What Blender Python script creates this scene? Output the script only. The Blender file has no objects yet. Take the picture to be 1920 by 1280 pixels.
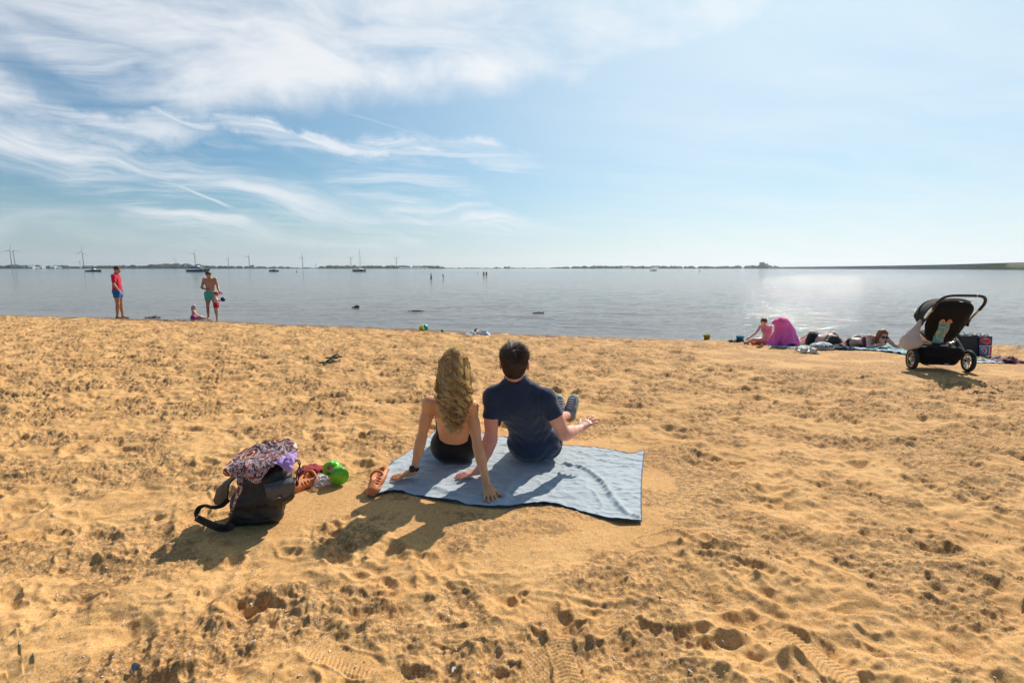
import bpy, math, random
import numpy as np
from mathutils import Vector, Matrix, Euler
R = math.radians
random.seed(7); RNG = np.random.default_rng(11)
scene = bpy.context.scene
COL = scene.collection

# ------------------------------------------------------------------ camera
CAMZ, PITCH, FPX = 1.70, R(8.12), 960.0
cam_d = bpy.data.cameras.new('camera'); cam = bpy.data.objects.new('camera', cam_d); COL.objects.link(cam)
cam.location = (0, 0, CAMZ); cam.rotation_euler = (R(90) - PITCH, 0, 0)
cam_d.sensor_width = 36; cam_d.lens = 18.0; cam_d.clip_start = .05; cam_d.clip_end = 20000
scene.camera = cam
# ------------------------------------------------------------------ sun and sky
SUN_AZ, SUN_EL = R(31), R(39)          # azimuth from +Y towards +X
sun_dir = Vector((math.sin(SUN_AZ)*math.cos(SUN_EL), math.cos(SUN_AZ)*math.cos(SUN_EL), math.sin(SUN_EL)))
sd = bpy.data.lights.new('sun', 'SUN'); sd.energy = 5.0; sd.angle = R(.55); sd.color = (1, .93, .82)
so = bpy.data.objects.new('sun', sd); COL.objects.link(so)
so.rotation_euler = (-sun_dir).to_track_quat('-Z', 'Y').to_euler(); so.location = (6, 10, 12)
scene.view_settings.view_transform = 'Standard'; scene.view_settings.look = 'None'
scene.view_settings.gamma = 1; scene.view_settings.use_curve_mapping = False
scene.view_settings.exposure = 0.12
scene.cycles.use_denoising = True
scene.cycles.volume_max_steps = 64
scene.cycles.max_bounces = 10; scene.cycles.diffuse_bounces = 6; scene.cycles.transmission_bounces = 8; scene.cycles.transparent_max_bounces = 12

def aim(px, py):
    u = (px-960)/FPX; v = (640-py)/FPX; c, s = math.cos(PITCH), math.sin(PITCH)
    return Vector((u, c+v*s, -s+v*c))
def azel(px, py):
    d = aim(px, py).normalized()
    return math.atan2(d.x, d.y), math.asin(d.z)

class NT:
    """small helper round a node tree"""
    def __init__(s, nt): s.t = nt; s.n = nt.nodes; s.l = nt.links
    def node(s, typ, **kw):
        n = s.n.new(typ)
        for k, v in kw.items(): setattr(n, k, v)
        return n
    def put(s, sock, v):
        if v is None: return
        if isinstance(v, bpy.types.NodeSocket): s.l.new(v, sock)
        else: sock.default_value = v
    def math(s, op, a, b=None, c=None, clamp=False):
        n = s.node('ShaderNodeMath', operation=op, use_clamp=clamp)
        s.put(n.inputs[0], a); s.put(n.inputs[1], b); s.put(n.inputs[2], c); return n.outputs[0]
    def vmath(s, op, a, b=None, scale=None):
        n = s.node('ShaderNodeVectorMath', operation=op)
        s.put(n.inputs[0], a); s.put(n.inputs[1], b)
        if scale is not None: s.put(n.inputs['Scale'], scale)
        return n.outputs['Value' if op in ('DOT_PRODUCT', 'LENGTH', 'DISTANCE') else 'Vector']
    def noise(s, vec, scale, detail=4, rough=.5, dist=0, out=0, lac=2.0):
        n = s.node('ShaderNodeTexNoise'); s.put(n.inputs['Vector'], vec); s.put(n.inputs['Scale'], scale)
        n.inputs['Detail'].default_value = detail; n.inputs['Roughness'].default_value = rough
        n.inputs['Distortion'].default_value = dist; n.inputs['Lacunarity'].default_value = lac
        return n.outputs[out]
    def vor(s, vec, scale, feature='F1', out='Distance', rnd=1.0):
        n = s.node('ShaderNodeTexVoronoi', feature=feature); s.put(n.inputs['Vector'], vec); s.put(n.inputs['Scale'], scale)
        n.inputs['Randomness'].default_value = rnd
        return n.outputs[out]
    def ramp(s, fac, stops, interp='LINEAR'):
        n = s.node('ShaderNodeValToRGB'); n.color_ramp.interpolation = interp; s.put(n.inputs[0], fac)
        e = n.color_ramp.elements
        while len(e) < len(stops): e.new(.5)
        for el, (p, c) in zip(e, stops):
            el.position = p; el.color = (c, c, c, 1) if isinstance(c, (int, float)) else (*c[:3], 1)
        return n.outputs[0]
    def remap(s, v, a, b, c=0., d=1., smooth=True):
        n = s.node('ShaderNodeMapRange'); n.interpolation_type = 'SMOOTHSTEP' if smooth else 'LINEAR'
        s.put(n.inputs[0], v)
        for i, q in enumerate((a, b, c, d)): n.inputs[i+1].default_value = q
        return n.outputs[0]
    def mix(s, fac, a, b, mode='MIX'):
        n = s.node('ShaderNodeMix', data_type='RGBA', blend_type=mode)
        s.put(n.inputs[0], fac)
        for i, q in ((6, a), (7, b)):
            if isinstance(q, (tuple, list)): q = (*q[:3], 1)
            s.put(n.inputs[i], q)
        return n.outputs[2]
    def sep(s, v):
        n = s.node('ShaderNodeSeparateXYZ'); s.put(n.inputs[0], v); return n.outputs
    def comb(s, x, y, z=0.):
        n = s.node('ShaderNodeCombineXYZ')
        for i, q in enumerate((x, y, z)): s.put(n.inputs[i], q)
        return n.outputs[0]
    def bump(s, h, strength=1., dist=.01, normal=None):
        n = s.node('ShaderNodeBump'); s.put(n.inputs['Height'], h); s.put(n.inputs['Strength'], strength)
        n.inputs['Distance'].default_value = dist; s.put(n.inputs['Normal'], normal); return n.outputs[0]

world = bpy.data.worlds.new('World'); scene.world = world; world.use_nodes = True
w = NT(world.node_tree); w.n.clear()
sky = w.node('ShaderNodeTexSky', sky_type='NISHITA'); sky.sun_disc = False
sky.sun_elevation = SUN_EL; sky.sun_rotation = SUN_AZ; sky.altitude = 0
sky.air_density = 1.0; sky.dust_density = .7; sky.ozone_density = 3.0
gen = w.node('ShaderNodeTexCoord').outputs['Generated']
X, Y, Z = w.sep(gen)
AZ = w.math('ARCTAN2', X, Y); EL = w.math('ARCSINE', Z)
zc = w.math('ADD', w.math('MAXIMUM', Z, 0.), .10)
P = w.comb(w.math('DIVIDE', X, zc), w.math('DIVIDE', Y, zc))     # the cloud layer as a plane overhead
# warped coordinates for the drawn-out cirrus
def rot(vec, a):
    c, s_ = math.cos(a), math.sin(a); x, y, _ = w.sep(vec)
    return w.math('ADD', w.math('MULTIPLY', x, c), w.math('MULTIPLY', y, s_)), w.math('ADD', w.math('MULTIPLY', x, -s_), w.math('MULTIPLY', y, c))
warp = w.vmath('SCALE', w.vmath('SUBTRACT', w.noise(P, .8, 3, .5, out=1), (.5, .5, .5)), scale=.9)
Pw = w.vmath('ADD', P, warp)
ra, rb = rot(Pw, R(14))
cir = w.noise(w.comb(w.math('MULTIPLY', ra, .35), w.math('MULTIPLY', rb, 1.5)), 1.6, 8, .62, .3)
AE = w.comb(w.math('MULTIPLY', AZ, 1.), w.math('MULTIPLY', EL, 1.)); sa, sb = rot(AE, R(-7))
sw0 = w.math('MULTIPLY', w.math('SUBTRACT', w.noise(AE, 3., 3, .5), .5), .16)
cir2 = w.noise(w.comb(w.math('MULTIPLY', sa, 1.7), w.math('MULTIPLY', w.math('ADD', sb, sw0), 13.), 3.1), 1.5, 7, .62, .35)
puff = w.noise(Pw, 1.15, 9, .58, .25)
A2 = w.comb(w.math('MULTIPLY', AZ, 1.), w.math('MULTIPLY', EL, 1.))
edge = w.vmath('SCALE', w.vmath('SUBTRACT', w.noise(A2, 5., 6, .6, out=1), (.5, .5, .5)), scale=.16)
ax, ey, _ = w.sep(w.vmath('ADD', A2, edge))
def above(p0, p1, soft):
    """0..1: above the line through two directions given in picture pixels"""
    (a0, e0), (a1, e1) = azel(*p0), azel(*p1); m = (e1-e0)/(a1-a0)
    line = w.math('MULTIPLY_ADD', ax, m, e0-m*a0)
    return w.remap(w.math('SUBTRACT', ey, line), -soft, soft)
def blob(px, py, rx, ry, tilt=0):
    a0, e0 = azel(px, py); c, s_ = math.cos(tilt), math.sin(tilt)
    dx = w.math('SUBTRACT', ax, a0); dy = w.math('SUBTRACT', ey, e0)
    qx = w.math('DIVIDE', w.math('ADD', w.math('MULTIPLY', dx, c), w.math('MULTIPLY', dy, s_)), rx)
    qy = w.math('DIVIDE', w.math('ADD', w.math('MULTIPLY', dx, -s_), w.math('MULTIPLY', dy, c)), ry)
    return w.remap(w.math('SQRT', w.math('ADD', w.math('MULTIPLY', qx, qx), w.math('MULTIPLY', qy, qy))), 1.0, .25)
def clampadd(*a):
    r = a[0]
    for q in a[1:]: r = w.math('ADD', r, q)
    return r
mx = lambda a, b: w.math('MAXIMUM', a, b)
mul = lambda a, b: w.math('MULTIPLY', a, b)
big = mul(above((300, 215), (1000, 140), .035), w.math('SUBTRACT', 1., mul(.85, blob(1900, 60, .50, .26))))
big = mul(big, w.math('SUBTRACT', 1., mul(.75, blob(130, 150, .16, .045, R(-14)))))
big = mx(big, blob(180, 225, .17, .035, R(-3)))
big = mul(big, mul(w.remap(EL, .78, .50), mul(w.remap(AZ, -1.6, -1.0), w.remap(AZ, 1.6, 1.0))))
streak = mx(blob(300, 330, .50, .085, R(-9)), mx(blob(800, 370, .30, .065, R(-14)), blob(560, 265, .55, .022, R(-2))))
streak = mx(streak, mul(.8, blob(900, 300, .2, .03, R(-12))))
low = mul(.55, blob(560, 425, .75, .06))
t_big = mul(big, w.remap(puff, .30, .62))
t_big = mx(t_big, mul(big, mul(.85, w.remap(cir, .38, .66))))
t_str = mul(streak, mx(w.remap(cir2, .40, .68), mul(.75, w.remap(cir, .42, .70))))
t_gen = mul(.16, w.remap(cir, .50, .80))
veil = mul(mul(w.remap(AZ, -.25, .45), w.remap(EL, .75, .45)), w.math('MULTIPLY_ADD', w.remap(cir, .25, .75), .28, .13))
t_gen = mx(t_gen, mul(veil, w.remap(AZ, 2.2, 1.2)))
cloud = mx(mx(t_big, mul(.92, t_str)), mx(t_gen, mul(low, w.remap(cir2, .35, .7))))
# thin old vapour trails
def trail(p0, p1, wd, k):
    (a0, e0), (a1, e1) = azel(*p0), azel(*p1); L = math.hypot(a1-a0, e1-e0); c, s_ = (a1-a0)/L, (e1-e0)/L
    dx = w.math('SUBTRACT', AZ, a0); dy = w.math('SUBTRACT', EL, e0)
    al = w.math('ADD', mul(dx, c), mul(dy, s_)); ac = w.math('ADD', mul(dx, -s_), mul(dy, c))
    ac = w.math('ADD', ac, mul(.012, w.math('SUBTRACT', w.noise(A2, 14, 2), .5)))
    m = w.remap(w.math('ABSOLUTE', ac), wd, wd*.2)
    ends = mul(w.remap(al, 0, L*.2), w.remap(al, L, L*.7))
    return mul(k, mul(m, ends))
cloud = mx(cloud, trail((310, 340), (450, 392), .0035, .6))
cloud = mx(cloud, trail((620, 200), (860, 275), .0026, .16))
cloud = mx(cloud, trail((430, 258), (1080, 292), .007, .5))
cloud = mx(cloud, trail((1040, 335), (1260, 405), .0022, .14))
cloud = mx(cloud, trail((1560, 425), (1960, 400), .006, .3))
glow = w.math('POWER', w.math('MAXIMUM', w.vmath('DOT_PRODUCT', gen, tuple(sun_dir)), 0.), 2.6)
ccol = w.mix(glow, (11.6, 11.9, 12.4), (12.9, 13.0, 13.0))
hz = w.remap(EL, .24, -.02)
hz = w.math('POWER', hz, 2.0)
skyc = w.mix(1.0, sky.outputs[0], (.50, 1.0, 1.16), 'MULTIPLY')
skyc = w.mix(mul(.85, glow), skyc, (9.0, 11.3, 12.9))
skyc = w.mix(mul(.80, hz), skyc, w.mix(w.remap(AZ, -.8, .55), (6.9, 7.6, 7.9), (11.7, 12.3, 12.3)))
fin = w.mix(mul(.90, cloud), skyc, ccol)
bg = w.node('ShaderNodeBackground'); w.put(bg.inputs[0], fin); bg.inputs[1].default_value = .070
out = w.node('ShaderNodeOutputWorld'); w.l.new(bg.outputs[0], out.inputs[0])

# ------------------------------------------------------------------ naming helpers
def tag(o, label=None, cat=None, group=None, kind=None):
    if label: o['label'] = label
    if cat: o['category'] = cat
    if group: o['group'] = group
    if kind: o['kind'] = kind
    return o
def thing(name, label, cat, loc=(0, 0, 0), rz=0., group=None, rot=None):
    o = bpy.data.objects.new(name, None); COL.objects.link(o); o.location = loc
    o.rotation_euler = rot if rot else (0, 0, rz); o.empty_display_size = .1
    return tag(o, label, cat, group)
def mesh_obj(name, V, F, mat, parent=None, smooth=True, mats=None, fmat=None):
    """V (n,3), F list or array of faces"""
    me = bpy.data.meshes.new(name)
    V = np.asarray(V, dtype=np.float32)
    if isinstance(F, np.ndarray):
        k = F.shape[1]; nf = len(F)
        me.vertices.add(len(V)); me.vertices.foreach_set('co', V.ravel())
        me.loops.add(nf*k); me.loops.foreach_set('vertex_index', F.astype(np.int32).ravel())
        me.polygons.add(nf); me.polygons.foreach_set('loop_start', np.arange(0, nf*k, k, dtype=np.int32))
        me.polygons.foreach_set('loop_total', np.full(nf, k, dtype=np.int32))
        me.update(calc_edges=True)
    else:
        me.from_pydata([tuple(v) for v in V], [], F); me.update()
    for m in (mats or [mat]): me.materials.append(m)
    if fmat is not None: me.polygons.foreach_set('material_index', np.asarray(fmat, dtype=np.int32))
    me.polygons.foreach_set('use_smooth', np.full(len(me.polygons), smooth))
    me.update()
    o = bpy.data.objects.new(name, me); COL.objects.link(o)
    if parent is not None: o.parent = parent
    return o
def copy_tree(o, parent=None):
    c = o.copy(); COL.objects.link(c)
    if parent is not None: c.parent = parent
    for ch in [q for q in bpy.data.objects if q.parent == o]: copy_tree(ch, c)
    return c

# ------------------------------------------------------------------ numpy noise
PERM = RNG.permutation(256); PERM = np.concatenate([PERM, PERM, PERM])
GR = np.stack([np.cos(np.linspace(0, 2*np.pi, 256, endpoint=False)), np.sin(np.linspace(0, 2*np.pi, 256, endpoint=False))], 1)
def pnoise(x, y, seed=0):
    x = np.asarray(x, dtype=np.float64)+seed*17.13; y = np.asarray(y, dtype=np.float64)+seed*9.71
    xi = np.floor(x).astype(np.int64); yi = np.floor(y).astype(np.int64)
    xf = x-xi; yf = y-yi; xi &= 255; yi &= 255
    u = xf*xf*xf*(xf*(xf*6-15)+10); v = yf*yf*yf*(yf*(yf*6-15)+10)
    def g(ix, iy, dx, dy):
        h = PERM[PERM[ix]+iy] & 255
        return GR[h, 0]*dx+GR[h, 1]*dy
    a = g(xi, yi, xf, yf); b = g(xi+1, yi, xf-1, yf); c = g(xi, yi+1, xf, yf-1); d = g(xi+1, yi+1, xf-1, yf-1)
    return (a+u*(b-a)+v*(c-a)+u*v*(a-b-c+d))*1.5
def fbm(x, y, oct=4, seed=0, gain=.5):
    r = 0; a = 1.
    for i in range(oct):
        r = r+a*pnoise(x*2**i, y*2**i, seed+i*3); a *= gain
    return r
def sstep(a, b, x):
    t = np.clip((x-a)/(b-a), 0, 1); return t*t*(3-2*t)

# ------------------------------------------------------------------ materials
def material(name, base=(.5, .5, .5), rough=.6, metallic=0., spec=.5, grain=None, bump=None, sheen=0., trans=0., sss=0., coat=0.):
    """plain procedural material: colour with a little noise variation and fine relief.
    grain=(scale, amount)   bump=(scale, distance)"""
    m = bpy.data.materials.new(name); m.use_nodes = True; t = NT(m.node_tree)
    b = m.node_tree.nodes['Principled BSDF']
    b.inputs['Roughness'].default_value = rough; b.inputs['Metallic'].default_value = metallic
    b.inputs['Specular IOR Level'].default_value = spec
    co = t.node('ShaderNodeTexCoord').outputs['Object']
    if grain:
        n = t.noise(co, grain[0], 5, .6)
        k = grain[1]
        c = t.mix(n, tuple(q*(1-k) for q in base), tuple(min(1., q*(1+k)) for q in base)); t.put(b.inputs['Base Color'], c)
        t.put(b.inputs['Roughness'], t.math('MULTIPLY_ADD', n, .2, max(.02, rough-.1)))
    else: b.inputs['Base Color'].default_value = (*base, 1)
    if bump: t.put(b.inputs['Normal'], t.bump(t.noise(co, bump[0], 4, .6), 1., bump[1]))
    if sheen: b.inputs['Sheen Weight'].default_value = sheen
    if trans: b.inputs['Transmission Weight'].default_value = trans
    if coat: b.inputs['Coat Weight'].default_value = coat
    if sss:
        b.inputs['Subsurface Weight'].default_value = sss; b.inputs['Subsurface Scale'].default_value = .012
        b.inputs['Subsurface Radius'].default_value = (1, .35, .2)
    return m

# ------------------------------------------------------------------ shoreline and beach
def on_plane(px, py, z=0.):
    d = aim(px, py); t = (z-CAMZ)/d.z; return np.array([d.x*t, d.y*t, z])
_sh = np.array([on_plane(px, py)[:2] for px, py in [(0, 591), (220, 597), (420, 603), (560, 610), (750, 617), (900, 624), (1100, 631), (1300, 636), (1500, 640), (1700, 644), (1918, 647)]])
SHX = np.concatenate([[-400, -60], _sh[:, 0], [40, 400]]); SHY = np.concatenate([[60, 24], _sh[:, 1], [6, -20]])
def shore_y(x): return np.interp(x, SHX, SHY)
def base_h(x, y):
    d = shore_y(x)-y+.10*pnoise(x*.45, y*0, 5)+.05*pnoise(x*1.7, y*0, 6)
    up = .37*(1-np.exp(-np.maximum(d, 0)/4.0))
    dn = np.maximum(-.055*np.maximum(-d, 0), -.0+(-1.6))
    return up+dn
# calm patches under things that must lie flat: x, y, radius, level offset
CALM = [(.18, 3.22, 1.05), (-1.3, 2.75, .38), (-.93, 2.95, .25), (5.9, 7.3, .9), (4.6, 8.4, 1.4), (6.2, 8.3, 1.5), (7.5, 7.9, 1.2), (-.72, 2.8, .2)]
def calm(x, y):
    m = np.ones_like(np.asarray(x, dtype=float))
    for cx, cy, r in CALM:
        m = m*(1-.88*sstep(r*1.25, r*.75, np.hypot(x-cx, y-cy)))
    return m
def gz(x, y):
    """level of the smoothed sand"""
    return float(base_h(np.array([x]), np.array([y]))[0]+.012*fbm(np.array([x])*.9, np.array([y])*.9, 2, 2)[0]*calm(x, y))
def at(px, py, dz=0.):
    """the point of the beach (plus dz) seen at a picture pixel, by iteration"""
    z = .3
    for _ in range(25):
        p = on_plane(px, py, z); z = .5*z+.5*(gz(p[0], p[1])+dz)
    return Vector(p)
def at_y(px, py, y):
    """the point at world distance y seen at a picture pixel"""
    d = aim(px, py); t = y/d.y; return Vector((d.x*t, y, CAMZ+d.z*t))

def footprints(n):
    L = []
    for _ in range(n):
        y = 1.15+17*RNG.random()**1.5; x = (RNG.random()*2-1)*1.25*(y+.2)
        L.append((x, y, RNG.uniform(0, np.pi), RNG.uniform(.045, .085), RNG.uniform(.08, .155), RNG.uniform(.008, .030)*(.6+.4*min(1., y/4))))
    for _ in range(n*2):
        y = 1.15+17*RNG.random()**1.2; x = (RNG.random()*2-1)*1.2*(y+.2); s_ = RNG.uniform(.6, 1.5)*(1+.10*y)
        L.append((x, y, RNG.uniform(0, np.pi), .022*s_, .036*s_, RNG.uniform(.006, .018)*s_**.5*(.55+.45*min(1., y/4))))
    return L
def sand_height(x, y):
    c = calm(x, y); b = base_h(x, y)
    near_shore = sstep(0.0, 1.2, shore_y(x)-y)
    act = .35+.65*near_shore
    h = .012*fbm(x*.9, y*.9, 2, 2)
    wx = x+.10*pnoise(x*2.2, y*2.2, 31); wy = y+.10*pnoise(x*2.2, y*2.2, 37)
    far_k = sstep(3.3, 7, y); h = h+(.021+.024*far_k)*fbm(wx*3.0, wy*3.6, 4, 8, .52)*c*act
    # rounded hollows with sharper rims
    r = 1-np.abs(fbm(wx*4.3+3, wy*5.0, 3, 12, .5)); h = h+.020*(r-.75)*c*act
    # crumbly trodden patches
    m = sstep(-.02, .32, fbm(x*1.6, y*1.9, 3, 20)+.12+.10*far_k+.22*sstep(.6, 3.0, x-.2*y))
    cr = fbm(x*21, y*21, 3, 24, .6); cl = np.abs(pnoise(x*42, y*42, 27))
    h = h+(.0095*np.maximum(cr, -.2)+.0055*cl)*(.62+1.7*sstep(2.6, 5.5, y))*m*(.25+.75*c)*act
    h = h+.0028*fbm(x*45, y*45, 2, 40, .6)*(.4+m)
    return b+h, m
def stamp_all(x, y, h, shape):
    """press footprints and hollows; x, y, h are flat arrays on a grid whose rows share y"""
    X2, Y2, H2 = x.reshape(shape), y.reshape(shape), h.reshape(shape)
    rows = Y2[:, 0]
    for (fx, fy, a, wd, ln, dp) in footprints(900):
        if calm(fx, fy) < .6 or fy > shore_y(fx)-.15: continue
        R0 = ln*1.9; i0, i1 = np.searchsorted(rows, (fy-R0, fy+R0))
        if i1-i0 < 2: continue
        xr = X2[i0]; j0, j1 = np.searchsorted(xr, (fx-R0*1.3, fx+R0*1.3)); j0 = max(j0-10, 0); j1 = min(j1+10, X2.shape[1])
        xs = X2[i0:i1, j0:j1]-fx; ys = Y2[i0:i1, j0:j1]-fy
        u = (xs*np.cos(a)+ys*np.sin(a))/ln; v = (-xs*np.sin(a)+ys*np.cos(a))/(wd*(1-.22*u))
        d = np.sqrt(u*u+v*v)+.26*pnoise(xs*15+fx*7, ys*15+fy*3, 3)+.10*pnoise(xs*40, ys*40, 9)
        H2[i0:i1, j0:j1] += dp*(-.9*sstep(1.15, .25, d)+.38*np.exp(-((d-1.28)/.22)**2))
    return H2.ravel()
def treads(x, y, h):
    """shoe-sole prints that keep their ribs"""
    for px, py, ang, ln, wd, kind in [(885, 1188, 10, .155, .055, 0), (1445, 1055, 128, .145, .055, 1), (1525, 1222, 118, .16, .06, 1), (1008, 1255, 80, .15, .06, 2), (1240, 1010, 20, .12, .05, 1), (640, 1230, 160, .15, .055, 1), (1150, 1165, 40, .13, .05, 0), (1060, 1240, 95, .14, .05, 1), (1838, 990, 150, .14, .05, 2), (160, 1105, 12, .14, .05, 0), (1385, 905, 30, .13, .05, 1), (385, 975, 35, .12, .045, 1)]:
        p = at(px, py); a = R(ang); dx = x-p.x; dy = y-p.y
        msk = (np.abs(dx) < .3) & (np.abs(dy) < .3)
        dx = dx[msk]; dy = dy[msk]
        u = (dx*math.cos(a)+dy*math.sin(a))/ln; v = (-dx*math.sin(a)+dy*math.cos(a))/(wd*(1-.18*np.cos(u*3)))
        d = np.maximum(np.abs(u)**2.2+np.abs(v)**2.4, 0)**.45
        inside = sstep(1.05, .88, d)
        if kind == 0: rib = .5+.5*np.cos(2*np.pi*d*3.2)
        elif kind == 1: rib = .5+.5*np.cos(2*np.pi*(u*ln+.35*np.abs(v)*wd)/.017)
        else: rib = np.maximum(np.cos(2*np.pi*(u*ln+v*wd)/.022), np.cos(2*np.pi*(u*ln-v*wd)/.022))*.5+.5
        lev = np.mean(h[msk][d < 1]) if np.any(d < 1) else 0
        hm = h[msk]
        hm = hm*(1-inside*.85)+(lev-.004+.0055*rib)*inside*.85+.006*np.exp(-((d-1.18)/.13)**2)
        h[msk] = hm
    return h

def fan_axis():
    fine = np.linspace(-1.16, 1.16, 1000)
    wide = 1.16+np.geomspace(.01, 20, 46)
    return np.concatenate([-wide[::-1], fine, wide])
def rows_axis():
    ys = [1.2]
    while ys[-1] < 21: ys.append(ys[-1]+.0046*(ys[-1]/1.5)**1.36)
    back = 1.2-np.geomspace(.02, 30, 22)
    return np.concatenate([back[::-1], ys, [23, 26, 30, 38, 50, 80, 160]])
K = fan_axis(); YR = rows_axis()
XX = K[None, :]*np.maximum(YR, 1.2)[:, None]; YY = np.repeat(YR[:, None], len(K), 1)
shape = XX.shape
hh, mask = sand_height(XX.ravel(), YY.ravel())
hh = stamp_all(XX.ravel(), YY.ravel(), hh, shape)
hh = treads(XX.ravel(), YY.ravel(), hh)
ny, nx = shape
idx = np.arange(ny*nx).reshape(shape)
Fg = np.stack([idx[:-1, :-1].ravel(), idx[:-1, 1:].ravel(), idx[1:, 1:].ravel(), idx[1:, :-1].ravel()], 1)
print('sand quads', len(Fg), shape)

m_sand = bpy.data.materials.new('sand'); m_sand.use_nodes = True; t = NT(m_sand.node_tree); b = t.n['Principled BSDF']
pos = t.node('ShaderNodeNewGeometry').outputs['Position']
pz = t.sep(pos)[2]
n1 = t.noise(pos, 2.2, 5, .6); n2 = t.noise(pos, 38, 5, .7); n3 = t.noise(pos, 320, 2, .6)
c = t.mix(t.remap(n1, .3, .7), (.60, .315, .108), (.72, .405, .152))
att = t.node('ShaderNodeAttribute', attribute_name='crumb').outputs['Fac']
damp_shade = t.math('MULTIPLY', t.remap(t.math('ADD', t.noise(pos, 24, 5, .75), t.math('MULTIPLY', att, .15)), .565, .70), .60)  # damp crumbs, deepened so the colour also carries tiny shadows between lumps
c = t.mix(damp_shade, c, (.17, .088, .036))
c = t.mix(t.math('MULTIPLY', t.remap(n2, .35, .75), .32), c, (.30, .17, .07))
# single grains: dark and pale
gr = t.vor(pos, 260, out='Color'); gd = t.sep(gr)[0]
c = t.mix(t.math('MULTIPLY', t.remap(gd, .90, .93), .55), c, (.72, .58, .40))
c = t.mix(t.math('MULTIPLY', t.remap(gd, .10, .07), .55), c, (.16, .09, .045))
wet = t.remap(t.math('ADD', pz, t.math('MULTIPLY', t.noise(pos, 1.3, 4, .6), .03)), .130, .085)
c = t.mix(t.math('MULTIPLY', wet, .85), c, (.13, .068, .040))
t.put(b.inputs['Base Color'], c)
t.put(b.inputs['Roughness'], t.math('MULTIPLY_ADD', wet, -.22, .93)); b.inputs['Specular IOR Level'].default_value = .25
hb = t.math('ADD', t.math('MULTIPLY', n2, .8), t.math('MULTIPLY', n3, .28))
t.put(b.inputs['Normal'], t.bump(hb, .8, .006))
sand = mesh_obj('sand_beach', np.stack([XX.ravel(), YY.ravel(), hh], 1), Fg, m_sand)
a = sand.data.attributes.new('crumb', 'FLOAT', 'POINT'); a.data.foreach_set('value', mask.astype(np.float32))
tag(sand, 'golden trampled sand of the beach with footprints', kind='structure')

# ------------------------------------------------------------------ lake
def water_grid():
    kx = np.concatenate([-1.3-np.geomspace(.02, 8, 20)[::-1], np.linspace(-1.3, 1.3, 700), 1.3+np.geomspace(.02, 8, 20)])
    ys = [7.0]
    while ys[-1] < 4600: ys.append(ys[-1]+.022*(ys[-1]/9)**1.9)
    ys = np.array(ys); x = kx[None, :]*ys[:, None]; y = np.repeat(ys[:, None], len(kx), 1)
    return x, y
WX, WY = water_grid(); sh = WX.shape
wv = .0
fade = np.exp(-WY/70)
dist_sh = np.clip(WY-shore_y(WX), 0, 50)
amp = (.25+.75*sstep(0, 3, dist_sh))*fade
h = .019*np.sin(2*np.pi*((WY+.16*WX)/.85+1.1*fbm(WX*.30, WY*.5, 2, 50)))*(.5+.5*pnoise(WX*.35, WY*.6, 52))
h = h+.012*fbm(WX*1.6, WY*3.4, 3, 55)
h = h*amp
idx = np.arange(sh[0]*sh[1]).reshape(sh)
Fw = np.stack([idx[:-1, :-1].ravel(), idx[:-1, 1:].ravel(), idx[1:, 1:].ravel(), idx[1:, :-1].ravel()], 1)
print('water quads', len(Fw), sh)
m_wat = bpy.data.materials.new('lake_water'); m_wat.use_nodes = True; t = NT(m_wat.node_tree); b = t.n['Principled BSDF']
pos = t.node('ShaderNodeNewGeometry').outputs['Position']
x, y, z = t.sep(pos)
pa = t.comb(t.math('MULTIPLY', x, .55), t.math('MULTIPLY_ADD', x, .16, y))
w1 = t.noise(pa, 1.1, 4, .55, .4); w2 = t.noise(pa, 5.5, 4, .6, .3); w4 = t.noise(pa, 19., 3, .6)
hgt = t.math('ADD', t.math('ADD', t.math('MULTIPLY', w1, .060), t.math('MULTIPLY', w4, .011)), t.math('MULTIPLY', w2, .037))
hgt = t.math('MULTIPLY', hgt, t.remap(y, 14, 90, .75, 1.7, False))
t.put(b.inputs['Normal'], t.bump(hgt, 1., 1.0))
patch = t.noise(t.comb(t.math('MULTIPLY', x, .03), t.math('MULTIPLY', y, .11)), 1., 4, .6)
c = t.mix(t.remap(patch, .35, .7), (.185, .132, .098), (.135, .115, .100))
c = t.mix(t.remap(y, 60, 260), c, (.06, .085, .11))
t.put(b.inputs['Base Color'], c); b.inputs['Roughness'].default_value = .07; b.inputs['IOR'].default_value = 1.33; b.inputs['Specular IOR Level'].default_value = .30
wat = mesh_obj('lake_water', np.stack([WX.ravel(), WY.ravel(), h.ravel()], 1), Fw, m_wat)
tag(wat, 'rippled shallow lake water', kind='structure')

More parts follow.
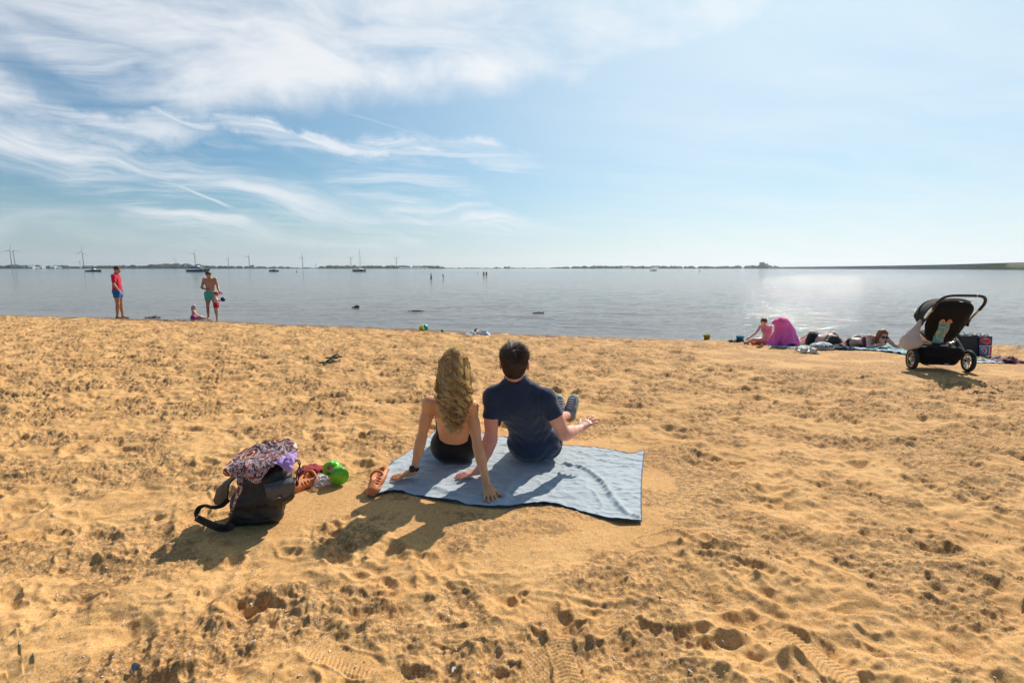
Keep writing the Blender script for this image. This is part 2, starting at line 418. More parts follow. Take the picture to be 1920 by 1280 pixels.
# ================================================================== implicit modelling
def V3(*a): return np.array(a, dtype=np.float64)
def unit(v):
    v = np.asarray(v, dtype=float); return v/max(1e-9, np.linalg.norm(v))
class Cap:
    """tapered capsule; flat=(axis, s) squeezes it along an axis"""
    def __init__(s, a, b, ra, rb=None, k=.03, flat=None, sub=False):
        s.a = np.asarray(a, float); s.b = np.asarray(b, float); s.ra = ra; s.rb = ra if rb is None else rb
        s.k = k; s.flat = (unit(flat[0]), flat[1]) if flat else None; s.sub = sub
    def box(s, m):
        q = max(s.ra, s.rb)*(max(1, s.flat[1]) if s.flat else 1)+m
        return np.minimum(s.a, s.b)-q, np.maximum(s.a, s.b)+q
    def d(s, X, Y, Z):
        ab = s.b-s.a; L = max(1e-9, float(ab@ab))
        px, py, pz = X-s.a[0], Y-s.a[1], Z-s.a[2]
        t = np.clip((px*ab[0]+py*ab[1]+pz*ab[2])/L, 0, 1)
        qx, qy, qz = px-t*ab[0], py-t*ab[1], pz-t*ab[2]
        r = s.ra+(s.rb-s.ra)*t
        if s.flat:
            n, f = s.flat; c = qx*n[0]+qy*n[1]+qz*n[2]; g = (1/f-1)*c
            qx = qx+g*n[0]; qy = qy+g*n[1]; qz = qz+g*n[2]
            return (np.sqrt(qx*qx+qy*qy+qz*qz)-r)*min(1., .5+.5*f)
        return np.sqrt(qx*qx+qy*qy+qz*qz)-r
class Ell:
    """ellipsoid with a frame of three axes"""
    def __init__(s, c, rad, axes=None, k=.02, sub=False):
        s.c = np.asarray(c, float); s.r = np.asarray(rad, float); s.A = np.eye(3) if axes is None else np.array([unit(q) for q in axes])
        s.k = k; s.sub = sub
    def box(s, m):
        q = s.r.max()+m; return s.c-q, s.c+q
    def d(s, X, Y, Z):
        p = (X-s.c[0], Y-s.c[1], Z-s.c[2]); l = [sum(s.A[i][j]*p[j] for j in range(3)) for i in range(3)]
        k0 = np.sqrt(sum((l[i]/s.r[i])**2 for i in range(3))); k1 = np.sqrt(sum((l[i]/s.r[i]**2)**2 for i in range(3)))
        return k0*(k0-1)/np.maximum(k1, 1e-6)
def sdf_mesh(prims, vox, infl=0., clip=None, wrinkle=None, pad=.03):
    lo = np.min([p.box(0)[0] for p in prims], 0)-pad-infl; hi = np.max([p.box(0)[1] for p in prims], 0)+pad+infl
    n = np.ceil((hi-lo)/vox).astype(int)+1
    ax = [(lo[i]+np.arange(n[i])*vox) for i in range(3)]
    Fd = np.full(n, .5, dtype=np.float32)
    for p in prims:
        m = max(p.k, .0)+3*vox+infl; b0, b1 = p.box(m)
        i0 = np.maximum(((b0-lo)/vox).astype(int), 0); i1 = np.minimum(((b1-lo)/vox).astype(int)+2, n)
        if np.any(i1-i0 < 1): continue
        sl = tuple(slice(i0[i], i1[i]) for i in range(3))
        X = ax[0][sl[0]].astype(np.float32)[:, None, None]; Y = ax[1][sl[1]].astype(np.float32)[None, :, None]; Z = ax[2][sl[2]].astype(np.float32)[None, None, :]
        d = p.d(X, Y, Z).astype(np.float32)-(infl if not p.sub else 0); f = Fd[sl]; k = max(p.k, 1e-4)
        if p.sub:
            h = np.clip(.5-.5*(f+d)/k, 0, 1); Fd[sl] = f*(1-h)-d*h+k*h*(1-h)
        else:
            h = np.clip(.5+.5*(f-d)/k, 0, 1); Fd[sl] = f*(1-h)+d*h-k*h*(1-h)
    if wrinkle or clip:
        near = np.argwhere(Fd < .04)
        ix = tuple(near.T); X = ax[0][ix[0]]; Y = ax[1][ix[1]]; Z = ax[2][ix[2]]
        f = Fd[ix].astype(float)
        if wrinkle: f = f+wrinkle(X, Y, Z)
        if clip: f = np.maximum(f, clip(X, Y, Z))
        Fd[ix] = f
    # surface nets
    ins = Fd < 0
    c = ins[:-1, :-1, :-1].astype(np.int8)
    offs = [(i, j, k) for i in (0, 1) for j in (0, 1) for k in (0, 1)]
    c = sum(ins[i:n[0]-1+i, j:n[1]-1+j, k:n[2]-1+k].astype(np.int8) for i, j, k in offs)
    act = (c > 0) & (c < 8)
    cells = np.argwhere(act)
    if len(cells) == 0: return np.zeros((0, 3)), np.zeros((0, 4), int)
    cid = np.full(act.shape, -1, dtype=np.int32); cid[act] = np.arange(len(cells))
    vals = np.stack([Fd[cells[:, 0]+i, cells[:, 1]+j, cells[:, 2]+k] for i, j, k in offs], 1)
    O = np.array(offs, float); acc = np.zeros((len(cells), 3)); cnt = np.zeros(len(cells))
    for a in range(8):
        for b_ in range(a+1, 8):
            if np.abs(O[a]-O[b_]).sum() != 1: continue
            va, vb = vals[:, a], vals[:, b_]; m = (va < 0) != (vb < 0)
            t = np.where(m, va/np.where(m, va-vb, 1), 0)[:, None]
            acc += np.where(m[:, None], O[a]+t*(O[b_]-O[a]), 0); cnt += m
    V = lo+(cells+acc/cnt[:, None])*vox
    Fs = []
    for axn in range(3):
        u, v = (axn+1) % 3, (axn+2) % 3
        s0 = [slice(None)]*3; s1 = [slice(None)]*3; s0[axn] = slice(0, -1); s1[axn] = slice(1, None)
        A, B = ins[tuple(s0)], ins[tuple(s1)]
        e = np.argwhere(A != B)
        e = e[(e[:, u] > 0) & (e[:, v] > 0) & (e[:, u] < n[u]-1) & (e[:, v] < n[v]-1)]
        fl = A[tuple(e.T)]
        q = []
        for du, dv in ((0, 0), (1, 0), (1, 1), (0, 1)):
            w_ = e.copy(); w_[:, u] -= du; w_[:, v] -= dv; q.append(cid[tuple(w_.T)])
        q = np.stack(q, 1); q[~fl] = q[~fl][:, ::-1]
        # winding: axis cyclic order gives outward normals when the low side is inside
        Fs.append(q[:, ::-1] if False else q)
    Fq = np.concatenate(Fs); Fq = Fq[(Fq >= 0).all(1)]
    return V, Fq
def relax(V, Fq, it=1, lam=.5):
    n = len(V); e = np.concatenate([Fq[:, [0, 1]], Fq[:, [1, 2]], Fq[:, [2, 3]], Fq[:, [3, 0]]])
    for _ in range(it):
        s = np.zeros((n, 3)); c = np.zeros(n)
        for k in range(3): s[:, k] = np.bincount(e[:, 0], V[e[:, 1], k], n)+np.bincount(e[:, 1], V[e[:, 0], k], n)
        c = np.bincount(e[:, 0], minlength=n)+np.bincount(e[:, 1], minlength=n)
        V = V+lam*(s/np.maximum(c, 1)[:, None]-V)
    return V
def sdf_obj(name, prims, vox, mat, parent, infl=0., clip=None, wrinkle=None, rl=1, origin=None, keep=None):
    V, Fq = sdf_mesh(prims, vox, infl, clip, wrinkle)
    if rl: V = relax(V, Fq, rl)
    o = np.zeros(3) if origin is None else np.array(origin)
    ob = mesh_obj(name, V-o, Fq.astype(np.int32), mat, parent)
    return ob

def hand(L, wr, fd, pn, right=True, sc=1., curl=(.15, .2), spread=.10, thumb=.75, nails=None):
    """wr wrist, fd finger direction, pn back-of-hand normal; thumb leaves the inner side"""
    fd = unit(fd); pn = unit(pn-np.dot(pn, fd)*fd); sd = unit(np.cross(fd, pn))*(1 if right else -1)   # towards the little finger? set below
    side = -sd                                                                                        # towards the thumb
    s = sc
    L.append(Cap(wr, wr+fd*.03*s, .024*s, .026*s, .012, flat=(pn, .72)))
    for o, l, r in ((-.026, .078, .0135), (-.009, .084, .0145), (.010, .086, .0145), (.027, .082, .0140)):
        L.append(Cap(wr+fd*.018*s+side*o*s*.6, wr+fd*l*s+side*o*s, .017*s, r*s, .012, flat=(pn, .85)))
    tips = []
    for o, base, ln, ang in ((-.032, .080, .060, -1.4), (-.012, .088, .074, -.45), (.010, .089, .078, .35), (.030, .084, .070, 1.2)):
        d = unit(fd+side*spread*ang); p = wr+fd*base*s+side*o*s; n2 = pn
        segs = (.42, .32, .26); a = 0.; r = .0088*s
        for i, sg in enumerate(segs):
            q = p+d*ln*sg*s
            L.append(Cap(p, q, r, r*.93, .004)); r *= .93
            cu = curl[0] if i == 0 else curl[1]
            d, n2 = unit(d*math.cos(cu)-n2*math.sin(cu)), unit(n2*math.cos(cu)+d*math.sin(cu)); p = q
        if nails is not None: nails.append(q+n2*.006*s)
        tips.append(q)
    # thumb
    p = wr+fd*.022*s+side*.018*s; d = unit(fd*(1-thumb*.45)+side*thumb-pn*.25)
    L.append(Cap(p, p+d*.040*s, .016*s, .0125*s, .012)); p = p+d*.040*s; d = unit(d+fd*.45)
    L.append(Cap(p, p+d*.030*s, .0115*s, .0105*s, .005)); p = p+d*.030*s; L.append(Cap(p, p+d*.022*s, .0102*s, .0088*s, .004))
    if nails is not None: nails.append(p+d*.02*s+pn*.006*s)
    return tips

def human(J, fem=False, sc=1., belly=0., face=True, hands=True, nails=None):
    """list of shapes for a body from joint positions (world)"""
    L = []; J = {k: np.asarray(v, float) for k, v in J.items()}
    up = unit(J['neck']-J['pelvis']); ac = unit(J['shR']-J['shL']); fw = unit(np.cross(up, ac)); s = sc
    spine = J.get('waist', J['pelvis']*.62+J['neck']*.38); chest = J.get('chest', J['pelvis']*.30+J['neck']*.70)
    sw = np.linalg.norm(J['shR']-J['shL'])
    L.append(Cap(J['hipL'], J['hipR'], (.100 if fem else .098)*s, None, .05*s, flat=(fw, .95)))
    L.append(Cap(J['pelvis'], spine, (.118 if fem else .122)*s, (.098 if fem else .115)*s, .07*s, flat=(fw, .78)))
    for sg in (-1, 1):
        o = ac*sg*sw*.16
        L.append(Cap(spine+o*.75, chest+o, (.082 if fem else .094)*s, (.088 if fem else .104)*s, .05*s, flat=(fw, .84)))
    if belly: L.append(Ell(spine+fw*.05*s, (.12*s, .12*s+belly, .13*s), (ac, fw, up), .05*s))
    L.append(Cap(J['shL']+up*.004, J['shR']+up*.004, .047*s, None, .05*s))
    L.append(Cap(chest+up*.06*s, J['neck'], .078*s, .050*s, .05*s, flat=(fw, .85)))
    for sg, q in ((-1, 'L'), (1, 'R')):
        sh, el, wr = J['sh'+q], J['el'+q], J['wr'+q]; mu = 1. if not fem else .84
        L.append(Ell(sh-up*.012*s, (.052*s*mu, .054*s*mu, .060*s*mu), None, .03*s))
        L.append(Cap(sh, el, .047*s*mu, .037*s*mu, .035*s)); L.append(Cap(sh*.6+el*.4, sh*.4+el*.6, .046*s*mu, .043*s*mu, .02*s))
        L.append(Cap(el, wr, .037*s*mu, .0245*s*(.95 if fem else 1), .02*s)); L.append(Cap(el*.85+wr*.15, el*.6+wr*.4, .040*s*mu, .037*s*mu, .02*s))
        if hands:
            fd, pn = J.get('hd'+q, wr-el), J.get('pn'+q, np.cross(wr-el, ac)*sg)
            hand(L, wr, fd, np.asarray(pn, float), q == 'R', s*(.92 if fem else 1.), J.get('cu'+q, (.15, .2)) if False else CUR.get(q, (.15, .2)), CURS.get(q, .10), nails=nails)
        hp, kn, an, to = J['hip'+q], J['kn'+q], J['an'+q], J['to'+q]
        th = 1.06 if fem else 1.0
        L.append(Cap(hp, kn, .088*s*th, .055*s, .05*s)); L.append(Cap(hp*.6+kn*.4, hp*.45+kn*.55, .080*s*th, .074*s*th, .03*s))
        L.append(Cap(kn, an, .050*s, .033*s, .03*s))
        back = unit(np.cross(ac, an-kn)); ft = to-an; back = back*(-1 if np.dot(back, ft) > 0 else 1)
        c0 = kn*.78+an*.22+back*.014*s; c1 = kn*.45+an*.55+back*.006*s
        L.append(Cap(c0, c1, .050*s, .038*s, .03*s))
        fdn = unit(ft); hl = an-fdn*.035*s+unit(an-kn)*.035*s
        L.append(Cap(hl, an, .030*s, .032*s, .02*s)); L.append(Cap(hl+fdn*.02*s, to, .028*s, .020*s, .02*s, flat=None))
        L.append(Cap(an, an+ft*.62+unit(an-kn)*.01*s, .032*s, .024*s, .02*s, flat=None))
    hd = J['head']; hu = unit(J.get('hup', hd-J['neck'])); hf = unit(J.get('hfw', fw)-0*hu); hf = unit(hf-np.dot(hf, hu)*hu); hr = np.cross(hf, hu)
    L.append(Cap(J['neck'], hd-hu*.05*s-hf*.01*s, .050*s*(.9 if fem else 1.08), .048*s*(.9 if fem else 1.05), .02*s))
    L.append(Ell(hd+hu*.022*s-hf*.012*s, (.076*s, .094*s, .092*s), (hr, hf, hu), .02*s))
    L.append(Ell(hd-hu*.035*s+hf*.028*s, (.060*s, .066*s, .078*s), (hr, hf, hu), .03*s))
    L.append(Ell(hd-hu*.092*s+hf*.060*s, (.026*s, .024*s, .020*s), (hr, hf, hu), .02*s))
    if face:
        for sg in (-1, 1):
            L.append(Ell(hd+hr*sg*.030*s+hf*.092*s, (.017*s, .010*s, .010*s), (hr, hf, hu), .01*s, sub=True))
            L.append(Ell(hd+hr*sg*.030*s+hf*.076*s, (.0125*s, .0125*s, .0115*s), (hr, hf, hu), .003*s))
            L.append(Ell(hd+hr*sg*.030*s+hf*.086*s+hu*.018*s, (.024*s, .008*s, .006*s), (hr, hf, hu), .01*s))
            L.append(Ell(hd+hr*sg*.076*s-hf*.010*s-hu*.010*s, (.009*s, .018*s, .030*s), (hr, unit(hf-hr*sg*-.35), hu), .006*s))
            L.append(Ell(hd+hr*sg*.012*s+hf*.102*s-hu*.042*s, (.008*s, .009*s, .007*s), (hr, hf, hu), .006*s))
        L.append(Cap(hd+hf*.088*s+hu*.004*s, hd+hf*.112*s-hu*.036*s, .007*s, .0105*s, .008*s))
        for dz, r in ((-.062, .0065), (-.073, .0072)):
            L.append(Cap(hd+hf*.088*s+hu*dz*s-hr*.016*s, hd+hf*.094*s+hu*dz*s, r*s, r*s, .004*s)); L.append(Cap(hd+hf*.094*s+hu*dz*s, hd+hf*.088*s+hu*dz*s+hr*.016*s, r*s, r*s, .004*s))
    return L, dict(up=up, ac=ac, fw=fw, hu=hu, hf=hf, hr=hr, spine=spine, chest=chest)
CUR, CURS = {}, {}

def tubes(P, rad, sides=3, close=True):
    """P (n,m,3) polylines; rad (m,) or (n,m). returns V, F of all tubes"""
    n, m, _ = P.shape; T = np.gradient(P, axis=1); T /= np.linalg.norm(T, axis=2, keepdims=True)+1e-9
    ref = np.tile(np.array([.31, .72, .62]), (n, 1))[:, None, :]
    A = np.cross(T, ref); A /= np.linalg.norm(A, axis=2, keepdims=True)+1e-9; B = np.cross(T, A)
    rad = np.broadcast_to(rad, (n, m))[:, :, None, None]
    an = np.linspace(0, 2*np.pi, sides, endpoint=False); cs = np.cos(an)[None, None, :, None]; sn = np.sin(an)[None, None, :, None]
    V = P[:, :, None, :]+rad*(A[:, :, None, :]*cs+B[:, :, None, :]*sn)
    idx = np.arange(n*m*sides).reshape(n, m, sides); nx_ = np.roll(idx, -1, axis=2)
    F = np.stack([idx[:, :-1], nx_[:, :-1], nx_[:, 1:], idx[:, 1:]], -1).reshape(-1, 4)
    return V.reshape(-1, 3), F
def tube_obj(name, pts, rad, mat, parent=None, sides=8, origin=(0, 0, 0), smooth_n=0, closed=False):
    """one swept tube through points, optionally resampled as a smooth curve"""
    P = np.array(pts, float)
    if smooth_n: P = catmull(P, smooth_n, closed)
    r = np.asarray(rad, float)
    if r.ndim == 1: r = np.interp(np.linspace(0, 1, len(P)), np.linspace(0, 1, len(r)), r)
    T = np.gradient(P, axis=0); T /= np.linalg.norm(T, axis=1, keepdims=True)+1e-9
    A = np.zeros_like(P); a = np.cross(T[0], [0, 0, 1.]); a = a if np.linalg.norm(a) > .05 else np.cross(T[0], [0, 1., 0])
    for i in range(len(P)):
        a = a-T[i]*np.dot(a, T[i]); a = unit(a); A[i] = a
    B = np.cross(T, A); an = np.linspace(0, 2*np.pi, sides, endpoint=False)
    rr = np.broadcast_to(r, (len(P),))[:, None, None]
    V = (P[:, None]+rr*(A[:, None]*np.cos(an)[None, :, None]+B[:, None]*np.sin(an)[None, :, None])).reshape(-1, 3)
    m = len(P); F = []
    for i in range(m-1):
        for j in range(sides): F.append((i*sides+j, i*sides+(j+1) % sides, (i+1)*sides+(j+1) % sides, (i+1)*sides+j))
    F.append(tuple(range(sides))[::-1]); F.append(tuple(range((m-1)*sides, m*sides)))
    return mesh_obj(name, V-np.array(origin), F, mat, parent)
def catmull(P, n, closed=False):
    P = np.array(P, float); P = np.concatenate([P[-1:], P, P[:2]]) if closed else np.concatenate([2*P[:1]-P[1:2], P, 2*P[-1:]-P[-2:-1]])
    out = []; m = len(P)-3
    for i in range(m):
        t = np.linspace(0, 1, n, endpoint=False)[:, None]; p0, p1, p2, p3 = P[i:i+4]
        out.append(.5*((2*p1)+(-p0+p2)*t+(2*p0-5*p1+4*p2-p3)*t**2+(-p0+3*p1-3*p2+p3)*t**3))
    out = np.concatenate(out)
    return out if closed else np.concatenate([out, P[-2:-1]])
def grid_obj(name, fn, nu, nv, mat, parent=None, origin=(0, 0, 0), thick=0., wrapu=False):
    """surface from fn(u, v) -> (n,3); thick gives it a real thickness"""
    u, v = np.meshgrid(np.linspace(0, 1, nu), np.linspace(0, 1, nv), indexing='ij')
    V = fn(u.ravel(), v.ravel())-np.array(origin); idx = np.arange(nu*nv).reshape(nu, nv)
    F = np.stack([idx[:-1, :-1].ravel(), idx[1:, :-1].ravel(), idx[1:, 1:].ravel(), idx[:-1, 1:].ravel()], 1)
    if thick:
        G = V.reshape(nu, nv, 3); a = np.gradient(G, axis=0); b_ = np.gradient(G, axis=1); N = np.cross(a, b_); N /= np.linalg.norm(N, axis=2, keepdims=True)+1e-9
        V = np.concatenate([V, (G-N*thick).reshape(-1, 3)]); n = nu*nv
        rim = np.concatenate([idx[0, :], idx[1:, -1], idx[-1, -2::-1], idx[-2:0:-1, 0]]); r2 = np.roll(rim, -1)
        F = np.concatenate([F, F[:, ::-1]+n, np.stack([r2, rim, rim+n, r2+n], 1)])
    return mesh_obj(name, V, F.astype(np.int32), mat, parent)
def lathe_obj(name, prof, mat, parent=None, n=32, loc=(0, 0, 0), rot=None, caps=True):
    """prof [(r, z)...] turned round Z, then placed"""
    an = np.linspace(0, 2*np.pi, n, endpoint=False); V = []; F = []
    for r, z in prof: V += [(r*math.cos(a), r*math.sin(a), z) for a in an]
    m = len(prof)
    for i in range(m-1):
        for j in range(n): F.append((i*n+j, i*n+(j+1) % n, (i+1)*n+(j+1) % n, (i+1)*n+j))
    if caps:
        F.append(tuple(range(n))[::-1]); F.append(tuple(range((m-1)*n, m*n)))
    o = mesh_obj(name, V, F, mat, parent)
    o.location = loc
    if rot is not None: o.rotation_euler = rot
    return o
def box_obj(name, c, size, mat, parent=None, rot=None, bev=.0, taper=(1, 1)):
    import bmesh
    bm = bmesh.new(); bmesh.ops.create_cube(bm, size=1)
    for v in bm.verts:
        k = taper if v.co.z > 0 else (1, 1)
        v.co = Vector((v.co.x*size[0]*k[0], v.co.y*size[1]*k[1], v.co.z*size[2]))
    if bev: bmesh.ops.bevel(bm, geom=bm.edges[:], offset=bev, segments=3, affect='EDGES', profile=.6)
    me = bpy.data.meshes.new(name); bm.to_mesh(me); bm.free(); me.materials.append(mat)
    for p in me.polygons: p.use_smooth = bool(bev)
    o = bpy.data.objects.new(name, me); COL.objects.link(o); o.location = c
    if rot is not None: o.rotation_euler = rot
    if parent is not None: o.parent = parent
    return o

# ------------------------------------------------------------------ skin, cloth and hair materials
def skin(name, base, dark, burn=None):
    m = bpy.data.materials.new(name); m.use_nodes = True; t = NT(m.node_tree); b = t.n['Principled BSDF']
    co = t.node('ShaderNodeTexCoord').outputs['Object']
    n1 = t.noise(co, 9, 4, .6); n2 = t.noise(co, 90, 3, .6)
    c = t.mix(t.remap(n1, .3, .7), base, dark)
    if burn: c = t.mix(t.math('MULTIPLY', t.remap(t.noise(co, 5, 2), .45, .62), .6), c, burn)
    c = t.mix(t.math('MULTIPLY', n2, .25), c, dark)
    nail = t.node('ShaderNodeAttribute', attribute_name='nail').outputs['Fac']
    c = t.mix(nail, c, (.62, .10, .14))
    t.put(b.inputs['Base Color'], c); b.inputs['Roughness'].default_value = .48; b.inputs['Specular IOR Level'].default_value = .4
    b.inputs['Subsurface Weight'].default_value = .12; b.inputs['Subsurface Radius'].default_value = (1, .35, .2); b.inputs['Subsurface Scale'].default_value = .012
    t.put(b.inputs['Normal'], t.bump(n2, .5, .002))
    return m
def cloth(name, base, k=.18, sc=240, rough=.85, wr=.006, sheen=.15, trl=0.):
    m = bpy.data.materials.new(name); m.use_nodes = True; t = NT(m.node_tree); b = t.n['Principled BSDF']
    co = t.node('ShaderNodeTexCoord').outputs['Object']
    n1 = t.noise(co, 7, 4, .6); n2 = t.noise(co, sc, 2, .5); n3 = t.noise(co, 14, 4, .6, .6)
    c = t.mix(n1, tuple(q*(1-k) for q in base), tuple(min(1, q*(1+k)) for q in base)); t.put(b.inputs['Base Color'], c)
    b.inputs['Roughness'].default_value = rough; b.inputs['Sheen Weight'].default_value = sheen; b.inputs['Specular IOR Level'].default_value = .2
    t.put(b.inputs['Normal'], t.bump(t.math('ADD', t.math('MULTIPLY', n2, .06), n3), .8, wr))
    if trl:
        ou = t.n['Material Output']; tr = t.node('ShaderNodeBsdfTranslucent'); t.put(tr.inputs[0], c); ms = t.node('ShaderNodeMixShader'); ms.inputs[0].default_value = trl
        t.l.new(b.outputs[0], ms.inputs[1]); t.l.new(tr.outputs[0], ms.inputs[2]); t.l.new(ms.outputs[0], ou.inputs[0])
    return m
def hairmat(name, root, tip, gloss=.38, trl=.35):
    m = bpy.data.materials.new(name); m.use_nodes = True; t = NT(m.node_tree); b = t.n['Principled BSDF']
    at_ = t.node('ShaderNodeAttribute', attribute_name='tone').outputs['Fac']
    c = t.mix(at_, root, tip); t.put(b.inputs['Base Color'], c); b.inputs['Roughness'].default_value = gloss; b.inputs['Specular IOR Level'].default_value = .6
    tr = t.node('ShaderNodeBsdfTranslucent'); t.put(tr.inputs[0], c); ms = t.node('ShaderNodeMixShader'); ms.inputs[0].default_value = trl
    t.l.new(b.outputs[0], ms.inputs[1]); t.l.new(tr.outputs[0], ms.inputs[2]); t.l.new(ms.outputs[0], t.n['Material Output'].inputs[0])
    return m
def strands(name, P, rad, mat, parent, origin, tone, sides=3):
    V, F = tubes(P, rad, sides); o = mesh_obj(name, V-np.array(origin), F.astype(np.int32), mat, parent)
    tn = np.broadcast_to(tone, P.shape[:2]); a = o.data.attributes.new('tone', 'FLOAT', 'POINT'); a.data.foreach_set('value', np.repeat(tn.reshape(-1), sides).astype(np.float32))
    o['kind'] = 'stuff' if False else o.get('kind', '') or 'thing'
    del o['kind']; return o
def set_nails(o, pts, origin, r=.0075):
    n = len(o.data.vertices); co = np.empty(n*3, np.float32); o.data.vertices.foreach_get('co', co); co = co.reshape(-1, 3)+np.array(origin)
    m = np.zeros(n, np.float32)
    for p in pts: m = np.maximum(m, (np.linalg.norm(co-p, axis=1) < r).astype(np.float32))
    a = o.data.attributes.new('nail', 'FLOAT', 'POINT'); a.data.foreach_set('value', m)
skin_w = skin('skin_tanned', (.86, .43, .21), (.74, .34, .15)); skin_m = skin('skin_pinkish', (.82, .43, .31), (.70, .33, .23), (.80, .32, .24))
skin_f = skin('skin_fair', (.84, .52, .39), (.72, .38, .28)); skin_d = skin('skin_bronzed', (.52, .27, .16), (.42, .20, .12))
GZ = gz(.1, 3.3)+.012
def W(px, py, y): return np.array(at_y(px, py, y))

# ================================================================== the seated couple
def seat_woman():
    org = np.array([-.40, 3.5, GZ]); g = GZ
    root = thing('person', 'woman with long curly blonde hair and strapless black swimsuit leaning back on both hands', 'woman', org)
    J = dict(pelvis=(-.405, 3.50, g+.13), waist=(-.405, 3.455, g+.25), chest=(-.400, 3.34, g+.42), neck=(-.385, 3.265, g+.575), head=(-.368, 3.235, g+.71),
             shL=W(806, 757, 3.25), shR=W(882, 763, 3.24), hipL=(-.462, 3.50, g+.108), hipR=(-.350, 3.50, g+.108),
             elL=W(790, 822, 3.20), wrL=W(775, 884, 3.165), elR=W(896, 836, 3.08), wrR=W(914, 911, 2.93),
             knL=(-.47, 3.93, g+.20), knR=(-.33, 3.94, g+.19), anL=(-.44, 4.28, g+.07), anR=(-.34, 4.30, g+.07), toL=(-.46, 4.35, g+.19), toR=(-.33, 4.37, g+.19))
    J['hup'] = (.04, -.05, 1); J['hfw'] = (.06, 1, .02)
    J['hdL'] = (-1., -.28, -.22); J['pnL'] = (-.2, -.05, 1); J['hdR'] = (.22, -1., -.28); J['pnR'] = (0, -.25, 1)
    J['wrL'][2] = max(J['wrL'][2], g+.045); J['wrR'][2] = g+.050
    CUR.update(L=(.06, .05), R=(.06, .05)); CURS.update(L=.14, R=.17)
    nails = []
    L, fr = human(J, fem=True, sc=.97, nails=nails)
    up, fw, ac = fr['up'], fr['fw'], fr['ac']
    for s in (-1, 1):       # buttocks, shoulder blades, the hollow of the spine
        L.append(Ell(J['pelvis']+ac*s*.060-fw*.035-up*.03, (.080, .084, .082), (ac, fw, up), .04))
        L.append(Ell(np.array(J['chest'])+ac*s*.082-fw*.078+up*.025, (.036, .018, .058), (unit(ac-up*s*.25), fw, unit(up+ac*s*.25)), .025))
    L.append(Cap(np.array(J['chest'])-fw*.118+up*.10, np.array(J['waist'])-fw*.112-up*.02, .016, .018, .035, sub=True))
    body = sdf_obj('body', L, .0055, skin_w, root, origin=org, rl=1); set_nails(body, nails, org)
    # swimsuit: hugs hips and waist, dips at the back
    tor = [p for p in L if isinstance(p, (Cap, Ell))][:6]+[q for q in L if isinstance(q, Ell) and q.k == .04]
    wz = np.array(J['waist'])
    thL = [Cap(J['hipL'], np.array(J['hipL'])*.8+np.array(J['knL'])*.2, .093, .088, .05), Cap(J['hipR'], np.array(J['hipR'])*.8+np.array(J['knR'])*.2, .093, .088, .05)]
    def clip(X, Y, Z):
        h = (X-wz[0])*up[0]+(Y-wz[1])*up[1]+(Z-wz[2])*up[2]; f = (X-wz[0])*fw[0]+(Y-wz[1])*fw[1]+(Z-wz[2])*fw[2]
        x = (X-wz[0])
        top = np.where(f > -.02, .12, -.062+.05*np.abs(x)+1.0*x*x+np.clip((f+.07)*1.0, 0, .2))
        return np.maximum(h-top, Y-(3.60+.0*X))
    sdf_obj('swimsuit', tor+thL, .006, cloth('black_swim_fabric', (.010, .010, .012), .1, 300, .55, .002), root, infl=.006, clip=clip, origin=org)
    # wrist watch
    wl = np.array(J['wrL']); ar = unit(J['wrL']-J['elL']); c = wl-ar*.022
    t1 = unit(np.cross(ar, [0, 1, 0])); t2 = np.cross(ar, t1); an = np.linspace(0, 2*np.pi, 28)
    ring = [c+.0275*(t1*math.cos(a)+t2*math.sin(a)) for a in an]
    wb = thing('wristwatch', None, None); wb.parent = root
    def band(u, v):
        a = u*2*np.pi; r = .0285; return c+r*(t1[None]*np.cos(a)[:, None]+t2[None]*np.sin(a)[:, None])+ar*((v-.5)*.020)[:, None]
    blk = material('black_rubber', (.012, .012, .013), .5)
    grid_obj('watch_strap', band, 30, 4, blk, wb, origin=org, thick=-.003)
    wf = lathe_obj('watch_face', [(.001, .0), (.019, .0), (.020, .003), (.020, .008), (.017, .011), (.001, .011)], material('watch_black', (.02, .02, .024), .2), wb, 24)
    outd = unit(-t1*0+V3(-.15, -.75, .6)-ar*np.dot(V3(-.15, -.75, .6), ar)); wf.location = Vector(c+outd*.0265-org); wf.rotation_euler = Vector(outd).to_track_quat('Z', 'Y').to_euler()
    # thin ring
    # ---------------- hair
    hd = np.array(J['head'])+V3(0, -.012, .03); rng = np.random.default_rng(3)
    cap_ = [Ell(hd+V3(0, -.012, .012), (.083, .104, .096), None, .02), Ell(hd+V3(.0, -.055, -.045), (.070, .055, .10), None, .04), Cap(hd+V3(.0, -.060, -.08), W(852, 745, 3.19), .045, .018, .05, flat=((0, 1, 0), .4))]
    def wr_(X, Y, Z): return .006*pnoise(X*55, Z*14, 3)+.004*pnoise(X*120, Z*25+Y*20, 5)
    hm = hairmat('blonde_hair', (.66, .41, .16), (1., .87, .55), .34, .6)
    def faceclip(X, Y, Z): return np.where((Y > hd[1]+.052) & (Z < hd[2]+.055), .01, -1)
    hb = sdf_obj('hair', cap_, .006, hm, root, origin=org, wrinkle=wr_, clip=faceclip, rl=1)
    nv = len(hb.data.vertices); co = np.empty(nv*3, np.float32); hb.data.vertices.foreach_get('co', co); co = co.reshape(-1, 3)
    a = hb.data.attributes.new('tone', 'FLOAT', 'POINT'); a.data.foreach_set('value', np.clip(.05+.3*pnoise(co[:, 0]*70, co[:, 2]*12, 9), 0, 1).astype(np.float32))
    ncl, per, m = 105, 12, 42
    tie = hd+V3(.012, -.085, .040)
    out_ = []; tone = []; 
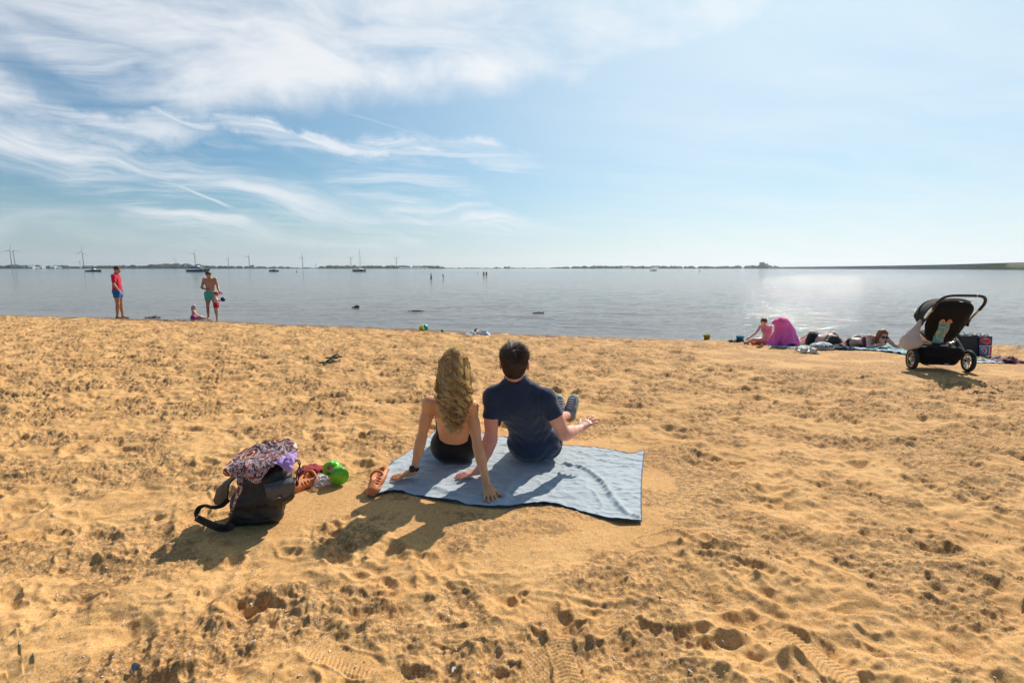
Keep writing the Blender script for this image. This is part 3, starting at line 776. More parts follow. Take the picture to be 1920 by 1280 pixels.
    for k in range(ncl):
        # roots over the skull; lower ones fall freely, upper ones sweep to the tie first
        th = rng.uniform(-np.pi*1.02, .10*np.pi) if k % 3 else rng.uniform(-np.pi*.9, -.1*np.pi); ph = rng.uniform(.05, 1.35) if k % 2 else rng.uniform(.9, 1.7)
        r0 = hd+V3(.084*math.sin(ph)*math.cos(th), .108*math.sin(ph)*math.sin(th), .100*math.cos(ph)+.008)
        ex = rng.normal(0, .022)+.40*(r0[0]-hd[0]); ln = rng.uniform(.55, 1.02)
        end = W(850+ex/3.3*960*.55, 672+(812-672)*ln, 3.135-rng.random()*.03)
        mid = np.array([.35*r0[0]+.65*(hd[0]+.88*(r0[0]-hd[0])+ex*.5), 3.105-.035*rng.random()+.03*abs(ex)/.05, r0[2]*.40+end[2]*.60])
        if ph < .9:
            ctrl = [r0, r0*.45+tie*.55+V3(0, -.01, .035), tie+V3(rng.normal(0, .01), -.012, rng.normal(0, .008)), mid*.7+tie*.3+V3(0, -.015, 0), mid*.45+end*.55, end]
        else:
            ctrl = [r0, r0+V3((r0[0]-hd[0])*.18, (r0[1]-hd[1])*.15-.008, -.035), mid, mid*.5+end*.5+V3(0, -.004, 0), end]
        C = catmull(np.array(ctrl), 12); C = np.stack([np.interp(np.linspace(0, 1, m), np.linspace(0, 1, len(C)), C[:, i]) for i in range(3)], 1)
        p1, p2 = rng.uniform(0, 6.28, 2); wl_ = rng.uniform(.046, .075); am = rng.uniform(.010, .023); tn = rng.choice([.0, .45, .9, 1.])+rng.normal(0, .08)
        s = np.concatenate([[0], np.cumsum(np.linalg.norm(np.diff(C, axis=0), axis=1))]); g_ = sstep(.05, .20, s)
        for j in range(per):
            o = rng.normal(0, .0034, 3); dp = rng.normal(0, .22); a2 = am*rng.uniform(.7, 1.3)
            Q = C+o*(0.6+1.0*g_[:, None]+(.9 if j > 9 else 0))
            Q = Q+np.stack([a2*g_*np.cos(2*np.pi*s/wl_+p1+dp), .8*a2*g_*np.sin(2*np.pi*s/wl_+p1+dp)-.004, .30*a2*g_*np.cos(4*np.pi*s/wl_+p2)], 1)
            out_.append(Q); t_ = np.clip(tn+rng.normal(0, .12)+.25*(s/s[-1])-.12, 0, 1)
            if ph < .9: t_ = t_*(1-.55*np.exp(-((s-np.linalg.norm(tie-r0))/.03)**2))
            tone.append(np.broadcast_to(t_, (m,)))
    P_ = np.array(out_); taper = np.interp(np.linspace(0, 1, m), [0, .1, .8, 1], [.0014, .0023, .0021, .0007])
    strands('hair_locks', P_, taper, hm, hb, org, np.array(tone))
    # loose flyaway hairs against the light
    fl = []
    for k in range(230):
        th = rng.uniform(-np.pi, np.pi); ph = rng.uniform(0, 1.25); r0 = hd+V3(.088*math.sin(ph)*math.cos(th), .105*math.sin(ph)*math.sin(th), .10*math.cos(ph))
        n = unit(r0-hd+V3(0, 0, .02)); d = unit(n*.6+rng.normal(0, .6, 3)); l = rng.uniform(.03, .085); tt = np.linspace(0, 1, 10)[:, None]
        fl.append(r0+d*l*tt*.6+n*l*.55*np.sin(tt*2.2)+V3(0, 0, -.02)*tt**2+rng.normal(0, .0015, (10, 3)))
    for k in range(420):
        z = rng.uniform(0, 1); c0 = W(853+rng.choice([-1, 1])*rng.uniform(17, 29)*(1-.5*z), 690+z*100, 3.12); d = rng.normal(0, 1, 3)*V3(.6, .4, 1); tt = np.linspace(0, 1, 10)[:, None]
        fl.append(c0+unit(d)*.05*tt+.008*np.sin(tt*9+rng.uniform(0, 6))*V3(1, .5, 0))
    strands('flyaway_hairs', np.array(fl), np.linspace(.0007, .0004, 10), hm, hb, org, .95)
    return root, J

def shoe(root, org, heel, toe, top, inner, sc=1.):
    """running shoe: heel and toe points of the sole, `top` the direction of the laces"""
    heel, toe = np.array(heel), np.array(toe); d = unit(toe-heel); top = unit(np.array(top)-d*np.dot(top, d)); sd_ = np.cross(d, top)
    sh = thing('shoe', None, None); sh.parent = root
    knit = cloth('grey_knit_shoe', (.17, .20, .23), .35, 120, .8, .004)
    sole = material('pale_green_sole', (.62, .64, .42), .55); lace = material('white_laces', (.72, .72, .70), .8)
    L = np.linalg.norm(toe-heel)
    SH = 1.18
    U = [Cap(heel+d*.04+top*.045, heel+d*.10+top*.050, .036, .036, .02), Cap(heel+d*.04+top*.04, heel+d*.045+top*.085, .036, .034, .02), Cap(heel+d*.10+top*.045, toe-d*.05+top*.030, .040, .030, .03, flat=(top, .85)), Cap(toe-d*.07+top*.030, toe-d*.035+top*.026, .036, .028, .02, flat=(top, .8))]
    for q_ in U: q_.ra *= SH; q_.rb *= SH
    sdf_obj('shoe_upper', U, .005, knit, sh, origin=org)
    S = [Cap(heel+d*.035, toe-d*.035, .038, .040, .02, flat=(top, .42)), Cap(heel+d*.12, toe-d*.06, .036, .042, .02, flat=(top, .42))]
    for q_ in S: q_.ra *= SH; q_.rb *= SH
    sdf_obj('sole', S, .005, sole, sh, origin=org)
    for i in range(5):
        c = heel+d*(.105+.022*i)+top*(.096-.006*i)
        tube_obj('lace', [c-sd_*.022-top*.008, c+top*.003, c+sd_*.022-top*.008], .0032, lace, sh, 6, org, 4)
    return sh
def seat_man():
    g = GZ; org = np.array([.15, 3.5, g])
    root = thing('person', 'man in a navy t-shirt sitting on the pale towel with one arm held out', 'man', org)
    J = dict(pelvis=(.165, 3.53, g+.13), waist=(.125, 3.46, g+.28), chest=(.055, 3.335, g+.44), neck=(.022, 3.27, g+.625), head=W(965, 680, 3.24),
             shL=W(925, 744, 3.27), shR=W(1024, 748, 3.26), hipL=(.085, 3.53, g+.115), hipR=(.245, 3.53, g+.115),
             elL=W(920, 822, 3.24), wrL=W(899, 884, 3.185), elR=W(1058, 813, 3.25), wrR=W(1088, 803, 3.455),
             knL=(.20, 3.96, g+.20), knR=(.325, 3.96, g+.16), anL=(.40, 4.32, g+.075), anR=(.495, 4.33, g+.085), toL=(.43, 4.40, g+.16), toR=(.53, 4.40, g+.18))
    J['wrL'][2] = g+.045
    J['hup'] = (.02, -.12, 1); J['hfw'] = (.10, 1, .05)
    J['hdL'] = (-1, -.22, -.22); J['pnL'] = (-.2, 0, 1); J['hdR'] = (.62, .50, .30); J['pnR'] = (-.30, -.55, .75)
    CUR.update(L=(.08, .08), R=(.05, .22)); CURS.update(L=.12, R=.22)
    L, fr = human(J, sc=1.0)
    for p_ in L:
        if isinstance(p_, Cap) and .030 < p_.ra < .05 and min(p_.a[2], p_.b[2]) > g+.03: p_.ra *= 1.13; p_.rb *= 1.10
    up, fw, ac = fr['up'], fr['fw'], fr['ac']
    body = sdf_obj('body', L, .0055, skin_m, root, origin=org, rl=1); set_nails(body, [], org)
    # t-shirt
    base = [Cap(J['hipL']-fw*.015+up*.02, J['hipR']-fw*.015+up*.02, .112, None, .06, flat=(fw, .98)),
            Cap(np.array(J['pelvis'])+up*.02-fw*.03, J['waist'], .135, .128, .07, flat=(fw, .85))]
    for s in (-1, 1):
        o = ac*s*.072
        base.append(Cap(np.array(J['waist'])+o*.8, np.array(J['chest'])+o, .102, .112, .06, flat=(fw, .84)))
        base.append(Ell(np.array(J['chest'])+ac*s*.088-fw*.082+up*.02, (.045, .022, .07), (ac, fw, up), .035))
    base.append(Cap(J['shL'], J['shR'], .058, None, .05)); base += [Cap(np.array(J['sh'+q_])+up*.022, np.array(J['neck'])-up*.022, .046, .062, .04, flat=(fw, 1.)) for q_ in 'LR']; base.append(Cap(np.array(J['chest'])+up*.07, np.array(J['neck'])+up*.02, .092, .064, .05, flat=(fw, .92)))
    base.append(Cap(np.array(J['waist'])-fw*.02, np.array(J['chest'])-fw*.02+up*.05, .115, .122, .05, flat=(fw, .9)))
    for q in 'LR':
        sh, el = np.array(J['sh'+q]), np.array(J['el'+q]); e = sh*.40+el*.60
        base.append(Cap(sh, e, .062, .064, .035)); base.append(Ell(sh-up*.01, (.062, .062, .064), None, .03))
    nk, ch, pl = np.array(J['neck']), np.array(J['chest']), np.array(J['pelvis'])
    def clip(X, Y, Z):
        r = -np.ones_like(X)
        for q in 'LR':
            sh, el = np.array(J['sh'+q]), np.array(J['el'+q]); ar = unit(el-sh); c = sh*.50+el*.50
            t_ = (X-c[0])*ar[0]+(Y-c[1])*ar[1]+(Z-c[2])*ar[2]
            rad = np.sqrt(np.maximum((X-c[0])**2+(Y-c[1])**2+(Z-c[2])**2-t_**2, 0))
            far = (rad < .095) & ((X-sh[0])*(1 if q == 'R' else -1) > -.035)
            r = np.where(far, np.maximum(r, t_), r)
        hn = (X-nk[0])*up[0]+(Y-nk[1])*up[1]+(Z-nk[2])*up[2]; fn = (X-nk[0])*fw[0]+(Y-nk[1])*fw[1]+(Z-nk[2])*fw[2]
        r = np.maximum(r, hn-.028+.5*np.maximum(fn, 0))
        r = np.maximum(r, (Y-3.66)); r = np.maximum(r, (g+.012)-Z)
        return r
    def wr_(X, Y, Z):
        h = (X-pl[0])*up[0]+(Y-pl[1])*up[1]+(Z-pl[2])*up[2]
        u = (X-pl[0])*.8+h*.65                     # pulls running from the right shoulder down to the left hip
        low = sstep(.34, .05, h)
        f = .0035*np.sin(u*48+7*pnoise(X*6, Z*6, 3))*(.1+.9*sstep(.0, .18, X-.05)*low)
        f = f+.0075*pnoise(X*11+Z*6, Z*17-X*7, 7)*(.45+.75*low)+.0035*np.abs(pnoise(X*20+Z*14, Z*9-X*8, 17))
        f = f+.003*np.sin(h*60+9*pnoise(X*7, Z*3, 5))*low*.7
        sl = sstep(.10, .0, np.abs(X-J['shR'][0]+.055))*sstep(.25, .4, h); f = f+.0025*np.sin((X-J['shR'][0])*130+5*pnoise(X*10, Z*10, 2))*sl
        return f
    navy = cloth('navy_cotton', (.022, .038, .078), .22, 260, .9, .003, .25)
    tee = sdf_obj('t_shirt', base, .0055, navy, root, clip=clip, wrinkle=wr_, origin=org, rl=1)
    an = np.linspace(0, 2*np.pi, 30); 
    rp = [nk+up*.030+ac*.062*math.cos(a)+fw*.058*math.sin(a)-up*.030*max(0, math.sin(a)) for a in an]
    tube_obj('collar', rp, .0045, navy, tee, 6, org)
    sp = [Cap(J['hipL'], np.array(J['hipL'])*.5+np.array(J['knL'])*.5, .104, .092, .05), Cap(J['hipR'], np.array(J['hipR'])*.5+np.array(J['knR'])*.5, .106, .094, .05), Cap(J['hipL'], J['hipR'], .108, None, .05)]
    def cs(X, Y, Z): return np.maximum(Z-(g+.235), (g+.006)-Z)
    sdf_obj('shorts', sp, .007, cloth('black_shorts_fabric', (.014, .017, .022), .2, 200, .7, .004), root, origin=org, clip=cs, wrinkle=lambda X, Y, Z: .004*np.sin(Y*60+X*30))
    shoe(root, org, (.515, 4.37, g+.02), W(1076, 741, 4.44), (-.42, -1, .35), 0)
    shoe(root, org, (.405, 4.36, g+.01), W(1047, 741, 4.42), (.28, -1, .35), 0)
    # hair: dark, short at the nape, swirled crown
    hd = np.array(J['head'])+V3(0, -.010, .020); hu, hf, hr = fr['hu'], fr['hf'], fr['hr']
    hcap = [Ell(hd+hu*.010-hf*.006, (.084, .104, .097), (hr, hf, hu), .02), Ell(hd-hf*.040-hu*.045, (.068, .060, .068), (hr, hf, hu), .03)]
    dark = hairmat('dark_brown_hair', (.014, .008, .005), (.22, .13, .08), .45, .06)
    def fc(X, Y, Z):
        f = (X-hd[0])*hf[0]+(Y-hd[1])*hf[1]+(Z-hd[2])*hf[2]; u = (X-hd[0])*hu[0]+(Y-hd[1])*hu[1]+(Z-hd[2])*hu[2]
        return np.maximum(np.minimum(f-.05, .035-u), np.minimum(f-.005, -.012-u)) if False else np.maximum(np.where((f > .045) & (u < .045), .01, -1), np.maximum(np.where((f > -.02) & (u < -.02), .01, -1), -.110-u))
    hb = sdf_obj('hair', hcap, .005, dark, root, origin=org, clip=fc, wrinkle=lambda X, Y, Z: .003*pnoise(X*90, Z*60+Y*50, 4))
    a = hb.data.attributes.new('tone', 'FLOAT', 'POINT'); a.data.foreach_set('value', np.full(len(hb.data.vertices), .0, np.float32))
    rng = np.random.default_rng(5); S = []; T = []; m = 7
    crown = unit(hu*.75-hf*.62+hr*.12)
    co = np.array([v.co[:] for v in hb.data.vertices])+org; nn = np.array([v.normal[:] for v in hb.data.vertices]); c0 = hd+hu*.010-hf*.006
    for i in rng.choice(len(co), 9000, replace=True):
        r0 = co[i]+rng.normal(0, .0015, 3); n = nn[i]; v = unit(r0-c0)
        if v@hf > .55 and v@hu < .3: continue
        away = v-crown; away = unit(away-n*(away@n)); sw = np.cross(n, away)
        topk = sstep(-.15, .65, np.array(v@hu)); l = .007+.030*topk+.006*rng.random()
        d = unit(away*.85+sw*.45*topk+n*(.22+.50*topk*rng.random())+rng.normal(0, .20, 3)); tt = np.linspace(0, 1, m)[:, None]
        S.append(r0-n*.002+d*l*tt+(away*.35-n*.25)*l*tt**2); T.append(np.clip(rng.normal(.5, .32)*(.3+.7*topk), 0, 1))  # tone rises from nape to crown: highlights on top painted into the strands
    for s_ in (-1, 1): sdf_obj('ear', [Ell(hd+hr*s_*.088-hf*.004-hu*.030, (.010, .020, .034), (hr, unit(hf+hr*s_*.4), hu), .01)], .004, skin_m, root, origin=org)
    strands('hair_strands', np.array(S), np.linspace(.0016, .0007, m), dark, hb, org, np.array(T)[:, None])
    return root, J
woman, JW = seat_woman()
man, JM = seat_man()

# ================================================================== towel under the couple
def surf(x, y): return sand_height(np.atleast_1d(np.asarray(x, float)), np.atleast_1d(np.asarray(y, float)))[0]
def gp(px, py, z=None): return on_plane(px, py, GZ-.005 if z is None else z)[:2]
def make_blanket():
    near = [gp(*p) for p in [(690, 934), (742, 921), (800, 932), (880, 948), (938, 953), (1000, 947), (1045, 947), (1108, 965), (1160, 979), (1203, 981)]]
    far = [gp(*p) for p in [(826, 795), (870, 800), (930, 817), (990, 822), (1060, 832), (1130, 838), (1180, 848), (1208, 845)]]
    left = [gp(*p) for p in [(690, 934), (712, 888), (760, 850), (793, 825), (826, 795)]]
    right = [gp(*p) for p in [(1203, 981), (1202, 930), (1204, 880), (1208, 845)]]
    def line(P):
        C = catmull(np.array(P), 14); s = np.concatenate([[0], np.cumsum(np.linalg.norm(np.diff(C, axis=0), axis=1))]); s /= s[-1]
        return lambda t: np.stack([np.interp(t, s, C[:, i]) for i in range(2)], -1)
    N, Fr, Lf, Rt = map(line, (near, far, left, right))
    nu, nv = 230, 150
    folds = [([(1062, 868), (1100, 880), (1130, 905), (1150, 935), (1172, 962), (1196, 975)], .022, .020), ([(1000, 940), (1045, 928), (1080, 900), (1090, 880)], .006, .02), ([(1040, 885), (1100, 872), (1150, 870)], .007, .022),
             ([(790, 905), (850, 925), (935, 945)], .010, .03), ([(730, 905), (800, 900), (900, 905), (950, 935)], .008, .028), ([(945, 945), (955, 915), (985, 890)], .012, .02), ([(1120, 900), (1160, 915), (1195, 935)], .005, .014), ([(1090, 845), (1140, 862), (1200, 868)], .006, .016),
             ([(1110, 920), (1130, 950), (1120, 965)], .007, .012), ([(770, 870), (800, 880), (820, 900)], .007, .02)]
    fl = [(catmull(np.array([gp(*q) for q in P]), 10), h, w_) for P, h, w_ in folds]
    def fn(u, v):
        A = (1-v)[:, None]*N(u)+v[:, None]*Fr(u)+(1-u)[:, None]*Lf(v)+u[:, None]*Rt(v)
        B = ((1-u)*(1-v))[:, None]*N(0.)+(u*(1-v))[:, None]*N(1.)+((1-u)*v)[:, None]*Fr(0.)+(u*v)[:, None]*Fr(1.)
        xy = A-B; x, y = xy[:, 0], xy[:, 1]
        z = surf(x, y)*.5+(base_h(x, y)+.012*fbm(x*.9, y*.9, 2, 2))*.5+.007+.0065*pnoise(x*6, y*11, 61)+.0028*pnoise(x*15+y*9, y*25, 63)
        z = z+.0065*(1-np.abs(pnoise(x*3+y*7, y*6-x*4, 66)))**6+.0035*(1-np.abs(pnoise(x*9-y*5, y*11+x*4, 68)))**5
        for C, h, w_ in fl:
            d = np.full(len(x), 9.)
            for c in C: d = np.minimum(d, (x-c[0])**2+(y-c[1])**2)
            e = np.sqrt(d)/w_; z = z+h*np.exp(-e*e)
        # pressed flat under the sitters
        for cx, cy, r in ((-.40, 3.52, .22), (.165, 3.53, .24)): z = z-.006*np.exp(-((x-cx)**2+(y-cy)**2)/r**2)
        z = z+.010*np.exp(-((1-u)/.03)**2-((v)/.05)**2)+.018*np.exp(-((v)/.025)**2)*np.maximum(0, np.sin(u*21+1.))*.6
        return np.stack([x, y, np.maximum(z, surf(x, y)+.004)], 1)
    mt = bpy.data.materials.new('pale_blue_towel'); mt.use_nodes = True; t = NT(mt.node_tree); b = t.n['Principled BSDF']
    co = t.node('ShaderNodeTexCoord').outputs['Object']; n1 = t.noise(co, 5, 5, .6); n2 = t.noise(co, 500, 2, .5)
    c = t.mix(n1, (.35, .405, .44), (.44, .49, .52)); c = t.mix(t.math('MULTIPLY', n2, .15), c, (.30, .36, .40))
    sp = t.remap(t.noise(co, 60, 4, .7), .66, .76); c = t.mix(t.math('MULTIPLY', sp, .35), c, (.55, .42, .25))
    t.put(b.inputs['Base Color'], c); b.inputs['Roughness'].default_value = .8; b.inputs['Sheen Weight'].default_value = .25; b.inputs['Specular IOR Level'].default_value = .2
    t.put(b.inputs['Normal'], t.bump(t.math('ADD', t.math('MULTIPLY', n2, .15), t.noise(co, 24, 4, .6, .8)), .55, .005))
    org = (.2, 3.2, GZ)
    root = grid_obj('beach_towel', fn, nu, nv, mt, None, org, thick=.0035); root.location = org
    tag(root, 'large pale blue microfibre towel with navy edging spread under the couple', 'towel')
    navy_e = cloth('navy_edging', (.03, .10, .22), .1, 300, .8, .001)
    tt = np.linspace(0, 1, 90); o1 = np.ones(90)
    P = np.concatenate([fn(tt, 0*tt), fn(o1, tt)[1:], fn(1-tt, o1)[1:], fn(0*tt, 1-tt)[1:]])
    tube_obj('edging', P+[0, 0, -.001], .0034, navy_e, root, 6, org)
    return root
towel = make_blanket()

# ================================================================== patches of cloth through control points
def patch(ctrl, per=10, wr=0., sc=20., seed=1):
    """ctrl rows x cols of world points -> function(u, v)"""
    C = np.array(ctrl, float); A = np.stack([catmull(r, per) for r in C]); B = np.stack([catmull(A[:, j], per) for j in range(A.shape[1])], 1)
    nr, nc = B.shape[:2]
    def fn(u, v):
        a = u*(nr-1); b_ = v*(nc-1); i = np.clip(a.astype(int), 0, nr-2); j = np.clip(b_.astype(int), 0, nc-2); fa = (a-i)[:, None]; fb = (b_-j)[:, None]
        p = B[i, j]*(1-fa)*(1-fb)+B[i+1, j]*fa*(1-fb)+B[i, j+1]*(1-fa)*fb+B[i+1, j+1]*fa*fb
        if wr: p = p+wr*np.stack([pnoise(p[:, 0]*sc+seed, p[:, 2]*sc+p[:, 1]*sc, seed), pnoise(p[:, 0]*sc, p[:, 2]*sc+p[:, 1]*sc+5, seed+1), pnoise(p[:, 0]*sc*1.3+p[:, 2]*sc, p[:, 1]*sc, seed+2)], 1)
        return p
    return fn
def cpatch(name, rows, mat, parent, org, nu=40, nv=50, wr=.004, sc=20., seed=1, thick=.002):
    return grid_obj(name, patch([[W(*q) for q in r] for r in rows], 8, wr, sc, seed), nu, nv, mat, parent, org, thick)
def leather(name, base=(.010, .010, .011), r=.46):
    m = bpy.data.materials.new(name); m.use_nodes = True; t = NT(m.node_tree); b = t.n['Principled BSDF']; co = t.node('ShaderNodeTexCoord').outputs['Object']
    n = t.noise(co, 30, 5, .65); v = t.vor(co, 330)
    t.put(b.inputs['Base Color'], t.mix(n, base, tuple(q*2.2 for q in base))); t.put(b.inputs['Roughness'], t.math('MULTIPLY_ADD', n, .25, r-.1)); b.inputs['Specular IOR Level'].default_value = .6
    t.put(b.inputs['Normal'], t.bump(t.math('ADD', t.math('MULTIPLY', v, .25), t.noise(co, 18, 4, .6)), .7, .006)); return m
blackl = leather('black_leather')
def backpack():
    b0 = at(488, 990); y0 = b0.y; org = np.array([b0.x, y0+.08, gz(b0.x, y0+.08)])
    root = thing('backpack', 'black leather backpack with front pocket and buckle standing open on the sand', 'backpack', org)
    yb = y0+.075
    Pm = lambda px, py, dy=0.: W(px, py, yb+dy)
    body = [Cap(Pm(452, 968), Pm(512, 962), .056, .054, .04), Cap(Pm(456, 962, .10), Pm(516, 950, .10), .054, .054, .05), Cap(Pm(455, 940), Pm(528, 925), .062, .062, .05), Cap(Pm(460, 930, .10), Pm(528, 915, .10), .058, .058, .06),
            Cap(Pm(466, 905, .01), Pm(525, 893, .01), .056, .056, .05), Cap(Pm(472, 893, .10), Pm(522, 878, .10), .052, .05, .05), Cap(Pm(478, 885, .06), Pm(528, 872, .06), .045, .045, .04)]
    g0 = org[2]
    def wr_(X, Y, Z):
        h = Z-g0
        return .004*pnoise(X*16+Z*8, Z*26, 3)+.003*np.sin(h*95+5*pnoise(X*9, Z*4, 2))*sstep(.10, .2, h)
    def cl(X, Y, Z): return np.maximum((g0-.004)-Z, -1)
    bag = sdf_obj('bag_body', body, .0055, blackl, root, origin=org, wrinkle=wr_, clip=cl)
    seam = material('black_stitching', (.03, .03, .032), .6)
    fy = -.075
    tube_obj('seam', [Pm(484, 905, fy+.005), Pm(481, 930, fy-.004), Pm(476, 955, fy), Pm(470, 977, fy+.01)], .0022, seam, root, 5, org, 6)
    tube_obj('seam', [Pm(441, 972, fy+.02), Pm(465, 977, fy-.002), Pm(500, 975, fy-.004), Pm(530, 962, fy+.01)], .0028, seam, root, 5, org, 6)
    # front pocket with its flap and buckle, at the right of the front
    pk = sdf_obj('pocket', [Cap(Pm(506, 938, fy+.012), Pm(540, 927, fy+.03), .036, .036, .02, flat=((.2, 1, 0), .8)), Cap(Pm(508, 921, fy+.012), Pm(541, 911, fy+.03), .034, .034, .02, flat=((.2, 1, 0), .8))], .0055, blackl, root, origin=org)
    cpatch('pocket_flap', [[(494, 908, yb+fy+.0), (510, 905, yb+fy-.008), (530, 899, yb+fy-.006), (552, 893, yb+fy+.03)], [(497, 918, yb+fy-.020), (512, 917, yb+fy-.040), (532, 910, yb+fy-.030), (553, 905, yb+fy+.0)], [(501, 932, yb+fy-.024), (514, 938, yb+fy-.045), (534, 934, yb+fy-.034), (552, 922, yb+fy+.002)]], leather('pocket_leather', (.045, .043, .045), .36), pk, org, 24, 34, .0012, 30)
    bk = box_obj('buckle', Pm(525, 934, fy-.045)-org, (.020, .006, .024), blackl, pk, (0, 0, R(12)), .002)
    box_obj('buckle_pin', Pm(524, 932, fy-.051)-org, (.013, .004, .004), material('nickel', (.7, .7, .7), .25, 1.), pk, (0, 0, R(12)), .001)
    cpatch('buckle_tab', [[(520, 938, yb+fy-.040), (529, 936, yb+fy-.038)], [(521, 947, yb+fy-.034), (529, 945, yb+fy-.032)], [(522, 954, yb+fy-.02), (529, 953, yb+fy-.018)]], blackl, pk, org, 10, 6, .0, 1, thick=.004)
    # the folded-back lid on the left
    cpatch('lid', [[(446, 893, yb+.02), (440, 891, yb+.06), (432, 897, yb+.12)], [(432, 908, yb-.02), (420, 910, yb+.04), (412, 915, yb+.10)], [(428, 928, yb-.01), (414, 930, yb+.03), (404, 934, yb+.09)], [(430, 942, yb+.0), (418, 946, yb+.03), (405, 945, yb+.07)]], leather('lid_leather', (.008, .008, .009), .6), root, org, 30, 20, .003, 14, 3, .008)
    # shoulder strap: webbing looping over the sand
    def strap(name, pts, wd, mat, th=.003):
        C = catmull(np.array([W(*p) for p in pts]), 12); T = np.gradient(C, axis=0); T /= np.linalg.norm(T, axis=1, keepdims=True)
        def fn(u, v):
            a = u*(len(C)-1); i = np.clip(a.astype(int), 0, len(C)-2); f = (a-i)[:, None]; p = C[i]*(1-f)+C[i+1]*f; tt = T[i]
            sd_ = np.cross(tt, np.array([0., .8, .3])); sd_ /= np.linalg.norm(sd_, axis=1, keepdims=True)
            return p+sd_*((v-.5)*wd)[:, None]
        return grid_obj(name, fn, 70, 4, mat, root, org, th)
    web = cloth('black_webbing', (.014, .014, .016), .2, 260, .6, .003)
    yy = yb-.01
    strap('shoulder_strap', [(428, 936, yy), (415, 948, yy), (398, 951, yy-.01), (385, 948, yy-.03), (374, 952, yy-.05), (368, 963, yy-.07), (370, 976, yy-.09)], .026, web)
    strap('shoulder_pad', [(371, 974, yy-.09), (388, 982, yy-.10), (408, 990, yy-.11), (426, 990, yy-.10), (436, 981, yy-.08)], .046, leather('pad_leather', (.008, .008, .009), .6), .012)
    box_obj('strap_buckle', W(371, 974, yy-.10)-org, (.03, .008, .022), blackl, root, (0, R(35), 0), .002)
    for k in (0, 1):
        tube_obj('drawstring', [Pm(546, 876, .02), Pm(552+k*5, 862, .02), Pm(560+k*3, 868, 0), Pm(563-k*6, 885, -.01), Pm(558-k*3, 902, -.01)], .0032, blackl, root, 6, org, 8)
    lathe_obj('cord_stop', [(.001, -.014), (.008, -.012), (.010, 0), (.008, .012), (.001, .014)], blackl, root, 12, Pm(557, 906, -.012)-org, (R(10), R(15), 0))
    return org, yb
bp_org, yb = backpack()
# patterned cloth
def pattern_mat():
    m = bpy.data.materials.new('patterned_cotton'); m.use_nodes = True; t = NT(m.node_tree); b = t.n['Principled BSDF']; co = t.node('ShaderNodeTexCoord').outputs['Object']
    wv = t.vmath('ADD', co, t.vmath('SCALE', t.vmath('SUBTRACT', t.noise(co, 14, 2, .5, out=1), (.5, .5, .5)), scale=.02))
    vn = t.node('ShaderNodeTexVoronoi'); t.put(vn.inputs['Vector'], wv); vn.inputs['Scale'].default_value = 8.5; vn.inputs['Randomness'].default_value = .75
    d = vn.outputs['Distance']; cc = t.sep(vn.outputs['Color'])
    ring = t.math('SINE', t.math('MULTIPLY', d, 34.)); disc = t.remap(d, .46, .42)
    disc = t.math('MULTIPLY', disc, t.math('GREATER_THAN', cc[0], .15))
    sm = t.node('ShaderNodeTexWave', wave_type='BANDS', bands_direction='DIAGONAL'); t.put(sm.inputs['Vector'], wv); sm.inputs['Scale'].default_value = 9; sm.inputs['Distortion'].default_value = 15; sm.inputs['Detail'].default_value = 3; sm.inputs['Detail Scale'].default_value = 2.2
    feather = t.ramp(sm.outputs[0], [(0, (.06, .02, .03)), (.30, (.20, .10, .12)), (.42, (.44, .34, .34)), (.55, (.70, .58, .54)), (.72, (.34, .16, .18)), (.84, (.62, .50, .48)), (1, (.14, .05, .07))])
    feather = t.mix(t.remap(t.noise(wv, 34, 2), .60, .66), feather, (.30, .035, .02))
    red = t.mix(t.remap(ring, -.2, .2), (.20, .028, .018), (.42, .10, .045)); red = t.mix(t.remap(ring, .75, .9), red, (.78, .62, .50))
    t.put(b.inputs['Base Color'], t.mix(disc, feather, red)); b.inputs['Roughness'].default_value = .8
    t.put(b.inputs['Normal'], t.bump(t.noise(co, 22, 4, .6, .5), .5, .006)); return m
pmat = pattern_mat()
pc = thing('patterned_cloth', 'maroon, white and purple patterned cotton garment draped over the black backpack', 'garment', W(490, 860, yb+.03))
o_ = np.array(pc.location)
cpatch('cloth_drape', [[(452, 846, yb+.16), (485, 831, yb+.17), (522, 823, yb+.18), (545, 823, yb+.17), (557, 836, yb+.13)],
                       [(434, 862, yb+.08), (470, 853, yb+.07), (505, 846, yb+.08), (535, 840, yb+.09), (557, 843, yb+.08)],
                       [(419, 878, yb-.01), (452, 874, yb-.05), (487, 874, yb-.05), (515, 862, yb-.01), (542, 853, yb+.03)],
                       [(418, 888, yb-.02), (450, 894, yb-.075), (484, 906, yb-.08), (503, 880, yb-.05), (526, 866, yb-.01)]], pmat, pc, o_, 70, 80, .0065, 24, 4, .003)
cpatch('cloth_drape', [[(418, 886, yb-.02), (430, 884, yb-.05), (446, 888, yb-.07)], [(424, 892, yb+.0), (438, 894, yb-.03), (452, 898, yb-.07)]], pmat, pc, o_, 16, 24, .004, 30, 2, .006)
def tie():
    C = catmull(np.array([W(446, 888, yb-.075), W(450, 905, yb-.095), W(447, 925, yb-.10), W(440, 945, yb-.10), W(431, 964, yb-.10)]), 10)
    def fn(u, v):
        a = u*(len(C)-1); i = np.clip(a.astype(int), 0, len(C)-2); f = (a-i)[:, None]; p = C[i]*(1-f)+C[i+1]*f; wd = .020-.014*u
        an = (v-.5)*2.6+.9*np.sin(u*7); return p+np.stack([wd*np.sin(an), -.006*np.cos(an*1.2), .0*u], 1)
    return grid_obj('cloth_tie', fn, 40, 8, pmat, pc, o_, .002)
tie()
lil = thing('lilac_garment', 'crumpled lilac garment sticking out of the right side of the black backpack', 'garment', W(538, 862, yb+.05))
o_ = np.array(lil.location)
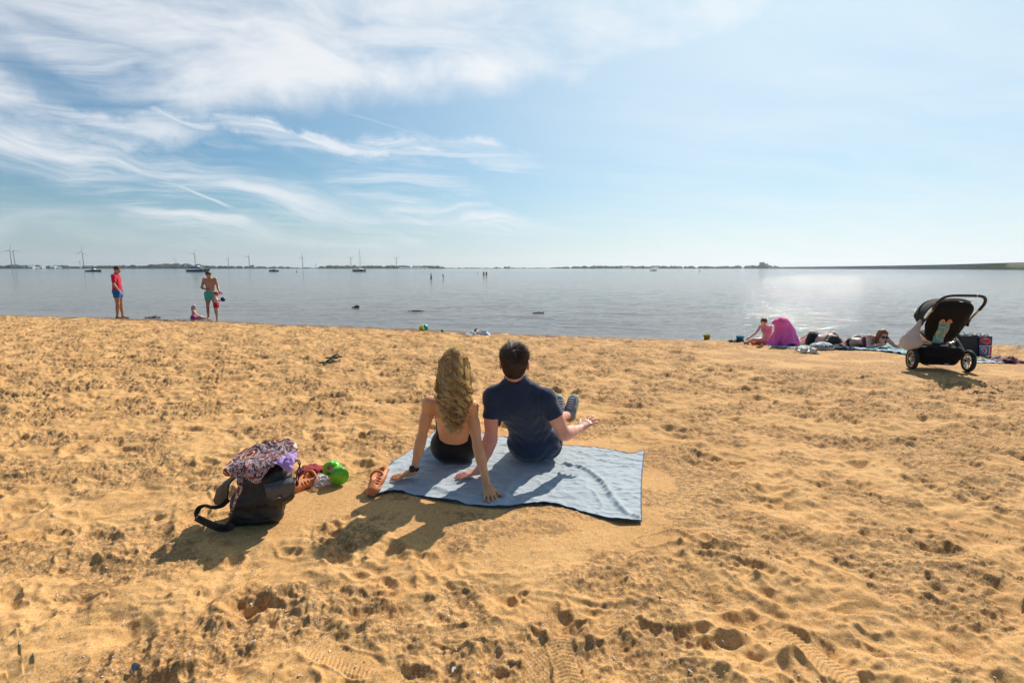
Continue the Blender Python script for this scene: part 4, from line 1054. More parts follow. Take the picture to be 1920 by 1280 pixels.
cpatch('cloth', [[(508, 868, yb+.00), (528, 850, yb+.05), (548, 848, yb+.07), (561, 848, yb+.05)], [(514, 868, yb-.04), (532, 862, yb-.03), (546, 858, yb-.02), (556, 858, yb+.01)], [(522, 872, yb-.05), (536, 876, yb-.06), (548, 876, yb-.05), (552, 866, yb-.02)], [(534, 880, yb-.05), (542, 884, yb-.055), (549, 882, yb-.05), (551, 874, yb-.02)]],
       cloth('lilac_cotton', (.50, .30, .62), .12, 200, .8, .004, .2, .15), lil, o_, 44, 44, .009, 30, 6, .003)

# ================================================================== red cloth, clogs, green cup, clear bag
def clog(cx, cy, cz, ang, roll, label, sc=1., pitch=0.):
    """foam clog: ang is where the toe points"""
    root = thing('clog', label, 'shoe', (cx, cy, cz), group='orange foam clogs')
    a = R(ang); d = V3(math.cos(a), math.sin(a), -math.sin(pitch)); s_ = V3(-math.sin(a), math.cos(a), 0); up = unit(np.cross(d, s_)); up = unit(up+s_*roll); s_ = unit(np.cross(up, d)); o = V3(cx, cy, cz)
    q = lambda x, y, z: (d*x+s_*y+up*z)*sc
    om = material('orange_foam', (.66, .20, .055), .55, grain=(30, .10), bump=(200, .001))
    S = [Cap(q(-.10, 0, .016), q(.08, .004, .014), .040, .046, .03, flat=(up, .38))]
    sdf_obj('sole', S, .0045, material('tan_foam_sole', (.52, .20, .08), .6, grain=(30, .1)), root)
    U = [Cap(q(-.02, 0, .030), q(.085, .004, .026), .046, .040, .03, flat=(up, .72)), Cap(q(-.10, 0, .024), q(.0, 0, .026), .042, .044, .03, flat=(up, .5)),
         Ell(q(-.045, 0, .062), (.075*sc, .034*sc, .045*sc), (d, s_, up), .006, sub=True), Ell(q(.03, .0, .034), (.05*sc, .028*sc, .014*sc), (d, s_, up), .006, sub=True)]
    for k in range(3):
        for sg in (-1, 1): U.append(Ell(q(.02+.02*k, sg*.034, .046), (.0045, .012, .012), (d, s_, up), .003, sub=True))
    sdf_obj('upper', U, .004, om, root)
    tube_obj('heel_strap', [q(-.01, .042, .040), q(-.03, .040, .062), q(-.035, 0, .078), q(-.03, -.040, .062), q(-.01, -.042, .040)], .0085, om, root, 8, (0, 0, 0), 8)
    return root
p = at(702, 928); clog(p.x+.01, p.y+.075, p.z+.040, 262, -.35, 'orange foam clog lying at the left corner of the pale towel', .92, .32)
p = at(566, 918); clog(p.x+.0, p.y+.06, p.z+.008, 240, .30, 'orange foam clog half hidden by the red cloth right of the backpack', 1.05)
p = at(590, 900); rc = thing('red_cloth', 'crumpled dark red cloth lying over the orange clog beside the backpack', 'cloth', p); o_ = np.array(p); yc = p.y
cpatch('cloth', [[(553, 884, yc+.05), (572, 872, yc+.08), (590, 869, yc+.09), (606, 872, yc+.09), (624, 867, yc+.10)], [(556, 890, yc-.02), (574, 880, yc-.02), (590, 877, yc-.01), (604, 879, yc+.02), (618, 872, yc+.07)], [(560, 905, yc-.03), (574, 893, yc-.04), (588, 886, yc-.03), (600, 884, yc+.0), (612, 877, yc+.05)], [(562, 914, yc-.01), (572, 902, yc-.02), (582, 893, yc-.01), (594, 890, yc+.01), (606, 884, yc+.04)]],
       cloth('dark_red_cotton', (.30, .018, .022), .2, 200, .85, .005), rc, o_, 44, 60, .010, 26, 8, .003)
clear = bpy.data.materials.new('clear_plastic'); clear.use_nodes = True; t = NT(clear.node_tree); b = t.n['Principled BSDF']; b.inputs['Base Color'].default_value = (.95, .95, .95, 1); b.inputs['Roughness'].default_value = .12; b.inputs['Alpha'].default_value = .30; b.inputs['Specular IOR Level'].default_value = 1.0
t.put(b.inputs['Normal'], t.bump(t.noise(t.node('ShaderNodeTexCoord').outputs['Object'], 45, 4, .6, 1.), .8, .01))
p = at(598, 916); pb = thing('plastic_bag', 'crumpled clear plastic bag between the red cloth and the green toy cup', 'bag', p); o_ = np.array(p); yc = p.y
cpatch('film', [[(584, 903, yc+.12), (598, 888, yc+.14), (612, 888, yc+.14), (626, 892, yc+.13)], [(580, 910, yc+.05), (596, 895, yc+.03), (610, 894, yc+.03), (624, 898, yc+.06)], [(578, 920, yc+.0), (592, 914, yc-.02), (606, 910, yc-.01), (620, 906, yc+.03)]], clear, pb, o_, 40, 44, .016, 34, 5, .001)
def green_cup():
    p = at(636, 912); root = thing('toy_cup', 'bright green plastic toy cup with a red label lying right of the backpack', 'toy', (p.x-.02, p.y+.06, p.z+.062))
    gm = material('green_plastic', (.12, .52, .010), .28, spec=.6, coat=.3, grain=(9, .1)); lm = material('lime_plastic', (.30, .72, .02), .3, spec=.6)
    ax = Vector((.42, -.86, -.02)).normalized(); rt = ax.to_track_quat('Z', 'Y').to_euler()
    lathe_obj('cup_wall', [(.030, -.085), (.036, -.085), (.052, .03), (.057, .034), (.057, .040), (.052, .040), (.046, .034)], gm, root, 36, (0, 0, 0), rt)
    lathe_obj('cup_base', [(.002, .036), (.054, .036), (.056, .039), (.054, .043), (.002, .0415)], gm, root, 36, tuple(ax*.012), rt)
    lathe_obj('cup_rim', [(.040, -.005), (.046, -.005), (.046, .006), (.040, .006)], lm, root, 36, (-.075, .055, .010), Vector((.6, -.75, .35)).normalized().to_track_quat('Z', 'Y').to_euler())
    lathe_obj('cup_wall', [(.047, -.04), (.050, -.04), (.044, .05), (.040, .055), (.002, .055)], gm, root, 32, (-.055, .07, .0), Vector((-.4, .85, .1)).normalized().to_track_quat('Z', 'Y').to_euler())
    lab = thing('price_label', None, None); lab.parent = root; lab.location = (-.034, -.030, .036); lab.rotation_euler = (R(48), R(28), R(-20))
    box_obj('label_card', (0, 0, 0), (.060, .030, .0016), material('label_red', (.62, .07, .06), .5), lab); 
    box_obj('label_stripe', (0, 0, .0016), (.022, .028, .001), material('label_pink', (.75, .30, .30), .5), lab)
    for k in (-1, 1): box_obj('label_edge', (0, .0145*k, .0016), (.060, .002, .001), material('label_cream', (.8, .62, .5), .5), lab)
green_cup()

# ================================================================== small footwear and toys on the beach
def flip_flop(px, py, ang, label, mat, group, sc=1., strapm=None, name='flip_flop', tilt=0):
    p = at(px, py); root = thing(name, label, 'shoe', (p.x, p.y, p.z+.008), R(ang), group)
    n = 28; an = np.linspace(0, 2*np.pi, n, endpoint=False); X = .130*np.cos(an)*sc; Y = (.048+.008*np.cos(an))*np.sin(an)*sc
    V = [(x, y, z+(.018*x/.13)**1*tilt) for z in (0, .020) for x, y in zip(X, Y)]; F = [tuple(range(n))[::-1], tuple(range(n, 2*n))]+[(i, (i+1) % n, n+(i+1) % n, n+i) for i in range(n)]
    mesh_obj('sole', V, F, mat, root, smooth=False)
    for s in (-1, 1): tube_obj('strap', [(.085*sc, 0, .020), (.06*sc, s*.018, .048), (.0, s*.040*sc, .036), (-.02*sc, s*.046*sc, .018)], .008*sc, strapm or mat, root, 6, (0, 0, 0), 5)
    return root
dg = material('dark_green_rubber', (.022, .040, .022), .6, grain=(20, .2))
flip_flop(626, 672, 28, 'dark green flip-flop lying further from the camera on the open sand', dg, 'pair of dark green flip-flops', 1.0)
flip_flop(615, 681, 22, 'dark green flip-flop lying nearer, with its toe on the trodden sand', dg, 'pair of dark green flip-flops', 1.0)
def bucket(px, py, col, label, r=.075, h=.13, rot=(0, 0, 0), name='toy_bucket', handle=True, rim=None, dz=0.):
    p = at(px, py); root = thing(name, label, 'toy bucket', (p.x, p.y, p.z+dz), group=None); root.rotation_euler = rot
    m = material(name+'_plastic', col, .35, spec=.5, grain=(14, .12))
    lathe_obj('bucket_wall', [(.001, 0), (r*.76, 0), (r*.96, h), (r*1.06, h), (r*1.06, h+.008), (r*.92, h+.008), (r*.72, .006), (.001, .006)], m, root, 28)
    lathe_obj('bucket_rim', [(r*1.0, h-.018), (r*1.08, h-.016), (r*1.08, h-.008), (r*1.0, h-.006)], m, root, 28)
    if handle:
        a = np.linspace(0, np.pi, 14); tube_obj('bucket_handle', [(r*1.05*math.cos(q), -.35*r-.9*r*math.sin(q)*.6, h+.25*r*math.sin(q)*-.4) for q in a], .004, rim or m, root, 6)
    return root
bucket(788, 621, (.72, .66, .02), 'small yellow toy bucket at the waterline left of the teal ball', .085, .13, (R(70), 0, R(70)), dz=.06)
p = at(794, 621); ball = lathe_obj('ball', [(.10*math.sin(a)+1e-4, .10*math.cos(a)) for a in np.linspace(0, math.pi, 18)], material('teal_rubber', (.02, .42, .40), .4, grain=(6, .15)), None, 28, (p.x+.03, p.y, p.z+.095), caps=False); tag(ball, 'teal ball at the waterline beside the small yellow bucket', 'ball')
p = at(830, 622); o = lathe_obj('toy_mould', [(.001, 0), (.05, 0), (.058, .02), (.04, .05), (.02, .065), (.001, .066)], material('green_mould', (.02, .30, .05), .4, grain=(9, .1)), None, 16, p); tag(o, 'little green sand mould at the waterline right of the teal ball', 'toy')
def crumple(name, px, py, size, mats, label, cat, seed=1, parent=None, hgt=.06, kind_group=None):
    """a heap of crumpled cloth"""
    p = at(px, py); r = np.random.default_rng(seed); o = V3(*p)
    def fn(u, v):
        x = (u-.5)*2; y = (v-.5)*2; q = np.maximum(np.abs(x), np.abs(y)); rr = 1+.22*pnoise(x*1.5+seed, y*1.5, seed)
        X = o[0]+x*size[0]*.5*rr; Y = o[1]+size[1]*.5+y*size[1]*.5*rr
        dome = np.clip(1-q**2.5, 0, 1)*hgt*(.65+.6*pnoise(x*2.1, y*2.3, seed+3)+.35*np.abs(pnoise(x*5, y*6, seed+5)))
        z = base_h(X, Y)+.012*fbm(X*.9, Y*.9, 2, 2)+.012+np.maximum(dome, 0)
        return np.stack([X, Y, z], 1)
    ob = grid_obj(name, fn, 30, 30, mats, parent, o, .004); ob.location = o; return tag(ob, label, cat, kind_group)
white = cloth('white_cotton', (.74, .74, .76), .08, 120, .85, .006, .1, .1); navyc = cloth('dark_blue_cotton', (.02, .045, .09), .3, 120, .85, .006)
crumple('clothes_heap', 903, 629, (.38, .32), white, 'white crumpled clothes left on the sand near the waterline', 'clothes', 3, hgt=.12)
o = crumple('red_garment', 893, 627, (.12, .12), cloth('red_fabric', (.5, .02, .06), .2), 'small dark red thing on top of the white clothes heap', 'clothes', 5, hgt=.08); o.location.z += .06
for px, py, lb in ((884, 629, 'left one of two white trainers beside the white clothes heap'), (889, 631, 'right one of two white trainers beside the white clothes heap')):
    p = at(px, py); r_ = thing('trainer', lb, 'shoe', p, 0, 'white trainers'); d = V3(-.8, -.6, 0)
    sdf_obj('upper', [Cap((0, 0, .035), d*.16+V3(0, 0, .03), .04, .035, .03), Cap((0, 0, .05), (0, 0, .08), .036, .034, .02)], .012, material('white_leather', (.7, .68, .64), .6, grain=(12, .1)), r_)
    sdf_obj('sole', [Cap((0, 0, .012), d*.17+V3(0, 0, .012), .045, .042, .02, flat=((0, 0, 1), .4))], .012, white, r_)

# ================================================================== people at the water's edge
def standing(base, head_az, H, ov=None, fem=False, belly=0., kw=None):
    """joints of an upright figure; local x right, y forward, z up, lengths for 1.78 m"""
    s = H/1.78; J = dict(pelvis=(0, 0, .93), waist=(0, .0, 1.08), chest=(0, 0, 1.30), neck=(0, -.01, 1.49), head=(0, .015, 1.635), shL=(-.175, -.01, 1.42), shR=(.175, -.01, 1.42), elL=(-.235, -.02, 1.13), elR=(.235, -.02, 1.13), wrL=(-.25, .06, .89), wrR=(.25, .06, .89),
             hipL=(-.09, 0, .91), hipR=(.09, 0, .91), knL=(-.10, .02, .48), knR=(.10, .02, .48), anL=(-.10, -.02, .07), anR=(.10, -.02, .07), toL=(-.13, .14, .02), toR=(.13, .14, .02))
    D = {}
    for k, v in (ov or {}).items():
        if k in ('hup', 'hfw', 'hdL', 'hdR', 'pnL', 'pnR'): D[k] = v
        else: J[k] = v
    c, sn = math.cos(head_az), math.sin(head_az)
    rot_ = lambda v: np.array([v[0]*c+v[1]*sn, -v[0]*sn+v[1]*c, v[2]])
    out_ = {k: rot_(np.array(v, float)*s)+np.array(base) for k, v in J.items()}
    for k, v in D.items(): out_[k] = rot_(np.array(v, float))
    return out_, s
def figure(label, cat, J, s, vox, sk, clothes, hair, fem=False, belly=0., org=None, group=None, fine=True):
    root = thing('person', label, cat, org, group=group)
    L, fr = human(J, fem=fem, sc=s, belly=belly, face=fine, hands=fine)
    if not fine:
        for q in 'LR':
            d = unit(J['wr'+q]-J['el'+q]); L.append(Cap(J['wr'+q], J['wr'+q]+d*.10*s, .03*s, .02*s, .02))
    b = sdf_obj('body', L, vox, sk, root, origin=org); set_nails(b, [], org)
    for nm, prims, mat, kw in clothes(J, s, fr): sdf_obj(nm, prims, vox, mat, root, origin=org, **kw)
    if hair:
        hu, hf, hr = fr['hu'], fr['hf'], fr['hr']; hd = np.array(J['head'])
        prims, mat, kw = hair(hd, hu, hf, hr, s); o = sdf_obj('hair', prims, vox, mat, root, origin=org, **kw)
        nv = len(o.data.vertices); a = o.data.attributes.new('tone', 'FLOAT', 'POINT'); a.data.foreach_set('value', np.clip(RNG.normal(.35, .22, nv), 0, 1).astype(np.float32))
    return root, fr
def trunks(J, s, leg=.42, top=.10, r=.108, up=V3(0, 0, 1)):
    hl, hr_, kl, kr, pv = (np.array(J[k]) for k in ('hipL', 'hipR', 'knL', 'knR', 'pelvis'))
    P = [Cap(hl, hl*(1-leg)+kl*leg, r*s, r*s*.93, .03*s), Cap(hr_, hr_*(1-leg)+kr*leg, r*s, r*s*.93, .03*s), Cap(hl, hr_, .115*s, None, .05*s), Cap(pv, pv+up*.06*s, .135*s, .128*s, .04*s)]
    zl = min((hl*(1-leg)+kl*leg)[2], (hr_*(1-leg)+kr*leg)[2])-.03*s; zt = pv[2]+top*s
    return P, dict(clip=lambda X, Y, Z: np.maximum(Z-zt, zl-Z))
def shirt(J, s, fr, sleeve=.55, bel=0.):
    up, fw, ac = fr['up'], fr['fw'], fr['ac']; A = {k: np.array(v) for k, v in J.items()}
    P = [Cap(A['hipL']+up*.03, A['hipR']+up*.03, .115*s, None, .05*s), Cap(A['pelvis']+up*.02, A['waist'], .138*s, .135*s, .06*s, flat=(fw, .9))]
    for g in (-1, 1): P.append(Cap(A['waist']+ac*g*.05*s, A['chest']+ac*g*.065*s, .115*s, .118*s, .05*s, flat=(fw, .88)))
    if bel: P.append(Ell(A['waist']+fw*.06*s, (.13*s, .13*s+bel, .14*s), (ac, fw, up), .05*s))
    P.append(Cap(A['shL'], A['shR'], .060*s, None, .04*s)); P.append(Cap(A['chest']+up*.07*s, A['neck'], .088*s, .060*s, .04*s))
    for q in 'LR':
        P.append(Cap(A['sh'+q], A['sh'+q]*(1-sleeve)+A['el'+q]*sleeve, .062*s, .060*s, .03*s))
    zt = A['neck'][2]+.02*s; zb = A['pelvis'][2]-.03*s
    return P, dict(clip=lambda X, Y, Z: np.maximum(Z-zt, zb-Z), wrinkle=lambda X, Y, Z: .006*pnoise(X*14, Z*22, 4))
def short_hair(mat, top=.008, clip_f=.04):
    def f(hd, hu, hf, hr, s):
        def cl(X, Y, Z):
            a = (X-hd[0])*hf[0]+(Y-hd[1])*hf[1]+(Z-hd[2])*hf[2]; u = (X-hd[0])*hu[0]+(Y-hd[1])*hu[1]+(Z-hd[2])*hu[2]
            return np.maximum(np.where((a > .045*s) & (u < .055*s), .02, -1), np.maximum(np.where((a > -.02*s) & (u < -.005*s), .02, -1), -.095*s-u))
        return [Ell(hd+hu*.026*s-hf*.014*s, ((.080+top)*s, (.098+top)*s, (.094+top)*s), (hr, hf, hu), .02)], mat, dict(clip=cl, wrinkle=lambda X, Y, Z: .004*pnoise(X*60, Z*60+Y*40, 4))
    return f
dkhair = hairmat('near_black_hair', (.014, .009, .007), (.06, .036, .024), .62, .1); brhair = hairmat('brown_hair', (.05, .024, .012), (.17, .085, .04), .4, .15); redhair = hairmat('auburn_hair', (.16, .045, .016), (.60, .22, .07), .36, .2)
# man in the red t-shirt, seen from his right side, looking along the water
p = at(226, 597); B = np.array([p.x, p.y, gz(p.x, p.y)-.005])
ovr = dict(head=(0, .055, 1.625), neck=(0, .0, 1.49), hfw=(0, 1, -.12), elR=(.225, .0, 1.14), wrR=(.205, .13, .92), elL=(-.225, .02, 1.14), wrL=(-.20, .07, .90), anL=(-.10, .04, .07), anR=(.09, -.05, .07), toL=(-.12, .20, .02), toR=(.11, .12, .02), knR=(.10, .0, .48))
CUR.update(L=(.5, .5), R=(.5, .5)); CURS.update(L=.05, R=.05)
J, s = standing(B, R(72), 1.82, ovr)
redc = cloth('red_jersey', (.50, .012, .040), .15, 100, .85, .006); bluec = cloth('blue_shorts_fabric', (.015, .13, .42), .15, 100, .8, .006)
figure('barefoot man in a red t-shirt and blue shorts standing at the waterline, hands down', 'man', J, s, .013, skin_d, lambda J, s, fr: [('t_shirt', *shirt(J, s, fr, .62, 0)[:1], redc, shirt(J, s, fr, .62, 0)[1]), ('shorts', trunks(J, s, .40)[0], bluec, trunks(J, s, .40)[1])], short_hair(dkhair, .002), belly=0, org=B)
# bare-chested man in turquoise trunks bending his head over a small child
p = at(388, 600); B2 = np.array([p.x, p.y+.35, gz(p.x, p.y+.35)-.01])
ovr = dict(head=(.0, .10, 1.585), neck=(.0, .03, 1.475), hfw=(.15, .75, -.75), hup=(.05, .55, .8), elR=(.26, .04, 1.14), wrR=(.04, .20, 1.05), elL=(-.25, .05, 1.16), wrL=(-.32, .20, 1.00), hdR=(-1, .3, -.1), hdL=(-.8, .4, -.5), chest=(0, .01, 1.29), anL=(-.13, -.02, .07), anR=(.15, -.04, .07), knL=(-.11, .02, .48), knR=(.12, .02, .48))
J, s = standing(B2, R(180-14), 1.74, ovr)
# he faces the beach: his own left is at the right of the picture, so the joints are mirrored
for k in ('sh', 'el', 'wr', 'hip', 'kn', 'an', 'to'): pass
turq = cloth('turquoise_trunks_fabric', (.10, .50, .42), .12, 100, .8, .006, .1, .15)
figure('bare-chested man in turquoise swim trunks bending his head towards a toddler', 'man', J, s, .013, skin_d, lambda J, s, fr: [('swim_trunks', trunks(J, s, .42, .09, .112)[0], turq, trunks(J, s, .42, .09, .112)[1])], short_hair(brhair, .012), org=B2)
# toddler in red
p = at(403, 601); B3 = np.array([p.x, p.y+.15, gz(p.x, p.y+.15)-.005])
ovr = dict(head=(0, .03, 1.58), elL=(-.28, .08, 1.22), wrL=(-.28, .30, 1.22), elR=(.28, .08, 1.22), wrR=(.36, .34, 1.27), neck=(0, 0, 1.42), hdR=(0, 1, .3))
J, s = standing(B3, R(60), .97, ovr)
J['head'] = J['head']+V3(0, 0, .02)
redw = cloth('red_swim_fabric', (.48, .012, .02), .12, 100, .6, .004)
def suit(J, s, fr):
    P, kw = trunks(J, s, .12, .30, .12); A = {k: np.array(v) for k, v in J.items()}
    P.append(Cap(A['pelvis'], A['waist']+V3(0, 0, .08*s), .150*s, .140*s, .05*s)); zb = A['hipL'][2]-.10*s; zt = A['waist'][2]+.04*s
    return [('swimsuit', P, redw, dict(clip=lambda X, Y, Z: np.maximum(Z-zt, zb-Z)))]
def hat(mat, s2=1.5):
    def f(hd, hu, hf, hr, s):
        k = s*s2; return [Ell(hd+hu*.03*k, (.085*k, .10*k, .085*k), (hr, hf, hu), .02), Cap(hd+hu*.015*k+hf*.03*k, hd+hf*.13*k+hu*.0*k, .055*k, .045*k, .02, flat=(hu, .25))], mat, dict(clip=lambda X, Y, Z: (hd[0]-X)*hu[0]+(hd[1]-Y)*hu[1]+(hd[2]-Z)*hu[2]-.005)
    return f
def child_head(J, s, k=1.45):
    return [Ell(np.array(J['head'])+V3(0, 0, .02*s), (.080*s*k, .088*s*k, .092*s*k), None, .02)]
CUR.update(L=(.3, .3), R=(.6, .5))
tod, fr = figure('toddler in a red swimsuit and red sun hat standing beside the bare-chested man', 'child', J, s*1.12, .010, skin_f, suit, None, org=B3)
hd = np.array(J['head']); sdf_obj('head_shape', child_head(J, s), .010, skin_f, tod, origin=B3) if False else None
P, m_, kw = hat(redw, 1.35)(hd, fr['hu'], fr['hf'], fr['hr'], s*1.12); sdf_obj('sun_hat', P, .009, redw, tod, origin=B3, **kw)
q = np.array(J['wrR'])+V3(.04, -.03, .03); o = lathe_obj('ball', [(.075*math.sin(a)+1e-4, .075*math.cos(a)) for a in np.linspace(0, math.pi, 14)], material('dark_blue_rubber', (.01, .015, .10), .4, grain=(9, .2)), None, 20, tuple(q), caps=False); tag(o, "dark blue ball in the red-hatted toddler's hands", 'ball')
# baby sitting on the wet sand
p = at(362, 599); B4 = np.array([p.x, p.y+.05, gz(p.x, p.y+.05)-.005]); s = .50
def sitting(B, az, sc, lean=0., fwd=.0, tw=0.):
    J = dict(pelvis=(0, 0, .12), waist=(0, -.02+fwd*.3, .28), chest=(0, -.03+fwd*.7, .46), neck=(0, -.02+fwd, .64), head=(0, .02+fwd*1.15, .80), shL=(-.165, -.02+fwd*.95, .58), shR=(.165, -.02+fwd*.95, .58), elL=(-.22, .10+fwd, .34), elR=(.22, .10+fwd, .34), wrL=(-.16, .30+fwd, .24), wrR=(.16, .30+fwd, .24),
             hipL=(-.09, 0, .11), hipR=(.09, 0, .11), knL=(-.20, .40, .16), knR=(.20, .40, .16), anL=(-.16, .78, .06), anR=(.16, .78, .06), toL=(-.18, .82, .16), toR=(.18, .82, .16))
    c, sn = math.cos(az), math.sin(az); r = lambda v: np.array([v[0]*c+v[1]*sn, -v[0]*sn+v[1]*c, v[2]])
    return {k: r(np.array(v)*sc)+np.array(B) for k, v in J.items()}
J = sitting(B4, R(62), .52, fwd=.05); J['hfw'] = V3(.9, .3, 0)
pinkp = cloth('pink_nappy_fabric', (.62, .03, .26), .12, 100, .8, .006)
def nappy(J, s, fr):
    A = {k: np.array(v) for k, v in J.items()}; return [('swim_nappy', [Cap(A['hipL'], A['hipR'], .15*s, None, .05), Cap(A['pelvis'], A['waist'], .16*s, .13*s, .05)], pinkp, dict(clip=lambda X, Y, Z: Z-A['waist'][2]))]
bab, fr = figure('baby in a pale pink bonnet and magenta swim nappy sitting at the waterline', 'baby', J, .60, .010, skin_f, nappy, None, org=B4)
hd = np.array(J['head']); sdf_obj('bonnet', [Ell(hd+V3(-.008, 0, .012), (.082, .082, .080), None, .02), Cap(hd+V3(-.05, 0, -.02), hd+V3(-.065, 0, -.075), .045, .05, .03)], .009, cloth('pale_pink_cotton', (.55, .36, .42), .15, 90, .85, .006), bab, origin=B4, clip=lambda X, Y, Z: np.where((X > hd[0]+.045) & (Z < hd[2]+.02), .01, -1))
# weed and driftwood
def clump(px, py, w_, h_, label, mat, name='seaweed', z=None, seed=0, cat='seaweed'):
    p = at(px, py) if z is None else Vector(on_plane(px, py, z)); r = np.random.default_rng(seed+int(px)); root = thing(name, label, cat, p)
    n = 60; P = []; w_ *= .55; h_ *= .6
    for i in range(n):
        c = V3(r.normal(0, w_*.35), r.normal(0, w_*.18), abs(r.normal(0, h_*.4))); d = V3(r.normal(0, w_*.25), r.normal(0, w_*.1), r.normal(0, h_*.3)); t_ = np.linspace(-1, 1, 5)[:, None]
        q = c+d*t_+r.normal(0, .012, (5, 3)); q[:, 2] = np.maximum(q[:, 2], .0); P.append(q)
    V, F = tubes(np.array(P), np.array([.006, .014, .018, .014, .006]), 5); mesh_obj('fronds', V, F.astype(np.int32), mat, root); return root
weed = material('dark_weed', (.035, .028, .018), .7, grain=(20, .3)); clump(285, 597, .55, .09, 'low dark heap of seaweed at the waterline between the two men', weed)
clump(668, 577, .30, .16, 'dark clump of weed sticking out of the water left of centre', weed, z=0.0); clump(783, 584, .45, .06, 'flat dark clump of weed in the shallows above the teal ball', weed, z=0.0)
clump(1012, 587, .40, .05, 'flat dark weed floating above the seated man', weed, z=0.); clump(1380, 641, .35, .05, 'dark weed and dug sand left of the blue bucket', weed)

# ================================================================== the group on striped towels at the right
def strip_mat(name, cols, sc, rot_=0.):
    m = bpy.data.materials.new(name); m.use_nodes = True; t = NT(m.node_tree); b = t.n['Principled BSDF']; co = t.node('ShaderNodeTexCoord').outputs['Object']
    x, y, z = t.sep(t.vmath('ADD', co, t.vmath('SCALE', t.noise(co, 4, 2, out=1), scale=.04))); f = t.math('FRACT', t.math('MULTIPLY', t.math('ADD', t.math('MULTIPLY', y, math.cos(rot_)), t.math('MULTIPLY', x, math.sin(rot_))), sc))
    c = t.ramp(f, [(i/len(cols), c) for i, c in enumerate(cols)], 'CONSTANT'); t.put(b.inputs['Base Color'], c); b.inputs['Roughness'].default_value = .9; b.inputs['Sheen Weight'].default_value = .2
    t.put(b.inputs['Normal'], t.bump(t.noise(co, 60, 3), .6, .006)); return m
def flat_towel(label, near, far, mat, seed, hgt=.02):
    A = np.array([list(at(*p)) for p in near]); Bf = np.array([list(at(*p)) for p in far]); o = A.mean(0)
    def fn(u, v):
        t_ = u*(len(A)-1); i = np.clip(t_.astype(int), 0, len(A)-2); f = (t_-i)[:, None]; t2 = u*(len(Bf)-1); i2 = np.clip(t2.astype(int), 0, len(Bf)-2); f2 = (t2-i2)[:, None]
        p = (A[i]*(1-f)+A[i+1]*f)*(1-v)[:, None]+(Bf[i2]*(1-f2)+Bf[i2+1]*f2)*v[:, None]
        p[:, 2] = base_h(p[:, 0], p[:, 1])+.012*fbm(p[:, 0]*.9, p[:, 1]*.9, 2, 2)+.016+hgt*np.abs(pnoise(p[:, 0]*5, p[:, 1]*5, seed))+hgt*.6*np.abs(pnoise(p[:, 0]*11, p[:, 1]*9, seed+2)); return p
    ob = grid_obj('beach_towel', fn, 70, 30, mat, None, o, .008); ob.location = o; return tag(ob, label, 'towel')
tq = strip_mat('turquoise_striped', [(.04, .35, .42), (.04, .35, .42), (.62, .72, .74), (.08, .42, .48), (.50, .66, .70)], 3.2, .5)
flat_towel('turquoise and white striped towel under the child hidden by the magenta towel', [(1436, 650), (1480, 654), (1520, 656), (1548, 657)], [(1450, 643), (1490, 645), (1530, 645), (1560, 646)], tq, 3)
flat_towel('turquoise and black patterned towel under the auburn-haired woman, reaching the stroller', [(1590, 656), (1630, 658), (1670, 662), (1702, 667)], [(1585, 644), (1630, 646), (1680, 648), (1730, 650)], strip_mat('turquoise_black_striped', [(.05, .38, .45), (.02, .025, .03), (.55, .62, .66), (.06, .30, .38), (.015, .018, .02)], 3.6, .35), 7, .03)
# child in a pale pink bikini digging
p = at(1441, 646); g_ = gz(p.x, p.y); B = np.array([p.x, p.y, g_+.01]); k = .70
J = {}
Wp = lambda px, py, dy=0.: W(px, py, p.y+dy)
J = dict(pelvis=Wp(1440, 637), waist=Wp(1438, 629, -.02), chest=Wp(1437, 619, -.05), neck=Wp(1435, 611, -.06), head=Wp(1432, 604, -.13), shL=Wp(1444, 613, -.05), shR=Wp(1426, 612, -.07), elR=Wp(1417, 624, -.14), wrR=Wp(1405, 633, -.22), elL=Wp(1446, 624, -.02), wrL=Wp(1446, 633, .08),
         hipL=Wp(1445, 639), hipR=Wp(1436, 639, -.02), knR=Wp(1416, 637, -.10), anR=Wp(1400, 641, -.04), toR=Wp(1396, 641, -.08), knL=Wp(1425, 636, .30), anL=Wp(1412, 639, .42), toL=Wp(1408, 638, .42), hup=(-.1, -.45, .8), hfw=(-.35, -.75, -.55))
